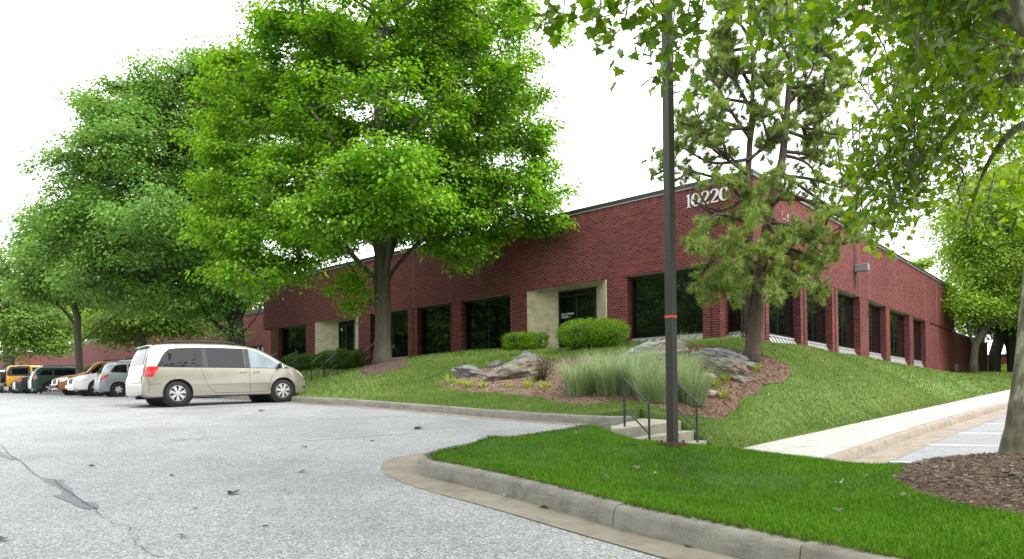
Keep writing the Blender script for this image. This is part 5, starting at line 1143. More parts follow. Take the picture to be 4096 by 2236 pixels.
def scatter(L, n, rng, dens=None):
    lo, hi = L.min(0), L.max(0); out = []
    while sum(len(o) for o in out) < n:
        P_ = rng.uniform(lo, hi, (n*2, 2)); P_ = P_[inside(P_, L)]
        if dens is not None: P_ = P_[rng.uniform(size=len(P_)) < dens(P_)]
        out.append(P_)
    return np.concatenate(out)[:n]
def blades(name, P_, z, hgt, wid, rng, mat, lean=.35, segs=2):
    n = len(P_); h = hgt*rng.uniform(.55, 1.25, n); a = rng.uniform(0, 2*np.pi, n); s = np.stack([np.cos(a), np.sin(a), np.zeros(n)], 1)*(wid*rng.uniform(.7, 1.3, n)/2)[:, None]
    l = rng.normal(size=(n, 3)); l[:, 2] = 0; l *= lean*h[:, None]; b = np.column_stack([P_, z-.01]); up = np.column_stack([np.zeros(n), np.zeros(n), h])
    if segs == 1:
        V = np.stack([b-s, b+s, b+up*.9+l], 1); return link(name, np_mesh(name, V.reshape(-1, 3), np.arange(n*3).reshape(-1, 3)), None, mat)
    m = b+up*.58+l*.35
    V = np.stack([b-s, b+s, m+s*.8, m-s*.8, b+up*.92+l], 1).reshape(-1, 3); k = (np.arange(n)*5)[:, None]
    return link(name, np_mesh(name, V, [k+np.array([[0, 1, 2, 3]]), k+np.array([[3, 2, 4]])]), None, mat)
rg = np.random.default_rng(101)
# island lawn: dense near the camera, one mass
ISLin = ISL.copy()
P_ = scatter(ISLin, 130000, rg, lambda q: np.clip((7.0/np.maximum(q[:, 1], 2.5))**1.6*.42, .03, 1)*(np.abs(q[:, 0]) < .75*q[:, 1]+.6)); P_ = P_[~inside(P_, SM)]
hn = np.array([noise.noise(Vector((p[0]*1.6, p[1]*1.6, 3))) for p in P_]); d = edge_dist(P_, ISL)
o = blades('island_grass', P_, iz(P_[:, 0], P_[:, 1]), .058*(1+.45*hn), .0078, rg, M['grassn']); tag(o, kind='stuff')
# ragged brown thatch and blades spilling over the kerb edge
edgep = np.array([p for p in offset(IKs, IKn, .155)]); ii = rg.integers(0, len(edgep), 5200); Q = edgep[ii]+rg.normal(0, .022, (5200, 2)); 
M['thatch'] = grassmat('edge_thatch', [(.05, .03, .014), (.10, .065, .03), (.09, .12, .02), (.06, .19, .01), (.20, .16, .07)], [(.8,)*3, (1,)*3, (1.1,)*3], 2.0)
tag(blades('edge_grass', Q, iz(Q[:, 0], Q[:, 1])+.004, .055, .006, rg, M['thatch'], lean=.8), kind='stuff')
# slope lawn
vis = lambda q: np.clip((17.0/np.maximum(q[:, 1], 12))**1.5, .04, 1)*(np.abs(q[:, 0]) < .76*q[:, 1])*(q[:, 1] < 58)
def slope_lawn(n, dens, h, w, segs, rgx):
    Q = scatter(HILL, n, rgx, dens); keep = ~inside(Q, BED) & ~inside(Q, MRING); rel = Q-CORN[:2]
    keep &= ~((rel@DL[:2] > -.0) & (rel@DR[:2] > -.0) & (rel@DL[:2] < LEN_L) & (rel@DR[:2] < LEN_R)); Q = Q[keep]
    hn = np.array([noise.noise(Vector((p[0]*.9, p[1]*.9, 3))) for p in Q]); sc = np.clip(Q[:, 1]/17, .9, 2.2)
    o = blades('slope_grass', Q, np.maximum(hz(Q[:, 0], Q[:, 1]), sum(hz(Q[:, 0]+a, Q[:, 1]+b) for a, b in ((.22, 0), (-.22, 0), (0, .22), (0, -.22)))/4)+.010, h*(1+.4*hn)*sc**.5, w*sc, rgx, M['grassh'], segs=segs); tag(o, kind='stuff')
nearq = lambda q: (q[:, 1] < 25)*(q[:, 0] > -4)*(np.abs(q[:, 0]) < .76*q[:, 1])*np.clip((18/np.maximum(q[:, 1], 12))**2, .1, 1)
farq = lambda q: np.clip((17.0/np.maximum(q[:, 1], 12))**1.3, .04, 1)*(np.abs(q[:, 0]) < .76*q[:, 1])*(q[:, 1] < 58)*~((q[:, 1] < 25)*(q[:, 0] > -4))
slope_lawn(190000, nearq, .062, .014, 1, rg); slope_lawn(190000, farq, .080, .022, 1, rg)
# wood chips
def chips(name, L, f, n, ln, rng, mat, zoff, dens=None):
    P_ = scatter(L, n, rng, dens); z = f(P_[:, 0], P_[:, 1])+zoff*np.minimum(1, edge_dist(P_, L)*5)+rng.uniform(0, .02, n); V = []; 
    a = rng.uniform(0, np.pi, n); l = ln*rng.uniform(.4, 1.5, n); w = ln*rng.uniform(.12, .3, n); tl = rng.normal(0, .25, n)
    u = np.stack([np.cos(a), np.sin(a), tl], 1)*l[:, None]/2; v = np.stack([-np.sin(a), np.cos(a), rng.normal(0, .5, n)], 1)*w[:, None]/2; h = np.array([0, 0, 1.])*(w*.45)[:, None]
    c = np.column_stack([P_, z]); V = np.stack([c-u-v, c+u-v*.7, c+u*.9+v, c-u+v, c-u*.7+h, c+u*.7+h], 1).reshape(-1, 3); k = (np.arange(n)*6)[:, None]
    o = link(name, np_mesh(name, V, [k+np.array([[0, 1, 5, 4]]), k+np.array([[2, 3, 4, 5]]), k+np.array([[1, 2, 5]]), k+np.array([[3, 0, 4]])]), None, mat); return tag(o, kind='stuff')
def chipmat(name, cols):
    m, t, out = newmat(name); p = t.nodes.new('ShaderNodeBsdfPrincipled'); p.inputs['Roughness'].default_value = .9; g = t.nodes.new('ShaderNodeNewGeometry')
    t.links.new(ramp(t, g.outputs['Random Per Island'], [(i/(len(cols)-1), c) for i, c in enumerate(cols)]), p.inputs['Base Color']); t.links.new(p.outputs[0], out.inputs[0]); return m
M['chip'] = chipmat('wood_chips', [(.07, .038, .025), (.15, .085, .055), (.24, .15, .10), (.34, .25, .18), (.50, .42, .34)])
M['chipd'] = chipmat('dark_wood_chips', [(.045, .03, .022), (.09, .058, .042), (.15, .10, .075), (.20, .14, .105), (.36, .28, .22)])
M['chipr'] = chipmat('red_wood_chips', [(.07, .03, .02), (.15, .07, .042), (.22, .11, .07), (.30, .18, .12)])
chips('mulch_chips', SM, iz, 15000, .042, rg, M['chipd'], .05, lambda q: np.clip((6/np.maximum(q[:, 1], 3))**1.5, .1, 1))
chips('mulch_chips', BED, hz, 9000, .065, rg, M['chip'], .05); chips('mulch_chips', BED, hz, 4200, .065, rg, M['chipr'], .052, lambda q: np.clip((q[:, 0]-2.0)/3, 0, 1))
chips('mulch_chips', MRING, hz, 1500, .10, rg, M['chipd'], .07)
# ---------------------------------------------------------------- clipped shrubs
M['yew'] = leafmat('clipped_yew', [(.07, .17, .005), (.13, .28, .008), (.20, .38, .012), (.31, .50, .03)], .3, .15, 1.5, .1)
M['hedge'] = leafmat('dark_hedge', [(.022, .07, .008), (.04, .105, .012), (.065, .145, .018), (.12, .22, .03)], .25, .2, 1.2)
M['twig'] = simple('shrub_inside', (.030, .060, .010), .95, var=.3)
def shrub(name, label, c, rx, ry, h, n, size, mat, seed, power=2.6, cat='shrub', rz=0, group='clipped shrubs along the front'):
    """rounded clipped shrub: dark inner body, skin of small leaf tufts, standing on c"""
    rng = np.random.default_rng(seed); t = thing(name, tuple(c), label, cat, group)
    def surf(th, ph, k):
        ct, st, cp_, sp_ = np.cos(th), np.sin(th), np.cos(ph), np.sin(ph); e = 2/power
        f = lambda v: np.sign(v)*np.abs(v)**e
        x, y, z = f(st)*f(cp_), f(st)*f(sp_), f(ct); lump = 1+.07*np.sin(3.1*ph+seed)*np.sin(th)+.05*np.sin(7*ph+2*th)
        X, Y = x*rx*k*lump, y*ry*k*lump; cr_, sr_ = math.cos(rz), math.sin(rz)
        return np.stack([X*cr_-Y*sr_, X*sr_+Y*cr_, (z*.5+.5)*h*(.5+.5*k)*np.where(z > 0, lump, 1)], -1)+np.array(c)
    th, ph = np.meshgrid(np.linspace(.02, np.pi*.98, 14), np.linspace(0, 2*np.pi, 25)[:-1], indexing='ij'); V = surf(th, ph, .76).reshape(-1, 3)
    I = np.arange(14*24).reshape(14, 24); Fq = np.stack([I[:-1], np.roll(I, -1, 1)[:-1], np.roll(I, -1, 1)[1:], I[1:]], -1).reshape(-1, 4)
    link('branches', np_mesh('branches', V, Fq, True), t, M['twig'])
    th = np.arccos(rng.uniform(-.9, 1, n)); ph = rng.uniform(0, 2*np.pi, n); s = surf(th, ph, 1); inn = surf(th, ph, .8); nr = s-inn; nr /= np.linalg.norm(nr, axis=1)[:, None]
    k = 7; P_ = np.repeat(s, k, 0)+rng.normal(size=(n*k, 3))*size*.75-np.repeat(nr, k, 0)*np.abs(rng.normal(0, size*1.1, (n*k, 1))); nn = np.repeat(nr, k, 0)*.5+rng.normal(size=(n*k, 3))*.8
    V, Fq = leaves_np(P_, nn, size*rng.uniform(.6, 1.3, n*k), LEAF_QUAD, rng, np.repeat(nr, k, 0)+rng.normal(size=(n*k, 3))*.6); link('foliage', np_mesh('foliage', V, Fq), t, mat)
    return t
def ground_at(p): return np.array([p[0], p[1], float(hz(p[0], p[1])[0])])
shrub('clipped_shrub', 'low box shaped clipped shrub left of the cream entrance', ground_at(on_hill(2097, 1399)-DR*.0), 0.80, .62, .60, 1700, .038, M['yew'], 3, 3.4, rz=math.atan2(DL[1], DL[0]))
shrub('clipped_shrub', 'big domed bright green clipped shrub before the cream entrance doors', ground_at(on_hill(2368, 1392)), 1.17, .85, .92, 2900, .038, M['yew'], 4, 2.3, rz=math.atan2(DL[1], DL[0]))
for i, (x, y, w, h, lab) in enumerate([(1215, 1470, 1.05, .95, 'dark clipped hedge block by the left entrance, nearest the bent pipe rail'), (1362, 1458, 1.25, 1.15, 'taller dark clipped hedge block in front of the left cream entrance')]):
    p = atd(x/DS, y/DS, 35.6-i*1.6); p[2] = float(hz(p[0], p[1])[0]); shrub('clipped_hedge', lab, p, w, .7, h*.74, 1300, .055, M['hedge'], 7+i, 4.0, 'hedge', math.atan2(DL[1], DL[0]))
# ---------------------------------------------------------------- boulders
def rockmat(name, cols, rust):
    m, t, out = newmat(name); p = t.nodes.new('ShaderNodeBsdfPrincipled'); p.inputs['Roughness'].default_value = .85; co = coords(t, 'Object', (1, 1, 2.4))
    f = noise_n(t, co, 3.2, 8, .72); c = ramp(t, f, [(.28, cols[0]), (.5, cols[1]), (.72, cols[2])])
    r = ramp(t, noise_n(t, coords(t), 1.9, 5, .6), [(.50, (0, 0, 0)), (.66, (.75,)*3)]); c = mixc(t, r, c, rust)
    t.links.new(c, p.inputs['Base Color']); b = t.nodes.new('ShaderNodeBump'); b.inputs['Strength'].default_value = .9; b.inputs['Distance'].default_value = .05
    t.links.new(f, b.inputs['Height']); t.links.new(b.outputs[0], p.inputs['Normal']); t.links.new(p.outputs[0], out.inputs[0]); return m
M['rockg'] = rockmat('grey_rock', [(.10, .10, .11), (.19, .19, .20), (.36, .36, .37)], (.24, .22, .21)); M['rockb'] = rockmat('brown_rock', [(.09, .08, .07), (.20, .18, .15), (.33, .30, .26)], (.22, .125, .07)); M['rockw'] = rockmat('pale_rock', [(.22, .21, .20), (.38, .37, .36), (.52, .51, .50)], (.40, .28, .20))
def rock(label, c, sx, sy, sz, mat, seed, rz=0, tilt=(0, 0), sink=.25):
    rng = np.random.default_rng(seed); bm = bmesh.new(); bmesh.ops.create_icosphere(bm, subdivisions=5 if sx > .5 else 4, radius=1)
    pl = [(lambda n: n/np.linalg.norm(n))(rng.normal(size=3)*np.array([1, 1, .9])) for _ in range(15)]; dd = rng.uniform(.55, .92, 15)
    for v in bm.verts:
        d = np.array(v.co); s = 1.0
        for n_, q in zip(pl, dd):
            k = d@n_
            if k > .05: s = min(s, q/k)
        s = .78*s+.22*min(s*1.15, 1)
        nz = noise.fractal(Vector(d*2.2+seed), .8, 2.2, 6)*.13+noise.noise(Vector((d[0]*2.5, d[1]*2.5, d[2]*9+d[0]*3+seed)))*.075-.10*max(0, .22-abs(noise.noise(Vector(d*2.6+seed*2)))*1.6)
        v.co = Vector(d*(s+nz))
    M_ = Matrix.Rotation(rz, 4, 'Z')@Matrix.Rotation(tilt[0], 4, 'X')@Matrix.Rotation(tilt[1], 4, 'Y')@Matrix.Diagonal((sx*1.05, sy, sz*.70, 1))
    bmesh.ops.transform(bm, matrix=M_, verts=bm.verts); lo = min(v.co.z for v in bm.verts)
    me = bpy.data.meshes.new('boulder'); bm.to_mesh(me); bm.free()
    for p in me.polygons: p.use_smooth = True
    o = link('boulder', me, None, mat); o.location = (c[0], c[1], c[2]-lo*(1-sink)*.45); tag(o, label, 'boulder', 'boulders in the mulch bed')
    o.modifiers.new('edge', 'EDGE_SPLIT').split_angle = math.radians(38); return o
def og(x, y, back=0): p = on_hill(x, y); return ground_at(p+np.array([back*.1, back, 0]))
z2b = lambda x, y: (1700+x/4.293, 1350+y/4.293); z3b = lambda x, y: (2500+x/3.68, 1330+y/3.68)
rock('low smooth grey boulder at the left end of the mulch bed', og(*z2b(800, 700), .2)-np.array([0, 0, .05]), .66, .42, .38, M['rockg'], 12, .2, (0, .12))
rock('big brown and grey boulder with rust stains on its front', og(*z2b(1480, 730), .3)-np.array([0, 0, .10]), 1.0, .55, .72, M['rockb'], 23, .15, (.1, -.25))
rock('rounded pale grey boulder lying behind the big rust stained one', og(*z2b(1690, 600), .5)-np.array([0, 0, .16]), .70, .5, .80, M['rockg'], 31, .5, (0, -.15))
rock('small grey stone wedged behind the left end of the rust stained boulder', og(*z2b(1180, 555), .3), .26, .22, .28, M['rockg'], 35)
rock('pale boulder with an orange ring mark, left of the light pole', og(*z3b(420, 400), .3)-np.array([0, 0, .10]), .92, .55, .58, M['rockw'], 44, -.1, (0, -.2), .2)
rock('flat topped dark grey boulder near the pine trunk', og(*z3b(1480, 480), .3)-np.array([0, 0, .14]), .92, .56, .44, M['rockg'], 52, -.15, (0, .18))
rock('rugged tan boulder with a dark oval patch, in front of the flat grey one', og(*z3b(1560, 690), .2)-np.array([0, 0, .06]), .80, .45, .52, M['rockb'], 63, -.35, (0, .32))
rock('small whitish stone at the right edge of the tall grass', og(*z3b(1220, 740), .1), .26, .2, .2, M['rockw'], 71)
rock('small pale stone low on the slope beside the right handrail', og(*z3b(1230, 970), .1), .28, .2, .17, M['rockw'], 77)
# ---------------------------------------------------------------- tall ornamental grass
M['miscanthus'] = leafmat('tall_grass', [(.17, .25, .10), (.25, .34, .16), (.34, .43, .23), (.46, .53, .33)], .4, .12, 1.0, .06)
M['straw'] = leafmat('dry_grass_base', [(.10, .055, .025), (.17, .10, .05), (.25, .16, .08)], .2, .1, 2)
def arch_blades(c, n, h, w, spread, rng, bend=.55, base=.12, segs=5):
    a = rng.uniform(0, 2*np.pi, n); r = base*np.sqrt(rng.uniform(0, 1, n)); o = np.stack([np.cos(a)*r, np.sin(a)*r, np.zeros(n)], 1)+np.array(c); a2 = a+rng.normal(0, .6, n)
    d = np.stack([np.cos(a2), np.sin(a2), np.zeros(n)], 1); L = h*rng.uniform(.6, 1.12, n); b = bend*rng.uniform(.3, 1.5, n); s = np.stack([-np.sin(a2), np.cos(a2), np.zeros(n)], 1)*w/2
    V = []
    for i in range(segs+1):
        f = i/segs; p = o+d*(spread*L*(f*.35+b*f**2.4))[:, None]+np.column_stack([np.zeros((n, 2)), L*(f-.42*b*f**3)]); ww = (1-f)**.6 if i < segs else .05
        V += [p-s*ww, p+s*ww]
    V = np.stack(V, 1).reshape(-1, 3); k = (np.arange(n)*(2*segs+2))[:, None]
    return V, [k+np.array([[2*i, 2*i+1, 2*i+3, 2*i+2]]) for i in range(segs)]
clumps = [(2320, 1592, 1.15, 'leftmost tall fountain grass clump, beside the reddish little bush'), (2440, 1590, 1.2, 'tall fountain grass clump second from the left behind the near handrail'), (2530, 1590, 1.15, 'tall fountain grass clump right behind the left handrail top'), (2610, 1618, 1.2, 'tall fountain grass clump just left of the light pole'), (2770, 1632, 1.15, 'tall fountain grass clump just right of the light pole'), (2700, 1600, 1.2, 'tall fountain grass clump hidden partly by the light pole'), (2400, 1540, 1.0, 'tall fountain grass clump in the rear row, left end'), (2560, 1530, 1.05, 'tall fountain grass clump in the rear row below the pale boulder'), (2740, 1545, 1.0, 'tall fountain grass clump in the rear row right of the pole')]
for i, (x, y, h, lab) in enumerate(clumps):
    rng = np.random.default_rng(200+i); c = og(x, y, .15); t = thing('fountain_grass', tuple(c), lab, 'grass clump', 'tall fountain grass by the stairs')
    V, Fq = arch_blades(c, 620, h*.98, .013, .62, rng, .62, .30); link('leaves', np_mesh('leaves', V, Fq), t, M['miscanthus'])
    V, Fq = arch_blades(c, 170, h*.36, .012, .35, rng, .3, .27, 2); link('dry_stems', np_mesh('dry_stems', V, Fq), t, M['straw'])
c = og(*z3b(935, 255)); rng = np.random.default_rng(260); t = thing('fountain_grass', tuple(c), 'single small fountain grass tuft alone behind the pole at the top of the bed', 'grass clump', 'tall fountain grass by the stairs')
V, Fq = arch_blades(c, 200, .55, .011, .5, rng, .5, .12); link('leaves', np_mesh('leaves', V, Fq), t, M['miscanthus'])
# ---------------------------------------------------------------- young day lilies
M['lily'] = leafmat('lily_leaves', [(.16, .27, .015), (.24, .36, .025), (.34, .45, .04), (.45, .52, .09)], .35, .1, 3)
lil = [(z2b(425, 820), .40, 'biggest lime green lily at the left tip of the mulch bed'), (z2b(590, 855), .32, 'lime green lily second from the left along the bed front'), (z2b(745, 890), .32, 'upright lime green lily third from the left along the bed front'), (z2b(990, 895), .32, 'dense lime green lily below the left end of the big boulder'), (z2b(1460, 885), .22, 'smallest lime green lily sprout below the middle of the big boulder'),
       (z2b(1780, 895), .32, 'lime green lily left of the pair under the reddish bush'), (z2b(2040, 915), .32, 'lime green lily right of the pair under the reddish bush'), (z2b(2030, 400), .32, 'lime green lily at the top of the bed right of the pale boulder'), (z2b(2230, 415), .28, 'lime green lily at the top of the bed beside the tall grass'), (z2b(1095, 512), .26, 'lime green lily behind the small grey stone'), (z2b(800, 555), .24, 'lime green lily peeping over the low smooth boulder'), (z2b(545, 680), .28, 'lime green lily left of the low smooth boulder'),
       (z3b(1935, 580), .26, 'lime green lily in reddish mulch right of the rugged boulder'), (z3b(1495, 750), .28, 'lime green lily under the rugged tan boulder'), (z3b(1340, 830), .30, 'lime green lily beside the whitish stone near the tall grass'), (z3b(1440, 995), .36, 'tallest lime green lily low on the right slope')]
for i, (p, h, lab) in enumerate(lil):
    rng = np.random.default_rng(300+i); c = og(*p); V, Fq = arch_blades(c, 70, h*1.05, .014, .75, rng, .7, .06, 4); o = link('day_lily', np_mesh('day_lily', V-c, Fq), None, M['lily']); o.location = c; tag(o, lab, 'plant', 'young lilies in the mulch')
def bush(label, c, r, h, n, cols, seed, name='barberry_bush'):
    rng = np.random.default_rng(seed); t = thing(name, tuple(c), label, 'bush'); w = MB(); P_ = []
    for _ in range(13):
        d = rng.normal(size=3); d[2] = abs(d[2])+1.1; d /= np.linalg.norm(d); e = np.array(c)+d*np.array([r*1.5, r*1.5, h]); Q = resample3([c, (np.array(c)+e)/2+rng.normal(size=3)*.03, e], .08); w.tube(Q, [.009*(1-k/len(Q))+.003 for k in range(len(Q))], 4)
        for q in Q[len(Q)//3:]: P_ += [q+rng.normal(size=3)*.05 for _ in range(n)]
    w.build('stems', M['barkdark'], t); P_ = np.array(P_); V, Fq = leaves_np(P_, rng.normal(size=P_.shape)+np.array([0, 0, .6]), .05*rng.uniform(.6, 1.3, len(P_)), LEAF_QUAD, rng); link('leaves', np_mesh('leaves', V, Fq), t, cols)
M['barb'] = leafmat('reddish_leaves', [(.035, .075, .025), (.06, .11, .035), (.11, .10, .04), (.26, .075, .035)], .3, .1, 3)
bush('small reddish tipped bush between the big boulder and the tall grass', og(*z2b(2030, 775)), .28, .62, 9, M['barb'], 5)
bush('tiny grey green bush at the foot of the reddish tipped bush', og(*z2b(1935, 780)), .16, .16, 6, M['hedge'], 6, 'low_bush')
# ---------------------------------------------------------------- fallen leaves and twigs
M['litter'] = chipmat('fallen_leaves', [(.06, .075, .03), (.12, .13, .04), (.20, .17, .08), (.32, .29, .19)])
M['litterobj'] = simple('fallen_leaf', (.115, .12, .045), .8, var=.35, scale=30)
M['litterpale'] = simple('fallen_leaf_pale', (.42, .42, .34), .8, var=.25, scale=30)
T, fc = LEAF_SYC; lm = []
for mm_, w_ in ((M['litterobj'], 'fallen_leaf'), (M['litterpale'], 'fallen_leaf')):
    bm_ = [(q[0]*.8, q[1]-.4, abs(q[0])*.35+.06*math.sin(q[1]*5)+.02) for q in T]; me = bpy.data.meshes.new(w_); me.from_pydata(bm_, [], fc); me.materials.append(mm_); lm.append(me)
lit = [(z5(1332, 612), 0, .13, 'curled olive leaf lying alone in the middle of the asphalt'), (z5(1720, 488), 1, .10, 'pale leaf on the asphalt nearest the gutter nose'), (z5(525, 456), 0, .07, 'small brown leaf on the asphalt right of the crack'), (z5(985, 510), 0, .06, 'small leaf on the asphalt midway between crack and curled leaf'), (z5(1745, 345), 0, .08, 'dark leaf on the asphalt below the faint parking line'), (z5(2135, 310), 0, .08, 'dark leaf close under the faint parking line end'), (z5(1497, 138), 0, .16, 'green leaf on the bright asphalt in front of the minivan'), (z5(1050, 857), 1, .07, 'pale leaf low on the near asphalt'), (z5(1620, 590), 1, .07, 'white leaf scrap right of the curled leaf'), (z5(15, 882), 0, .09, 'olive leaf at the left edge of the near asphalt'), (z5(2395, 240), 0, .16, 'thin dark scrap on the asphalt toward the hill kerb'),
       (z5(1115, 700), 0, .06, 'tiny dark leaf below the curled leaf'), (z5(1520, 805), 0, .05, 'tiny brown leaf near the bottom centre of the asphalt')]
f4r = lambda x, y: (1500+x/.9923, 1600+y/.9923)
lit += [(f4r(520, 385), 1, .06, 'pale leaf in the gutter below the first kerb section'), (f4r(672, 432), 0, .09, 'curled dark leaf in the gutter before the kerb crack'), (f4r(930, 498), 0, .07, 'green leaf in the gutter just left of the kerb crack'), (f4r(1095, 542), 0, .05, 'small dark leaf in the gutter right of the kerb crack'), (f4r(1245, 590), 0, .06, 'leaf in the gutter near the bottom edge'), (f4r(1145, 556), 0, .06, 'brown scrap in the gutter right of the kerb crack')]
for p, k, s, lab in lit:
    q = on_lot(*p); o = link('fallen_leaf', lm[k]); o.location = (q[0], q[1], q[2]+.012); o.scale = (s,)*3; o.rotation_euler = (random.uniform(-.2, .2), random.uniform(-.2, .2), random.uniform(0, 6)); tag(o, lab, 'fallen leaf', 'leaves fallen on the pavement')
z4b = lambda x, y: (3300+x/3.124, 1650+y/3.124)
gl = [(z4b(190, 945), 1, .11, 'pale curled leaf standing in the lawn left of the mulch'), (z4b(525, 860), 1, .06, 'grey leaf in the lawn at the mulch edge'), (z4b(990, 1105), 0, .07, 'brown leaf in the lawn below the mulch'), (z4b(165, 1300), 0, .08, 'tan leaf in the lawn low at the right'), (z4b(2385, 865), 1, .13, 'large silvery leaf lying on the dark mulch'), (f4r(1035, 288), 0, .10, 'brown leaf in the lawn in front of the light pole'), (f4r(1110, 312), 1, .06, 'pale leaf in the lawn in front of the light pole'), (f4r(920, 325), 0, .08, 'tan leaf near the kerb side of the lawn'), (f4r(1590, 398), 0, .06, 'tiny leaf in the middle of the lawn'), (f4r(795, 145), 0, .09, 'brown leaf near the far tip of the lawn')]
for p, k, s, lab in gl:
    q = on_surf(*p, iz, np.linspace(3.5, 14, 900)); o = link('fallen_leaf', lm[k]); o.location = (q[0], q[1], q[2]+.055); o.scale = (s,)*3; o.rotation_euler = (random.uniform(-.6, .6), random.uniform(-.6, .6), random.uniform(0, 6)); tag(o, lab, 'fallen leaf', 'leaves fallen on the lawn and mulch')
# many tiny bits on the slope
P_ = scatter(HILL, 900, rg, lambda q: (np.abs(q[:, 0]-6) < 4)*(q[:, 1] < 24)*1.0); P_ = P_[(P_-CORN[:2])@DL[:2] < .2]; 
V, Fq = leaves_np(np.column_stack([P_, hz(P_[:, 0], P_[:, 1])+.05]), rg.normal(size=(len(P_), 3))*.5+np.array([0, 0, 1.]), .06*rg.uniform(.5, 1.4, len(P_)), LEAF_QUAD, rg); tag(link('leaf_litter', np_mesh('leaf_litter', V, Fq), None, M['litter']), kind='stuff')
def twig(label, pts, r, branches=()):
    m = MB(); m.tube(resample3(pts, .1), r, 5)
    for b in branches: m.tube(resample3(b, .1), r*.6, 4)
    o = m.build('fallen_branch', M['barkdark']); c = np.mean(np.array(pts), axis=0); tag(o, label, 'branch')
q = [on_hill(*z2b(x, y))+np.array([0, 0, h]) for x, y, h in [(5, 745, .05), (180, 720, .12), (280, 690, .16), (375, 610, .2)]]; q2 = [on_hill(*z2b(x, y))+np.array([0, 0, h]) for x, y, h in [(5, 745, .05), (70, 690, .15), (160, 600, .25)]]
twig('bare fallen branch lying on the grass left of the mulch bed', q, .012, [q2])
q = [on_surf(*f4r(x, y), iz, np.linspace(3.5, 14, 900))+np.array([0, 0, .06]) for x, y in [(975, 205), (1000, 198), (1038, 196)]]; twig('short twig in the lawn near the foot of the light pole', q, .006)
# ---------------------------------------------------------------- light pole
pp = at(2690, 1772, 9.6); pg = float(iz(pp[0], pp[1])[0]); lp = thing('light_pole', (pp[0], pp[1], pg), 'square dark bronze light pole with an orange band, standing on the near lawn', 'light pole', rz=math.radians(38))
LP = lp.matrix_basis; m = MB(); hs_ = .0565; m.box((0, 0, 4.2), hs_*2, hs_*2, 8.3); pole = m.build('pole', M['bronze'], lp, bevel=.008); pole.matrix_parent_inverse = Matrix()
m = MB(); m.box((0, 0, .03), .27, .27, .045); o = m.build('base_plate', M['rust'], lp, bevel=.006); o.matrix_parent_inverse = Matrix()
for dx in (-1, 1):
    for dy in (-1, 1):
        m = MB(); m.tube([(dx*.10, dy*.10, .05), (dx*.10, dy*.10, .085)], .014, 6); o = m.build('anchor_bolt', M['rust'], lp); o.matrix_parent_inverse = Matrix()
zo = float(at(2690, 1267, 9.6)[2]-pg); m = MB(); m.box((0, 0, zo), hs_*2+.003, hs_*2+.003, .028); o = m.build('paint_band', M['orange'], lp); o.matrix_parent_inverse = Matrix()
m = MB(); m.box((-.0, -.0575, .36), .02, .006, .05); o = m.build('hand_hole', M['rust'], lp); o.matrix_parent_inverse = Matrix()
for sx in (-1, 1):
    m = MB(); m.box((sx*.45, 0, 8.38), .75, .34, .2); o = m.build('lamp_head', M['bronze'], lp, bevel=.02); o.matrix_parent_inverse = Matrix()
# ---------------------------------------------------------------- far steps and rails by the left entrance
c8 = lambda x, y: (1050+x/4.016, 1250+y/4.016)
st2 = thing('concrete_stairs', tuple(at(*c8(1000, 1140), 29.5)), 'two small concrete steps on the lawn slope behind the minivan nose', 'stairs')
for x0, x1, yt, yb, Yq in [(830, 1075, 1118, 1165, 29.2), (922, 1190, 1035, 1100, 29.9)]:
    m = MB(); a = at(*c8(x0, yt), Yq); b = at(*c8(x1, yt-6), Yq+.5); h = (yb-yt)/4.016/F*Yq+.25; m.obox(a, b-a, np.array([.35, .9, 0])*.9, (0, 0, -h)); m.build('step', M['step'], st2, bevel=.015)
def rail_px(label, p0, p1, q0, q1, Ya, Yb, **k): return handrail(label, at(*c8(*p0), Ya), at(*c8(*p1), Ya), at(*c8(*q0), Yb), at(*c8(*q1), Yb), group='handrails by the left entrance', **k)
rail_px('left one of the two dark rails flanking the small steps behind the minivan', (788, 1165), (785, 822), (975, 1025), (970, 660), 29.2, 30.0)
rail_px('right one of the two dark rails flanking the small steps behind the minivan', (1010, 1145), (1002, 808), (1200, 1005), (1190, 645), 29.0, 29.8)
rail_px('dark rail standing against the trunk of the bright maple on its left', (1648, 870), (1645, 615), (1815, 800), (1812, 475), 29.5, 30.2)
rail_px('grey pipe rail just left of the hedge blocks', (420, 905), (425, 700), (575, 905), (560, 630), 33.5, 34.0, r=.028)
rail_px('grey pipe rail at the far left entrance, partly behind the minivan windshield', (70, 900), (75, 745), (240, 860), (215, 665), 35.0, 35.5, r=.028)
# ================================================================ parked cars
def paint(name, col, metal=.0, rough=.32, flake=.0):
    m, t, out = newmat(name); p = t.nodes.new('ShaderNodeBsdfPrincipled'); p.inputs['Base Color'].default_value = (*col, 1); p.inputs['Metallic'].default_value = metal; p.inputs['Roughness'].default_value = rough
    p.inputs['Coat Weight'].default_value = .8; p.inputs['Coat Roughness'].default_value = .04
    co = coords(t); c = ramp(t, noise_n(t, co, 2.5, 4), [(.3, tuple(v*.93 for v in col)), (.7, tuple(min(1, v*1.05) for v in col))]); t.links.new(c, p.inputs['Base Color'])
    t.links.new(p.outputs[0], out.inputs[0]); return m
M['tyre'] = simple('tyre_rubber', (.018, .018, .019), .8, var=.15, scale=20); M['well'] = simple('wheel_well', (.006, .006, .006), .95, var=0); M['alloy'] = simple('wheel_alloy', (.55, .55, .56), .35, metal=.55, var=.06)
M['carglass'] = simple('car_glass', (.006, .006, .009), .02, spec=.42, var=0); M['plastic'] = simple('black_plastic', (.020, .020, .022), .55, var=.1); M['red'] = simple('tail_lamp', (.55, .010, .012), .12, var=.1, coat=1); M['clear'] = simple('head_lamp', (.62, .64, .66), .08, metal=.3, var=.15, scale=25, coat=1)
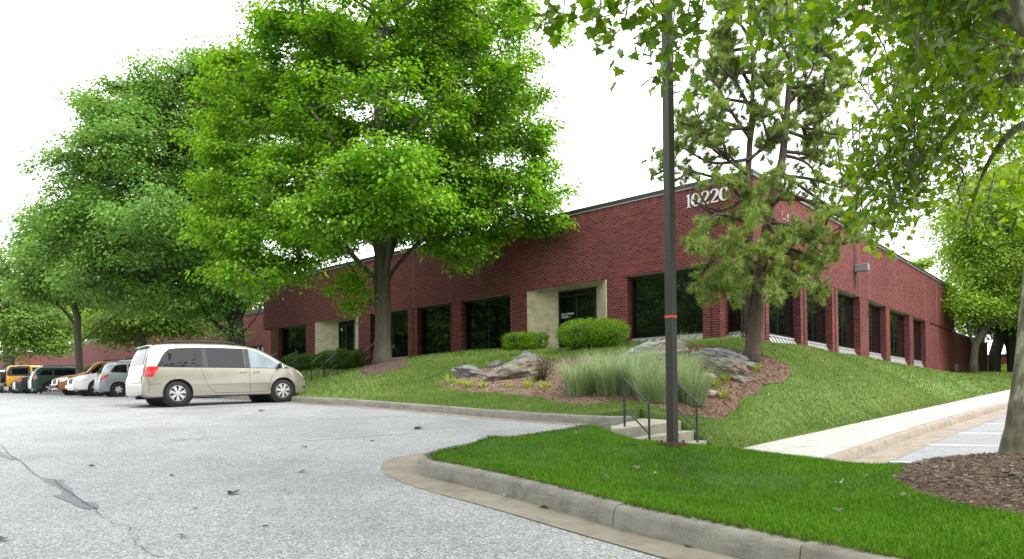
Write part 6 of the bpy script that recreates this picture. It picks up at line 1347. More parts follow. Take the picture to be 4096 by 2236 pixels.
M['amber'] = simple('amber_lamp', (.75, .22, .02), .15, var=.05, coat=1); M['chrome'] = simple('chrome', (.7, .7, .71), .12, metal=.9, var=0); M['seamk'] = simple('panel_gap', (.02, .02, .02), .9, var=0); M['plate'] = simple('licence_plate', (.75, .75, .73), .5, var=.05)
class Car:
    """body lofted from a side silhouette; parts are draped on the same surface"""
    def __init__(s, name, label, loc, head, prof, zb, W, belt, paintm, wheels, wr, tum=.28, roof_in=.10, nose=.55, tail=.35, plan=.10, cat='car', pitch=0, arch=1.16, hub='spokes', group='cars parked along the kerb', ring_r=.10, lower=None):
        s.P = np.array(prof, float); s.zb = zb; s.W = W; s.belt = belt; s.tum = tum; s.nose, s.tail, s.plan = nose, tail, plan; s.ring_r = ring_r; s.x0, s.x1 = s.P[0, 0], s.P[-1, 0]
        s.root = thing(name, (0, 0, 0), label, cat, group); s.paint = paintm; s.wr = wr; s.wx = wheels; s.arch = wr*arch
        L = np.concatenate([[0], np.cumsum(np.linalg.norm(np.diff(s.P, axis=0), axis=1))]); n = int(L[-1]/(.035 if name == 'minivan' else .06)); u = np.linspace(0, L[-1], n); s.X = np.interp(u, L, s.P[:, 0]); s.Z = np.interp(u, L, s.P[:, 1])
        k = np.ones(5)/5; zs = np.convolve(np.pad(s.Z, 2, 'edge'), k, 'valid'); xs = np.convolve(np.pad(s.X, 2, 'edge'), k, 'valid'); s.X, s.Z = xs, zs
        s.X = np.maximum.accumulate(s.X+np.arange(n)*1e-5)
        s.R = np.array([s.ring(x, z) for x, z in zip(s.X, s.Z)]); s.body(); s.do_wheels(hub)
        s.loc, s.head, s.pitch = loc, head, pitch
    def half_w(s, x):
        t0 = np.clip((x-s.x0)/s.tail, 0, 1); t1 = np.clip((s.x1-x)/s.nose, 0, 1)
        return s.W*(1-s.plan*((1-t0)**2.2)-(s.plan*2.1)*((1-t1)**2.2))
    def bz(s, x): return s.belt(x) if callable(s.belt) else s.belt
    def ring(s, x, zt):
        w = s.half_w(x); t0 = np.clip((x-s.x0)/.25, 0, 1); t1 = np.clip((s.x1-x)/.25, 0, 1); zb = s.zb+.10*(1-t0)**2+.05*(1-t1)**2; zb = min(zb, zt-.06)
        sh = min(s.bz(x), zt-.05); gh = max(0, zt-sh-.05); r = min(s.ring_r, .03+gh*.5+.04)
        yt = w*.965-s.tum*max(0, zt-.06-sh)
        c = [(0, zb), (w*.80, zb), (w*.955, zb+.04), (w*.985, zb+.12*(sh-zb)/.5), (w, zb+.45*(sh-zb)), (w*.992, zb+.75*(sh-zb)), (w*.965, sh), (w*.965-s.tum*gh*.5, sh+gh*.5+.0), (yt, max(sh+.002, zt-.06-.0*r)), (yt-r*.55, zt-.018), (yt-r*1.6, zt), (0, zt+.012)]
        c = np.array(c); 
        L = np.concatenate([[0], np.cumsum(np.linalg.norm(np.diff(c, axis=0), axis=1)+1e-6)]); cnt = [3, 3, 2, 5, 5, 4, 4, 4, 2, 2, 5]
        pts = []
        for i, k in enumerate(cnt):
            a, b = c[max(i-1, 0)], c[i]; p, q = c[i+1], c[min(i+2, len(c)-1)]
            for j in range(k):
                t = j/k
                v = b+(p-b)*t if i in (0, 1) else .5*((2*b)+(p-a)*t*.9+((2*a-5*b+4*p-q)*t*t+(3*b-a-3*p+q)*t**3)*.9+0*t)+(.05*(b+(p-b)*t)*2-.05*(2*b)*1-.1*(p-b)*t if False else 0)
                if i not in (0, 1): v = b+(p-b)*t+.35*(v-(b+(p-b)*t))
                pts.append(v)
        pts.append(c[-1]); return np.array(pts)
    def side_y(s, x, z):
        i = int(np.clip(np.searchsorted(s.X, x), 1, len(s.X)-1)); 
        def f(j):
            r = s.R[j]; rr = r[3:-4]; return np.interp(z, rr[:, 1], rr[:, 0]) if z < rr[-1, 1] else rr[-1, 0]
        a, b = s.X[i-1], s.X[i]; t = 0 if b-a < 1e-6 else (x-a)/(b-a); return f(i-1)*(1-t)+f(i)*t
    def body(s):
        n, k = s.R.shape[:2]; V = []; 
        for i in range(n):
            for y, z in s.R[i]: V.append([s.X[i], -y, z])
        for i in range(n):
            for y, z in s.R[i]: V.append([s.X[i], y, z])
        V = np.array(V); Fq = []; 
        cx = s.wx; 
        def cut(p): return any((p[0]-a)**2+(p[2]-s.wr)**2 < s.arch**2 for a in cx) and abs(p[1]) > s.W*.55
        # snap near vertices onto the arch
        for a in cx:
            d = np.hypot(V[:, 0]-a, V[:, 2]-s.wr); m_ = (d < s.arch*1.0) & (d > s.arch*.88) & (np.abs(V[:, 1]) > s.W*.55) & (V[:, 2] < s.arch+s.wr+.02)
            V[m_, 0] = a+(V[m_, 0]-a)*s.arch/d[m_]; V[m_, 2] = s.wr+(V[m_, 2]-s.wr)*s.arch/d[m_]
        for h, o in ((0, 0), (1, n*k)):
            for i in range(n-1):
                for j in range(k-1):
                    q = [o+i*k+j, o+i*k+j+1, o+(i+1)*k+j+1, o+(i+1)*k+j]; c = V[q].mean(0)
                    if cut(c): continue
                    Fq.append(q if h else q[::-1])
        # end caps
        for i, fl in ((0, 0), (n-1, 1)):
            for j in range(k-1):
                q = [i*k+j, i*k+j+1, n*k+i*k+j+1, n*k+i*k+j]; Fq.append(q if fl == 0 else q[::-1])
        me = np_mesh('body', V, np.array(Fq)); bm = bmesh.new(); bm.from_mesh(me); bmesh.ops.remove_doubles(bm, verts=bm.verts, dist=.0008); bmesh.ops.recalc_face_normals(bm, faces=bm.faces)
        for f in bm.faces: f.smooth = True
        bm.to_mesh(me); bm.free(); o = link('body', me, s.root, s.paint); o.modifiers.new('edge', 'EDGE_SPLIT').split_angle = math.radians(40); s.bodyo = o
        m = MB()
        for a in s.wx: m.tube([(a, -s.W*.93, s.wr), (a, s.W*.93, s.wr)], s.arch*1.02, 24)
        x0, x1 = s.x0+.12, s.x1-.12; m.box(((x0+x1)/2, 0, s.zb+.09), x1-x0, s.W*1.6, .12); m.build('wheel_wells', M['well'], s.root)
    def strip_patch(s, name, xs, zlo, zhi, mat, off=.006, rows=5, sides=(-1, 1), parent=None, label=None):
        """patch over the side between curves zlo(x), zhi(x)"""
        o = None
        for sd in sides:
            V = []; 
            for x in xs:
                a, b = np.interp(x, [p[0] for p in zlo], [p[1] for p in zlo]), np.interp(x, [p[0] for p in zhi], [p[1] for p in zhi])
                for j in range(rows+1):
                    z = a+(b-a)*j/rows; V.append((x, sd*(s.side_y(x, z)+off), z))
            k = rows+1; Fq = [(i*k+j, i*k+j+1, (i+1)*k+j+1, (i+1)*k+j) for i in range(len(xs)-1) for j in range(rows)]
            if sd > 0: Fq = [f[::-1] for f in Fq]
            me = np_mesh(name, np.array(V), np.array(Fq), True); o = link(name, me, parent or s.root, mat)
            if label: o['label'] = label
        return o
    def window(s, name, zlo, zhi, off=.006, sides=(-1, 1), mat=None):
        x0 = max(zlo[0][0], zhi[0][0]) if False else zlo[0][0]; x1 = zlo[-1][0]; return s.strip_patch(name, np.linspace(x0, x1, 22), zlo, zhi, mat or M['carglass'], off, 6, sides)
    def line(s, name, pts, w=.009, mat=None, sides=(-1, 1), off=.003, thick=.004):
        """thin strip along (x,z) points on the side"""
        P = np.array(pts); Q = np.concatenate([[P[i]+(P[i+1]-P[i])*t for t in np.linspace(0, 1, 12, endpoint=False)] for i in range(len(P)-1)]+[[P[-1]]]); T = np.gradient(Q, axis=0); T /= np.linalg.norm(T, axis=1)[:, None]; Nn = np.stack([-T[:, 1], T[:, 0]], 1)*w/2
        for sd in sides:
            V = []
            for q, n_ in zip(Q, Nn):
                for e in (-1, 1): p = q+n_*e; V.append((p[0], sd*(s.side_y(p[0], p[1])+off), p[1]))
            Fq = [(2*i, 2*i+1, 2*i+3, 2*i+2) for i in range(len(Q)-1)]; link(name, np_mesh(name, np.array(V), np.array(Fq)), s.root, mat or M['seamk'])
    def top_patch(s, name, xa, za, xb, zb_, fw, mat, off=.008, rows=10, y0=None, seg='rear'):
        """patch over the silhouette surface between two silhouette points; fw = fraction of the local width"""
        d = np.hypot(s.X-xa, s.Z-za); i0 = int(np.argmin(d)); i1 = int(np.argmin(np.hypot(s.X-xb, s.Z-zb_))); i0, i1 = min(i0, i1), max(i0, i1); V = []; ids = np.unique(np.linspace(i0, i1, max(3, min(16, i1-i0+1))).astype(int))
        for i in ids:
            r = s.R[i]; w = r[-6][0]*fw; t = np.array([s.X[min(i+1, len(s.X)-1)]-s.X[max(i-1, 0)], s.Z[min(i+1, len(s.X)-1)]-s.Z[max(i-1, 0)]]); t /= np.linalg.norm(t)+1e-9; n_ = np.array([-t[1], t[0]])
            rr = r[-8:]; ys = np.linspace(-w, w, rows+1) if y0 is None else np.linspace(y0[0]*r[-6][0], y0[1]*r[-6][0], rows+1)
            for y in ys:
                z = np.interp(abs(y), rr[::-1, 0], rr[::-1, 1]); V.append((s.X[i]+n_[0]*off, y, z+n_[1]*off))
        k = rows+1; Fq = [(i*k+j, (i+1)*k+j, (i+1)*k+j+1, i*k+j+1) for i in range(len(ids)-1) for j in range(rows)]
        return link(name, np_mesh(name, np.array(V), np.array(Fq)[:, ::-1], True), s.root, mat)
    def do_wheels(s, hub):
        tw = .205
        for a in s.wx:
            for sd in (-1, 1):
                yc = sd*(s.W-.045-tw/2); m = MB(); prof = [(-.48, .70), (-.5, .82), (-.46, .93), (-.36, .985), (0, 1.0), (.36, .985), (.46, .93), (.5, .82), (.48, .70)]; k = len(prof); nseg = 32
                for i in range(nseg):
                    w = 2*math.pi*i/nseg
                    for py, pr in prof: m.v.append((a+math.cos(w)*pr*s.wr, yc+py*tw, s.wr+math.sin(w)*pr*s.wr))
                for i in range(nseg):
                    for j in range(k-1): m.f.append((i*k+j, ((i+1) % nseg)*k+j, ((i+1) % nseg)*k+j+1, i*k+j+1)); m.m.append(0)
                wh = m.build('wheel', M['tyre'], s.root, smooth=True)
                d = MB(); yf = yc+sd*tw*.40; ri = s.wr*.69
                d.tube([(a, yc-sd*.02, s.wr), (a, yf-sd*.055, s.wr)], ri*.99, 24); d.build('brake', M['well'], wh)
                r = MB(); ns = 24
                for q0, q1, y0_, y1_ in [(.90, 1.0, .0, -.004), (1.0, 1.02, -.004, -.06)]:
                    b = len(r.v)
                    for i in range(ns):
                        w = 2*math.pi*i/ns; c_, s_ = math.cos(w), math.sin(w); r.v += [(a+c_*ri*q0, yf+sd*y0_, s.wr+s_*ri*q0), (a+c_*ri*q1, yf+sd*y1_, s.wr+s_*ri*q1)]
                    for i in range(ns): r.f.append((b+2*i, b+2*i+1, b+2*((i+1) % ns)+1, b+2*((i+1) % ns))); r.m.append(0)
                nsp = {'spokes': 7, 'five': 5, 'six': 6}[hub]; hw = .46 if hub == 'spokes' else .34
                for i in range(nsp):
                    w = 2*math.pi*(i+.25)/nsp
                    pair = ((-.14, .055), (.14, .055)) if hub == 'spokes' else ((0, .12),)
                    for dw, ww in pair:
                        c_, s_ = math.cos(w+dw*.6), math.sin(w+dw*.6); c2, s2 = math.cos(w+dw), math.sin(w+dw); tx, tz = -s2, c2; b = len(r.v)
                        for (rr, hw_, yy) in ((.2, ww*.8, .012), (.93, ww*1.1, .004)):
                            cc, ss = (c_, s_) if rr < .5 else (c2, s2)
                            r.v += [(a+cc*ri*rr+tx*hw_*ri*1.6, yf+sd*yy, s.wr+ss*ri*rr+tz*hw_*ri*1.6), (a+cc*ri*rr-tx*hw_*ri*1.6, yf+sd*yy, s.wr+ss*ri*rr-tz*hw_*ri*1.6)]
                        r.f.append((b, b+1, b+3, b+2)); r.m.append(0)
                b = len(r.v); r.v.append((a, yf+sd*.02, s.wr))
                for i in range(12): w = 2*math.pi*i/12; r.v.append((a+math.cos(w)*ri*.26, yf+sd*.012, s.wr+math.sin(w)*ri*.26))
                for i in range(12): r.f.append((b, b+1+i, b+1+(i+1) % 12)); r.m.append(0)
                r.build('rim', M['alloy'], wh)
    def mb(s, m, name, mat, **k): return m.build(name, mat, s.root, **k)
    def place(s):
        R = Matrix.Rotation(s.head, 4, 'Z')@Matrix.Rotation(-s.pitch, 4, 'Y'); s.root.matrix_basis = Matrix.Translation(s.loc)@R
def put(car_, rear_wheel_xy, front_wheel_x=None):
    pass
def mirror_(c, x, z, mat, sd=(-1, 1)):
    for k in sd:
        m = MB(); y = k*(c.side_y(x, z)+.10); n = 8
        for i in range(5):
            f = i/4; rad = [.03, .075, .085, .08, .05][i]
            for j in range(10): w = 2*math.pi*j/10; m.v.append((x-.06+.10*f, y+math.cos(w)*rad*1.25, z+.05+math.sin(w)*rad))
        for i in range(4):
            for j in range(10): m.f.append((i*10+j, i*10+(j+1) % 10, (i+1)*10+(j+1) % 10, (i+1)*10+j)); m.m.append(0)
        m.f.append(tuple(range(9, -1, -1))); m.m.append(0); m.f.append(tuple(40+q for q in range(10))); m.m.append(0); m.box((x, k*(c.side_y(x, z)+.02), z+.03), .05, .12, .03); c.mb(m, 'side_mirror', mat, smooth=True)
def handle_(c, x, z, mat, sd=(-1, 1)):
    for k in sd:
        m = MB(); y = k*(c.side_y(x, z)+.02); m.tube([(x-.10, y-k*.018, z-.004), (x-.06, y, z), (x+.06, y, z), (x+.10, y-k*.018, z-.004)], [.008, .016, .016, .008], 6); c.mb(m, 'door_handle', mat, smooth=True)
def rails_(c, x0, x1, zf, yo, mat=None):
    for k in (-1, 1):
        m = MB(); xs = np.linspace(x0, x1, 12); m.tube([(x, k*yo, zf(x)+.055*min(1, min(x-x0, x1-x)/.25*.9+.1)) for x in xs], [.012]+[.024]*10+[.012], 8); 
        for x in (x0+.05, (x0+x1)/2, x1-.05): m.box((x, k*yo, zf(x)+.012), .12, .045, .05)
        c.mb(m, 'roof_rail', mat or M['plastic'], smooth=False)
slope = math.atan(.058)
lotz = lambda X, Y: float(lz(Y))
def ground_place(c, rearxy, heading):
    """set the car down so that its rear wheels stand at rearxy"""
    h = np.array([math.cos(heading), math.sin(heading)]); wb = c.wx[1]-c.wx[0]; r = np.array(rearxy); f = r+h*wb; zr, zf_ = lotz(*r), lotz(*f); c.pitch = math.atan2(zf_-zr, wb); c.head = heading
    o = r-h*c.wx[0]; c.loc = (o[0], o[1], zr-math.tan(c.pitch)*c.wx[0]); c.place()
silv = paint('champagne_paint', (.37, .345, .295), .55, .30)
# ---- the minivan (x forward, metres from the rear bumper; zero at body middle)
van = Car('minivan', 'champagne beige minivan with tinted rear windows parked nearest the camera', (0, 0, 0), 0,
          [(-2.396, 0.46), (-2.408, 0.6), (-2.396, 0.8), (-2.332, 0.9), (-2.3, 1.1), (-2.22, 1.4), (-2.108, 1.64), (-1.996, 1.695), (-1.6, 1.735), (-0.9, 1.755), (-0.2, 1.75), (0.45, 1.705), (0.85, 1.625), (1.2, 1.44), (1.52, 1.225), (1.72, 1.1), (1.972, 1.015), (2.13, 0.93), (2.26, 0.8), (2.346, 0.62), (2.364, 0.46)],
          .215, .965, lambda x: 1.07-.028*(x+2.4)/2*1.0, silv, (-1.49, 1.54), .335, tum=.30, nose=.85, tail=.45, plan=.10, arch=1.20)
zl = lambda x: 1.085-.018*(x+2.3)
van.window('rear_quarter_window', [(-2.02, zl(-2.02)), (-.80, zl(-.8))], [(-2.02, 1.09), (-1.82, 1.43), (-1.68, 1.565), (-1.5, 1.60), (-.80, 1.635)])
van.window('sliding_door_window', [(-.66, zl(-.66)), (.40, zl(.4))], [(-.66, 1.635), (.40, 1.612)])
M['paleglass'] = simple('reflection_tone_glass', (.16, .21, .235), .03, spec=.9, var=.3, scale=3)  # opaque; bright reflection and see-through light put into the pale colour
van.window('front_door_window', [(.55, zl(.55)), (1.56, zl(1.45)+.005)], [(.55, 1.59), (.78, 1.54), (1.05, 1.40), (1.35, 1.205), (1.56, 1.06)], mat=M['paleglass'])
van.window('quarter_glass', [(1.60, zl(1.5)-.01), (1.74, zl(1.5)-.015)], [(1.60, 1.085), (1.74, 1.02)], mat=M['plastic'])
for x, t in ((-.73, 0), (.475, 0)): van.strip_patch('door_pillar', np.linspace(x-.068, x+.072, 4), [(x-.068, zl(x)), (x+.072, zl(x))], [(x-.068, 1.635 if x < 0 else 1.612), (x+.072, 1.635 if x < 0 else 1.595)], M['plastic'], .0045)
van.top_patch('rear_window', -2.288, 1.14, -2.124, 1.60, .93, M['carglass']); van.top_patch('windscreen', .93, 1.60, 1.60, 1.17, .93, M['carglass'])
van.strip_patch('tail_light', np.linspace(-2.31, -1.96, 10), [(-2.31, .80), (-2.14, .80), (-1.96, 1.06)], [(-2.31, 1.065), (-1.96, 1.085)], M['red'], .010); 
van.top_patch('tail_light', -2.324, .94, -2.296, 1.10, .2, M['red'], y0=(.72, 1.02)); van.top_patch('tail_light', -2.324, .94, -2.296, 1.10, .2, M['red'], y0=(-1.02, -.72))
van.strip_patch('head_light', np.linspace(1.97, 2.25, 10), [(1.97, .905), (2.12, .80), (2.25, .70)], [(1.97, .965), (2.12, .90), (2.25, .785)], M['clear'], .010); van.strip_patch('indicator', np.linspace(2.02, 2.19, 6), [(2.02, .858), (2.19, .735)], [(2.02, .885), (2.19, .785)], M['amber'], .013)
van.strip_patch('fog_lamp', np.linspace(2.22, 2.32, 4), [(2.22, .40), (2.32, .39)], [(2.22, .46), (2.32, .47)], M['plastic'], .006)
van.line('panel_seam', [(-.86, 1.03), (-.84, .95), (-.70, .55), (-.55, .36), (-.46, .315), (.55, .315)]); van.line('panel_seam', [(.52, 1.03), (.52, .315)]); van.line('panel_seam', [(.55, .315), (1.02, .315), (1.09, .40), (1.16, .72), (1.34, .95)]); van.line('panel_seam', [(-2.22, .60), (-1.9, .60)]); van.line('panel_seam', [(-2.27, .78), (-2.22, .60), (-2.23, .4)])
van.line('side_moulding', [(-.58, .595), (1.08, .588)], .038, silv, off=.016); van.line('window_trim', [(-2.04, zl(-2.04)-.012), (1.6, zl(1.6)-.005)], .014, M['plastic'], off=.006)
for x in (.34, .72): handle_(van, x, .915, silv)
mirror_(van, 1.42, 1.04, M['plastic'])
rails_(van, -1.75, .35, lambda x: float(np.interp(x, van.X, van.Z)), .60)
for x in (-.95, -.1):
    m = MB(); z = float(np.interp(x, van.X, van.Z))+.06; m.tube([(x, -.6, z), (x, .6, z)], .016, 6); van.mb(m, 'cross_bar', M['plastic'])
m = MB(); m.box((-2.34, 0, .66), .16, 1.5, .05); van.mb(m, 'bumper_step', silv, bevel=.02)
m = MB(); m.box((-2.335, 0, .86), .03, .32, .15); van.mb(m, 'licence_plate', M['plate'])
m = MB(); m.box((-2.30, -.35, .24), .24, .13, .09); m.tube([(-2.2, -.35, .27), (-2.02, -.30, .24)], .04, 8); van.mb(m, 'exhaust', M['well'])
m = MB(); m.box((-2.09, 0, 1.668), .17, 1.12, .03); van.mb(m, 'rear_spoiler', silv, bevel=.012)
m = MB(); m.tube([(1.80, -.62, 1.07), (1.86, -.74, 1.06)], .012, 5); van.mb(m, 'wiper', M['plastic'])
vr, vf = at(711, 1624, 20.05), at(1125, 1610, 22.0); hd = math.atan2(vf[1]-vr[1], vf[0]-vr[0])
# near-side wheel centres are 0.88 m to the right of the car's axis
nrm_ = np.array([-math.sin(hd), math.cos(hd)]); ground_place(van, np.array(vr[:2])+nrm_*.86, hd)
ROWD = np.array([-.65, .76]); H0 = math.atan2(.65, .76)
def row_pt(px, Y): p = at(px, 1590, Y); return np.array([p[0], p[1]])
# ---- silver hatchback, rear to us
c = Car('hatchback_car', 'small silver hatchback with rear end out, parked just behind the minivan', (0, 0, 0), 0, [(-1.98, .42), (-2.0, .55), (-1.97, .78), (-1.90, .95), (-1.80, 1.25), (-1.66, 1.47), (-1.45, 1.53), (-.8, 1.545), (-.1, 1.52), (.35, 1.44), (.95, 1.12), (1.25, .97), (1.65, .86), (1.92, .68), (2.0, .45)],
        .20, .845, lambda x: .98-.03*x, paint('silver_paint', (.27, .285, .31), .5, .3), (-1.25, 1.25), .30, hub='six', tum=.30)
c.window('rear_quarter_window', [(-1.55, 1.05), (-.92, 1.03)], [(-1.55, 1.10), (-1.38, 1.33), (-1.2, 1.38), (-.92, 1.40)]); c.window('rear_door_window', [(-.84, 1.02), (-.1, 1.0)], [(-.84, 1.40), (-.1, 1.40)]); c.window('front_door_window', [(0, 1.0), (.9, .985)], [(0, 1.395), (.3, 1.35), (.9, 1.0)])
c.top_patch('rear_window', -1.885, 1.0, -1.69, 1.42, .9, M['carglass']); c.top_patch('windscreen', .40, 1.41, .92, 1.13, .9, M['carglass'])
c.strip_patch('tail_light', np.linspace(-1.93, -1.62, 8), [(-1.93, .70), (-1.62, .90)], [(-1.93, .86), (-1.62, .97)], M['red'], .010); c.line('panel_seam', [(-.9, .95), (-.88, .7), (-.6, .3)]); c.line('panel_seam', [(-.05, .95), (-.05, .3)]); handle_(c, -.62, .90, c.paint); handle_(c, .2, .88, c.paint); m = MB(); m.box((-1.99, 0, .80), .02, .3, .14); c.mb(m, 'licence_plate', M['plate']); mirror_(c, .8, .97, c.paint)
ground_place(c, row_pt(478, 31.4)+nrm_*.7, H0-.05)
# ---- white utility wagon, nose to us
def suv(name, label, col, px, Y, hdg, L=4.6, H=1.74, W=.90, wr=.36, rail=True, lamp=True, nose_out=True, grey=None, cat='car'):
    h = H; c = Car(name, label, (0, 0, 0), 0, [(-L/2, .5), (-L/2-.01, .75), (-L/2+.05, 1.0), (-L/2+.16, 1.3), (-L/2+.34, h-.08), (-L/2+.6, h-.01), (-.3, h), (.25, h-.04), (.62, h-.22), (1.02, 1.14), (1.3, 1.06), (L/2-.35, .98), (L/2-.08, .88), (L/2, .70), (L/2+.01, .45)],
        .27, W, lambda x: 1.05-.01*x, col, (-L/2+.93, L/2-.92), wr, hub='five', tum=.25)
    z = lambda x: 1.09-.01*x
    c.window('rear_quarter_window', [(-L/2+.42, z(-1.9)), (-L/2+1.05, z(-1))], [(-L/2+.42, 1.14), (-L/2+.6, h-.22), (-L/2+1.05, h-.18)]); c.window('rear_door_window', [(-L/2+1.15, z(-1)), (-.15, z(0))], [(-L/2+1.15, h-.18), (-.15, h-.17)]); c.window('front_door_window', [(-.05, z(0)), (.95, z(1))], [(-.05, h-.17), (.35, h-.22), (.95, 1.10)])
    c.top_patch('rear_window', -L/2+.08, 1.10, -L/2+.30, h-.16, .9, M['carglass']); c.top_patch('windscreen', .66, h-.25, 1.0, 1.17, .9, M['carglass'])
    c.strip_patch('head_light', np.linspace(L/2-.42, L/2-.06, 8), [(L/2-.42, .74), (L/2-.06, .66)], [(L/2-.42, .90), (L/2-.06, .84)], M['clear'], .010); c.top_patch('head_light', L/2-.05, .85, L/2-.0, .68, .2, M['clear'], y0=(-1.0, -.66)); c.top_patch('head_light', L/2-.05, .85, L/2-.0, .68, .2, M['clear'], y0=(.66, 1.0)); c.top_patch('grille', L/2-.04, .84, L/2+.0, .60, .58, M['plastic'])
    c.strip_patch('tail_light', np.linspace(-L/2+.06, -L/2+.26, 6), [(-L/2+.06, .85), (-L/2+.26, .88)], [(-L/2+.06, 1.08), (-L/2+.26, 1.06)], M['red'], .010)
    m = MB(); m.box((L/2+.0, 0, .45), .14, 1.5, .16); c.mb(m, 'front_bumper', grey or col, bevel=.03); handle_(c, -.3, .98, col); handle_(c, .55, .97, col); c.line('panel_seam', [(-.1, 1.0), (-.1, .36)]); c.line('panel_seam', [(-1.05, 1.0), (-1.0, .7), (-.85, .4)]); mirror_(c, .85, 1.04, col)
    if rail: rails_(c, -L/2+.6, .1, lambda x: h-.005, W*.62)
    c.hdg = hdg; return c
wht = paint('white_paint_car', (.72, .72, .70), .0, .25); org = paint('copper_orange_paint', (.42, .11, .022), .35, .3); grn = paint('dark_green_paint', (.035, .075, .055), .4, .3)
back = H0+math.pi
def place_nose(c, px, Y, hdg):
    """front wheels at the photo column"""
    h = np.array([math.cos(hdg), math.sin(hdg)]); f = row_pt(px, Y); wb = c.wx[1]-c.wx[0]; ground_place(c, f-h*wb, hdg)
c = suv('utility_car', 'white utility wagon with its nose out, parked beside the silver hatchback', wht, 0, 0, 0); place_nose(c, 372, 34.2, back+.05)
c = suv('utility_car', 'copper orange utility wagon nose out with dark bumper, beside the kerb island', org, 0, 0, 0, 4.55, 1.78, .92, .37, grey=M['plastic']); place_nose(c, 300, 37.6, back+.05)
# ---- green wagon, dark saloon: tails to us
c = suv('wagon_car', 'dark green wagon with red tail lamps and roof rails, left of the slim forked tree', grn, 0, 0, 0, 4.75, 1.62, .90, .34); ground_place(c, row_pt(196, 43.0)+nrm_*.4, H0)
blk = paint('graphite_paint', (.05, .052, .06), .4, .3)
def saloon(label, col, H=1.45):
    c = Car('saloon_car', label, (0, 0, 0), 0, [(-2.3, .42), (-2.32, .62), (-2.28, .88), (-2.15, 1.0), (-1.75, 1.05), (-1.35, 1.22), (-.95, H-.06), (-.4, H), (.2, H-.03), (.65, 1.25), (1.1, 1.0), (1.5, .92), (2.0, .80), (2.25, .62), (2.3, .42)], .2, .89, lambda x: .95-.01*x, col, (-1.38, 1.35), .32, hub='six', tum=.34)
    c.window('rear_door_window', [(-1.25, .99), (-.25, .98)], [(-1.25, 1.02), (-.85, H-.15), (-.25, H-.12)]); c.window('front_door_window', [(-.15, .98), (.95, .97)], [(-.15, H-.12), (.3, H-.17), (.95, 1.0)]); c.top_patch('rear_window', -1.65, 1.08, -1.05, H-.11, .85, M['carglass']); c.top_patch('windscreen', .3, H-.1, 1.0, 1.05, .85, M['carglass'])
    c.strip_patch('tail_light', np.linspace(-2.25, -1.95, 6), [(-2.25, .68), (-1.95, .78)], [(-2.25, .90), (-1.95, .92)], M['red'], .010); c.top_patch('tail_light', -2.31, .72, -2.27, .90, .2, M['red'], y0=(-1, -.6)); c.top_patch('tail_light', -2.31, .72, -2.27, .90, .2, M['red'], y0=(.6, 1)); c.strip_patch('head_light', np.linspace(1.95, 2.22, 6), [(1.95, .66), (2.22, .58)], [(1.95, .78), (2.22, .70)], M['clear'], .010); handle_(c, -.75, .88, col); handle_(c, .2, .87, col); mirror_(c, .8, .97, col); c.line('panel_seam', [(-.2, .93), (-.2, .3)])
    return c
c = saloon('dark graphite car with round red tail lamps between the green wagon and the yellow jeep', blk, 1.48); ground_place(c, row_pt(128, 45.8)+nrm_*.4, H0)
# ---- yellow off-roader with a black top, tail to us
yel = paint('yellow_paint', (.72, .36, .012), .0, .3)
def jeep():
    c = Car('off_road_car', 'yellow boxy off roader with black soft top and rear spare wheel', (0, 0, 0), 0, [(-1.95, .55), (-1.96, .8), (-1.95, 1.1), (-1.92, 1.4), (-1.86, 1.76), (-1.74, 1.84), (-1.0, 1.85), (-.2, 1.85), (.28, 1.82), (.36, 1.74), (.62, 1.28), (.70, 1.20), (1.2, 1.17), (1.75, 1.13), (1.86, 1.05), (1.90, .8), (1.9, .55)], .42, .80, 1.14, yel, (-1.22, 1.22), .39, hub='five', tum=.10, plan=.03, nose=.3, tail=.2)
    c.strip_patch('soft_top', np.linspace(-1.90, -.62, 10), [(-1.90, 1.14), (-.62, 1.14)], [(-1.90, 1.60), (-1.8, 1.80), (-.62, 1.80)], M['plastic'], .010); c.top_patch('soft_top', -1.90, 1.55, .2, 1.84, 1.0, M['plastic'], .012); c.top_patch('soft_top', -1.95, 1.13, -1.87, 1.74, 1.0, M['plastic'], .010)
    c.window('rear_quarter_window', [(-1.62, 1.24), (-.75, 1.24)], [(-1.62, 1.62), (-.75, 1.66)], .016); c.window('front_door_window', [(-.50, 1.22), (.42, 1.22)], [(-.50, 1.70), (.2, 1.70), (.42, 1.40)], .010); c.top_patch('windscreen', .38, 1.70, .60, 1.30, .85, M['carglass'])
    m = MB(); m.tube([(-1.97, .08, 1.08), (-2.20, .08, 1.08)], .39, 24); c.mb(m, 'spare_wheel', M['tyre']); 
    for x in c.wx:
        for k in (-1, 1):
            m = MB(); m.tube([(x+.47*math.cos(a), k*.85, .39+.47*math.sin(a)) for a in np.linspace(.25, math.pi-.25, 12)], .075, 6); c.mb(m, 'fender', M['plastic'], smooth=True)
    m = MB(); m.box((-2.0, 0, .58), .18, 1.5, .16); c.mb(m, 'rear_bumper', M['plastic'], bevel=.02)
    for k in (-1, 1):
        m = MB(); m.box((-1.97, k*.68, .95), .05, .12, .2); c.mb(m, 'tail_light', M['red'])
    return c
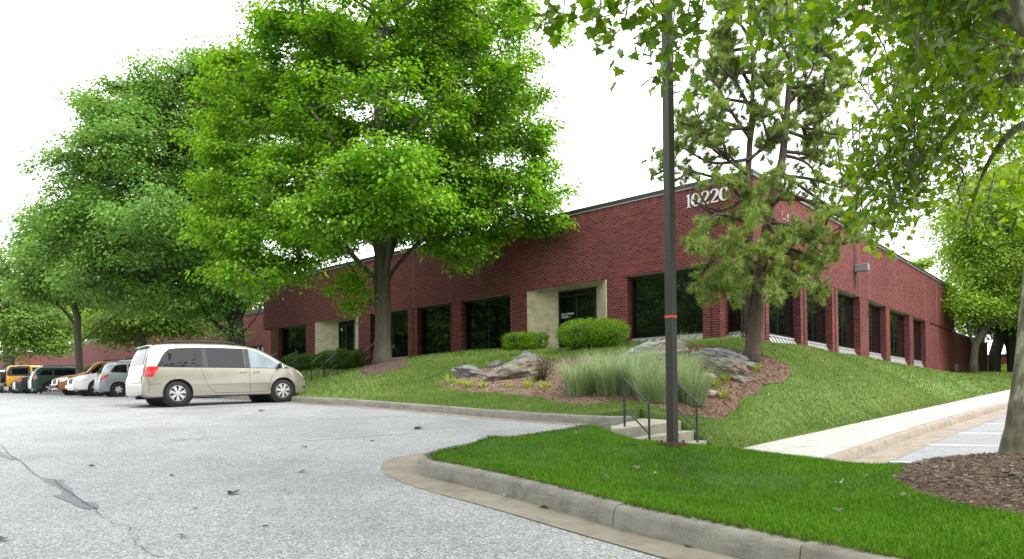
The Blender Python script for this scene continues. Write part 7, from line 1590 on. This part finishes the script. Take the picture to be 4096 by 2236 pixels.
c = jeep(); ground_place(c, row_pt(76, 48.2)+nrm_*.3, H0)
# ---- leftmost: grey saloon nose out, white van body behind it
c = saloon('grey car at the left edge of the row, cut by the photo border', paint('mid_grey_paint', (.22, .22, .21), .4, .3)); place_nose(c, 22, 51, back)
c = suv('utility_car', 'white utility wagon behind the grey car at the left edge', wht, 0, 0, 0, 4.5, 1.7); ground_place(c, row_pt(20, 55)+nrm_*1.0, H0)
# ---- pale sage wagon and dark red car deeper in the row
sage = paint('sage_silver_paint', (.27, .29, .26), .5, .3)
c = suv('utility_car', 'sage grey wagon whose roof shows between the silver hatchback and the minivan', sage, 0, 0, 0, 4.6, 1.72); ground_place(c, row_pt(560, 34.5)+np.array([1.2, 1.3]), H0+.02)
c = suv('utility_car', 'white wagon mostly hidden behind the rear corner of the minivan', wht, 0, 0, 0, 4.6, 1.80); ground_place(c, row_pt(640, 27.5)+np.array([1.0, 1.0]), H0)
redp = paint('dark_red_paint', (.22, .012, .014), .2, .3)
c = saloon('dark red car showing behind the orange wagon and the slim trunk', redp); ground_place(c, row_pt(330, 43)+np.array([.2, 1.2]), H0)
# kerb island among the cars
ip = [at(x, y, 40.0)[:2] for x, y in [(166, 1583), (300, 1583)]]; a, b = np.array(ip[0]), np.array(ip[1]); d = np.array([.70, .71])
loop = [a, b, b+d*4.5, a+d*4.5]; t = thing('kerb_island', (a[0], a[1], float(lz(a[1]))), kind='structure'); m = MB(); cs = [np.array([p[0], p[1], float(lz(p[1]))+.17]) for p in loop]; m.add(cs+[c_-np.array([0, 0, .3]) for c_ in cs], [(0, 1, 2, 3), (0, 4, 5, 1), (1, 5, 6, 2), (2, 6, 7, 3), (3, 7, 4, 0)]); m.build('kerb', M['concrete'], t, bevel=.04)
m = MB(); cc = sum(cs)/4; m.add([cc+(q-cc)*.86+np.array([0, 0, .012]) for q in cs]+[cc+np.array([0, 0, .22])], [(0, 1, 4), (1, 2, 4), (2, 3, 4), (3, 0, 4)]); m.build('turf', M['soilb'], t)
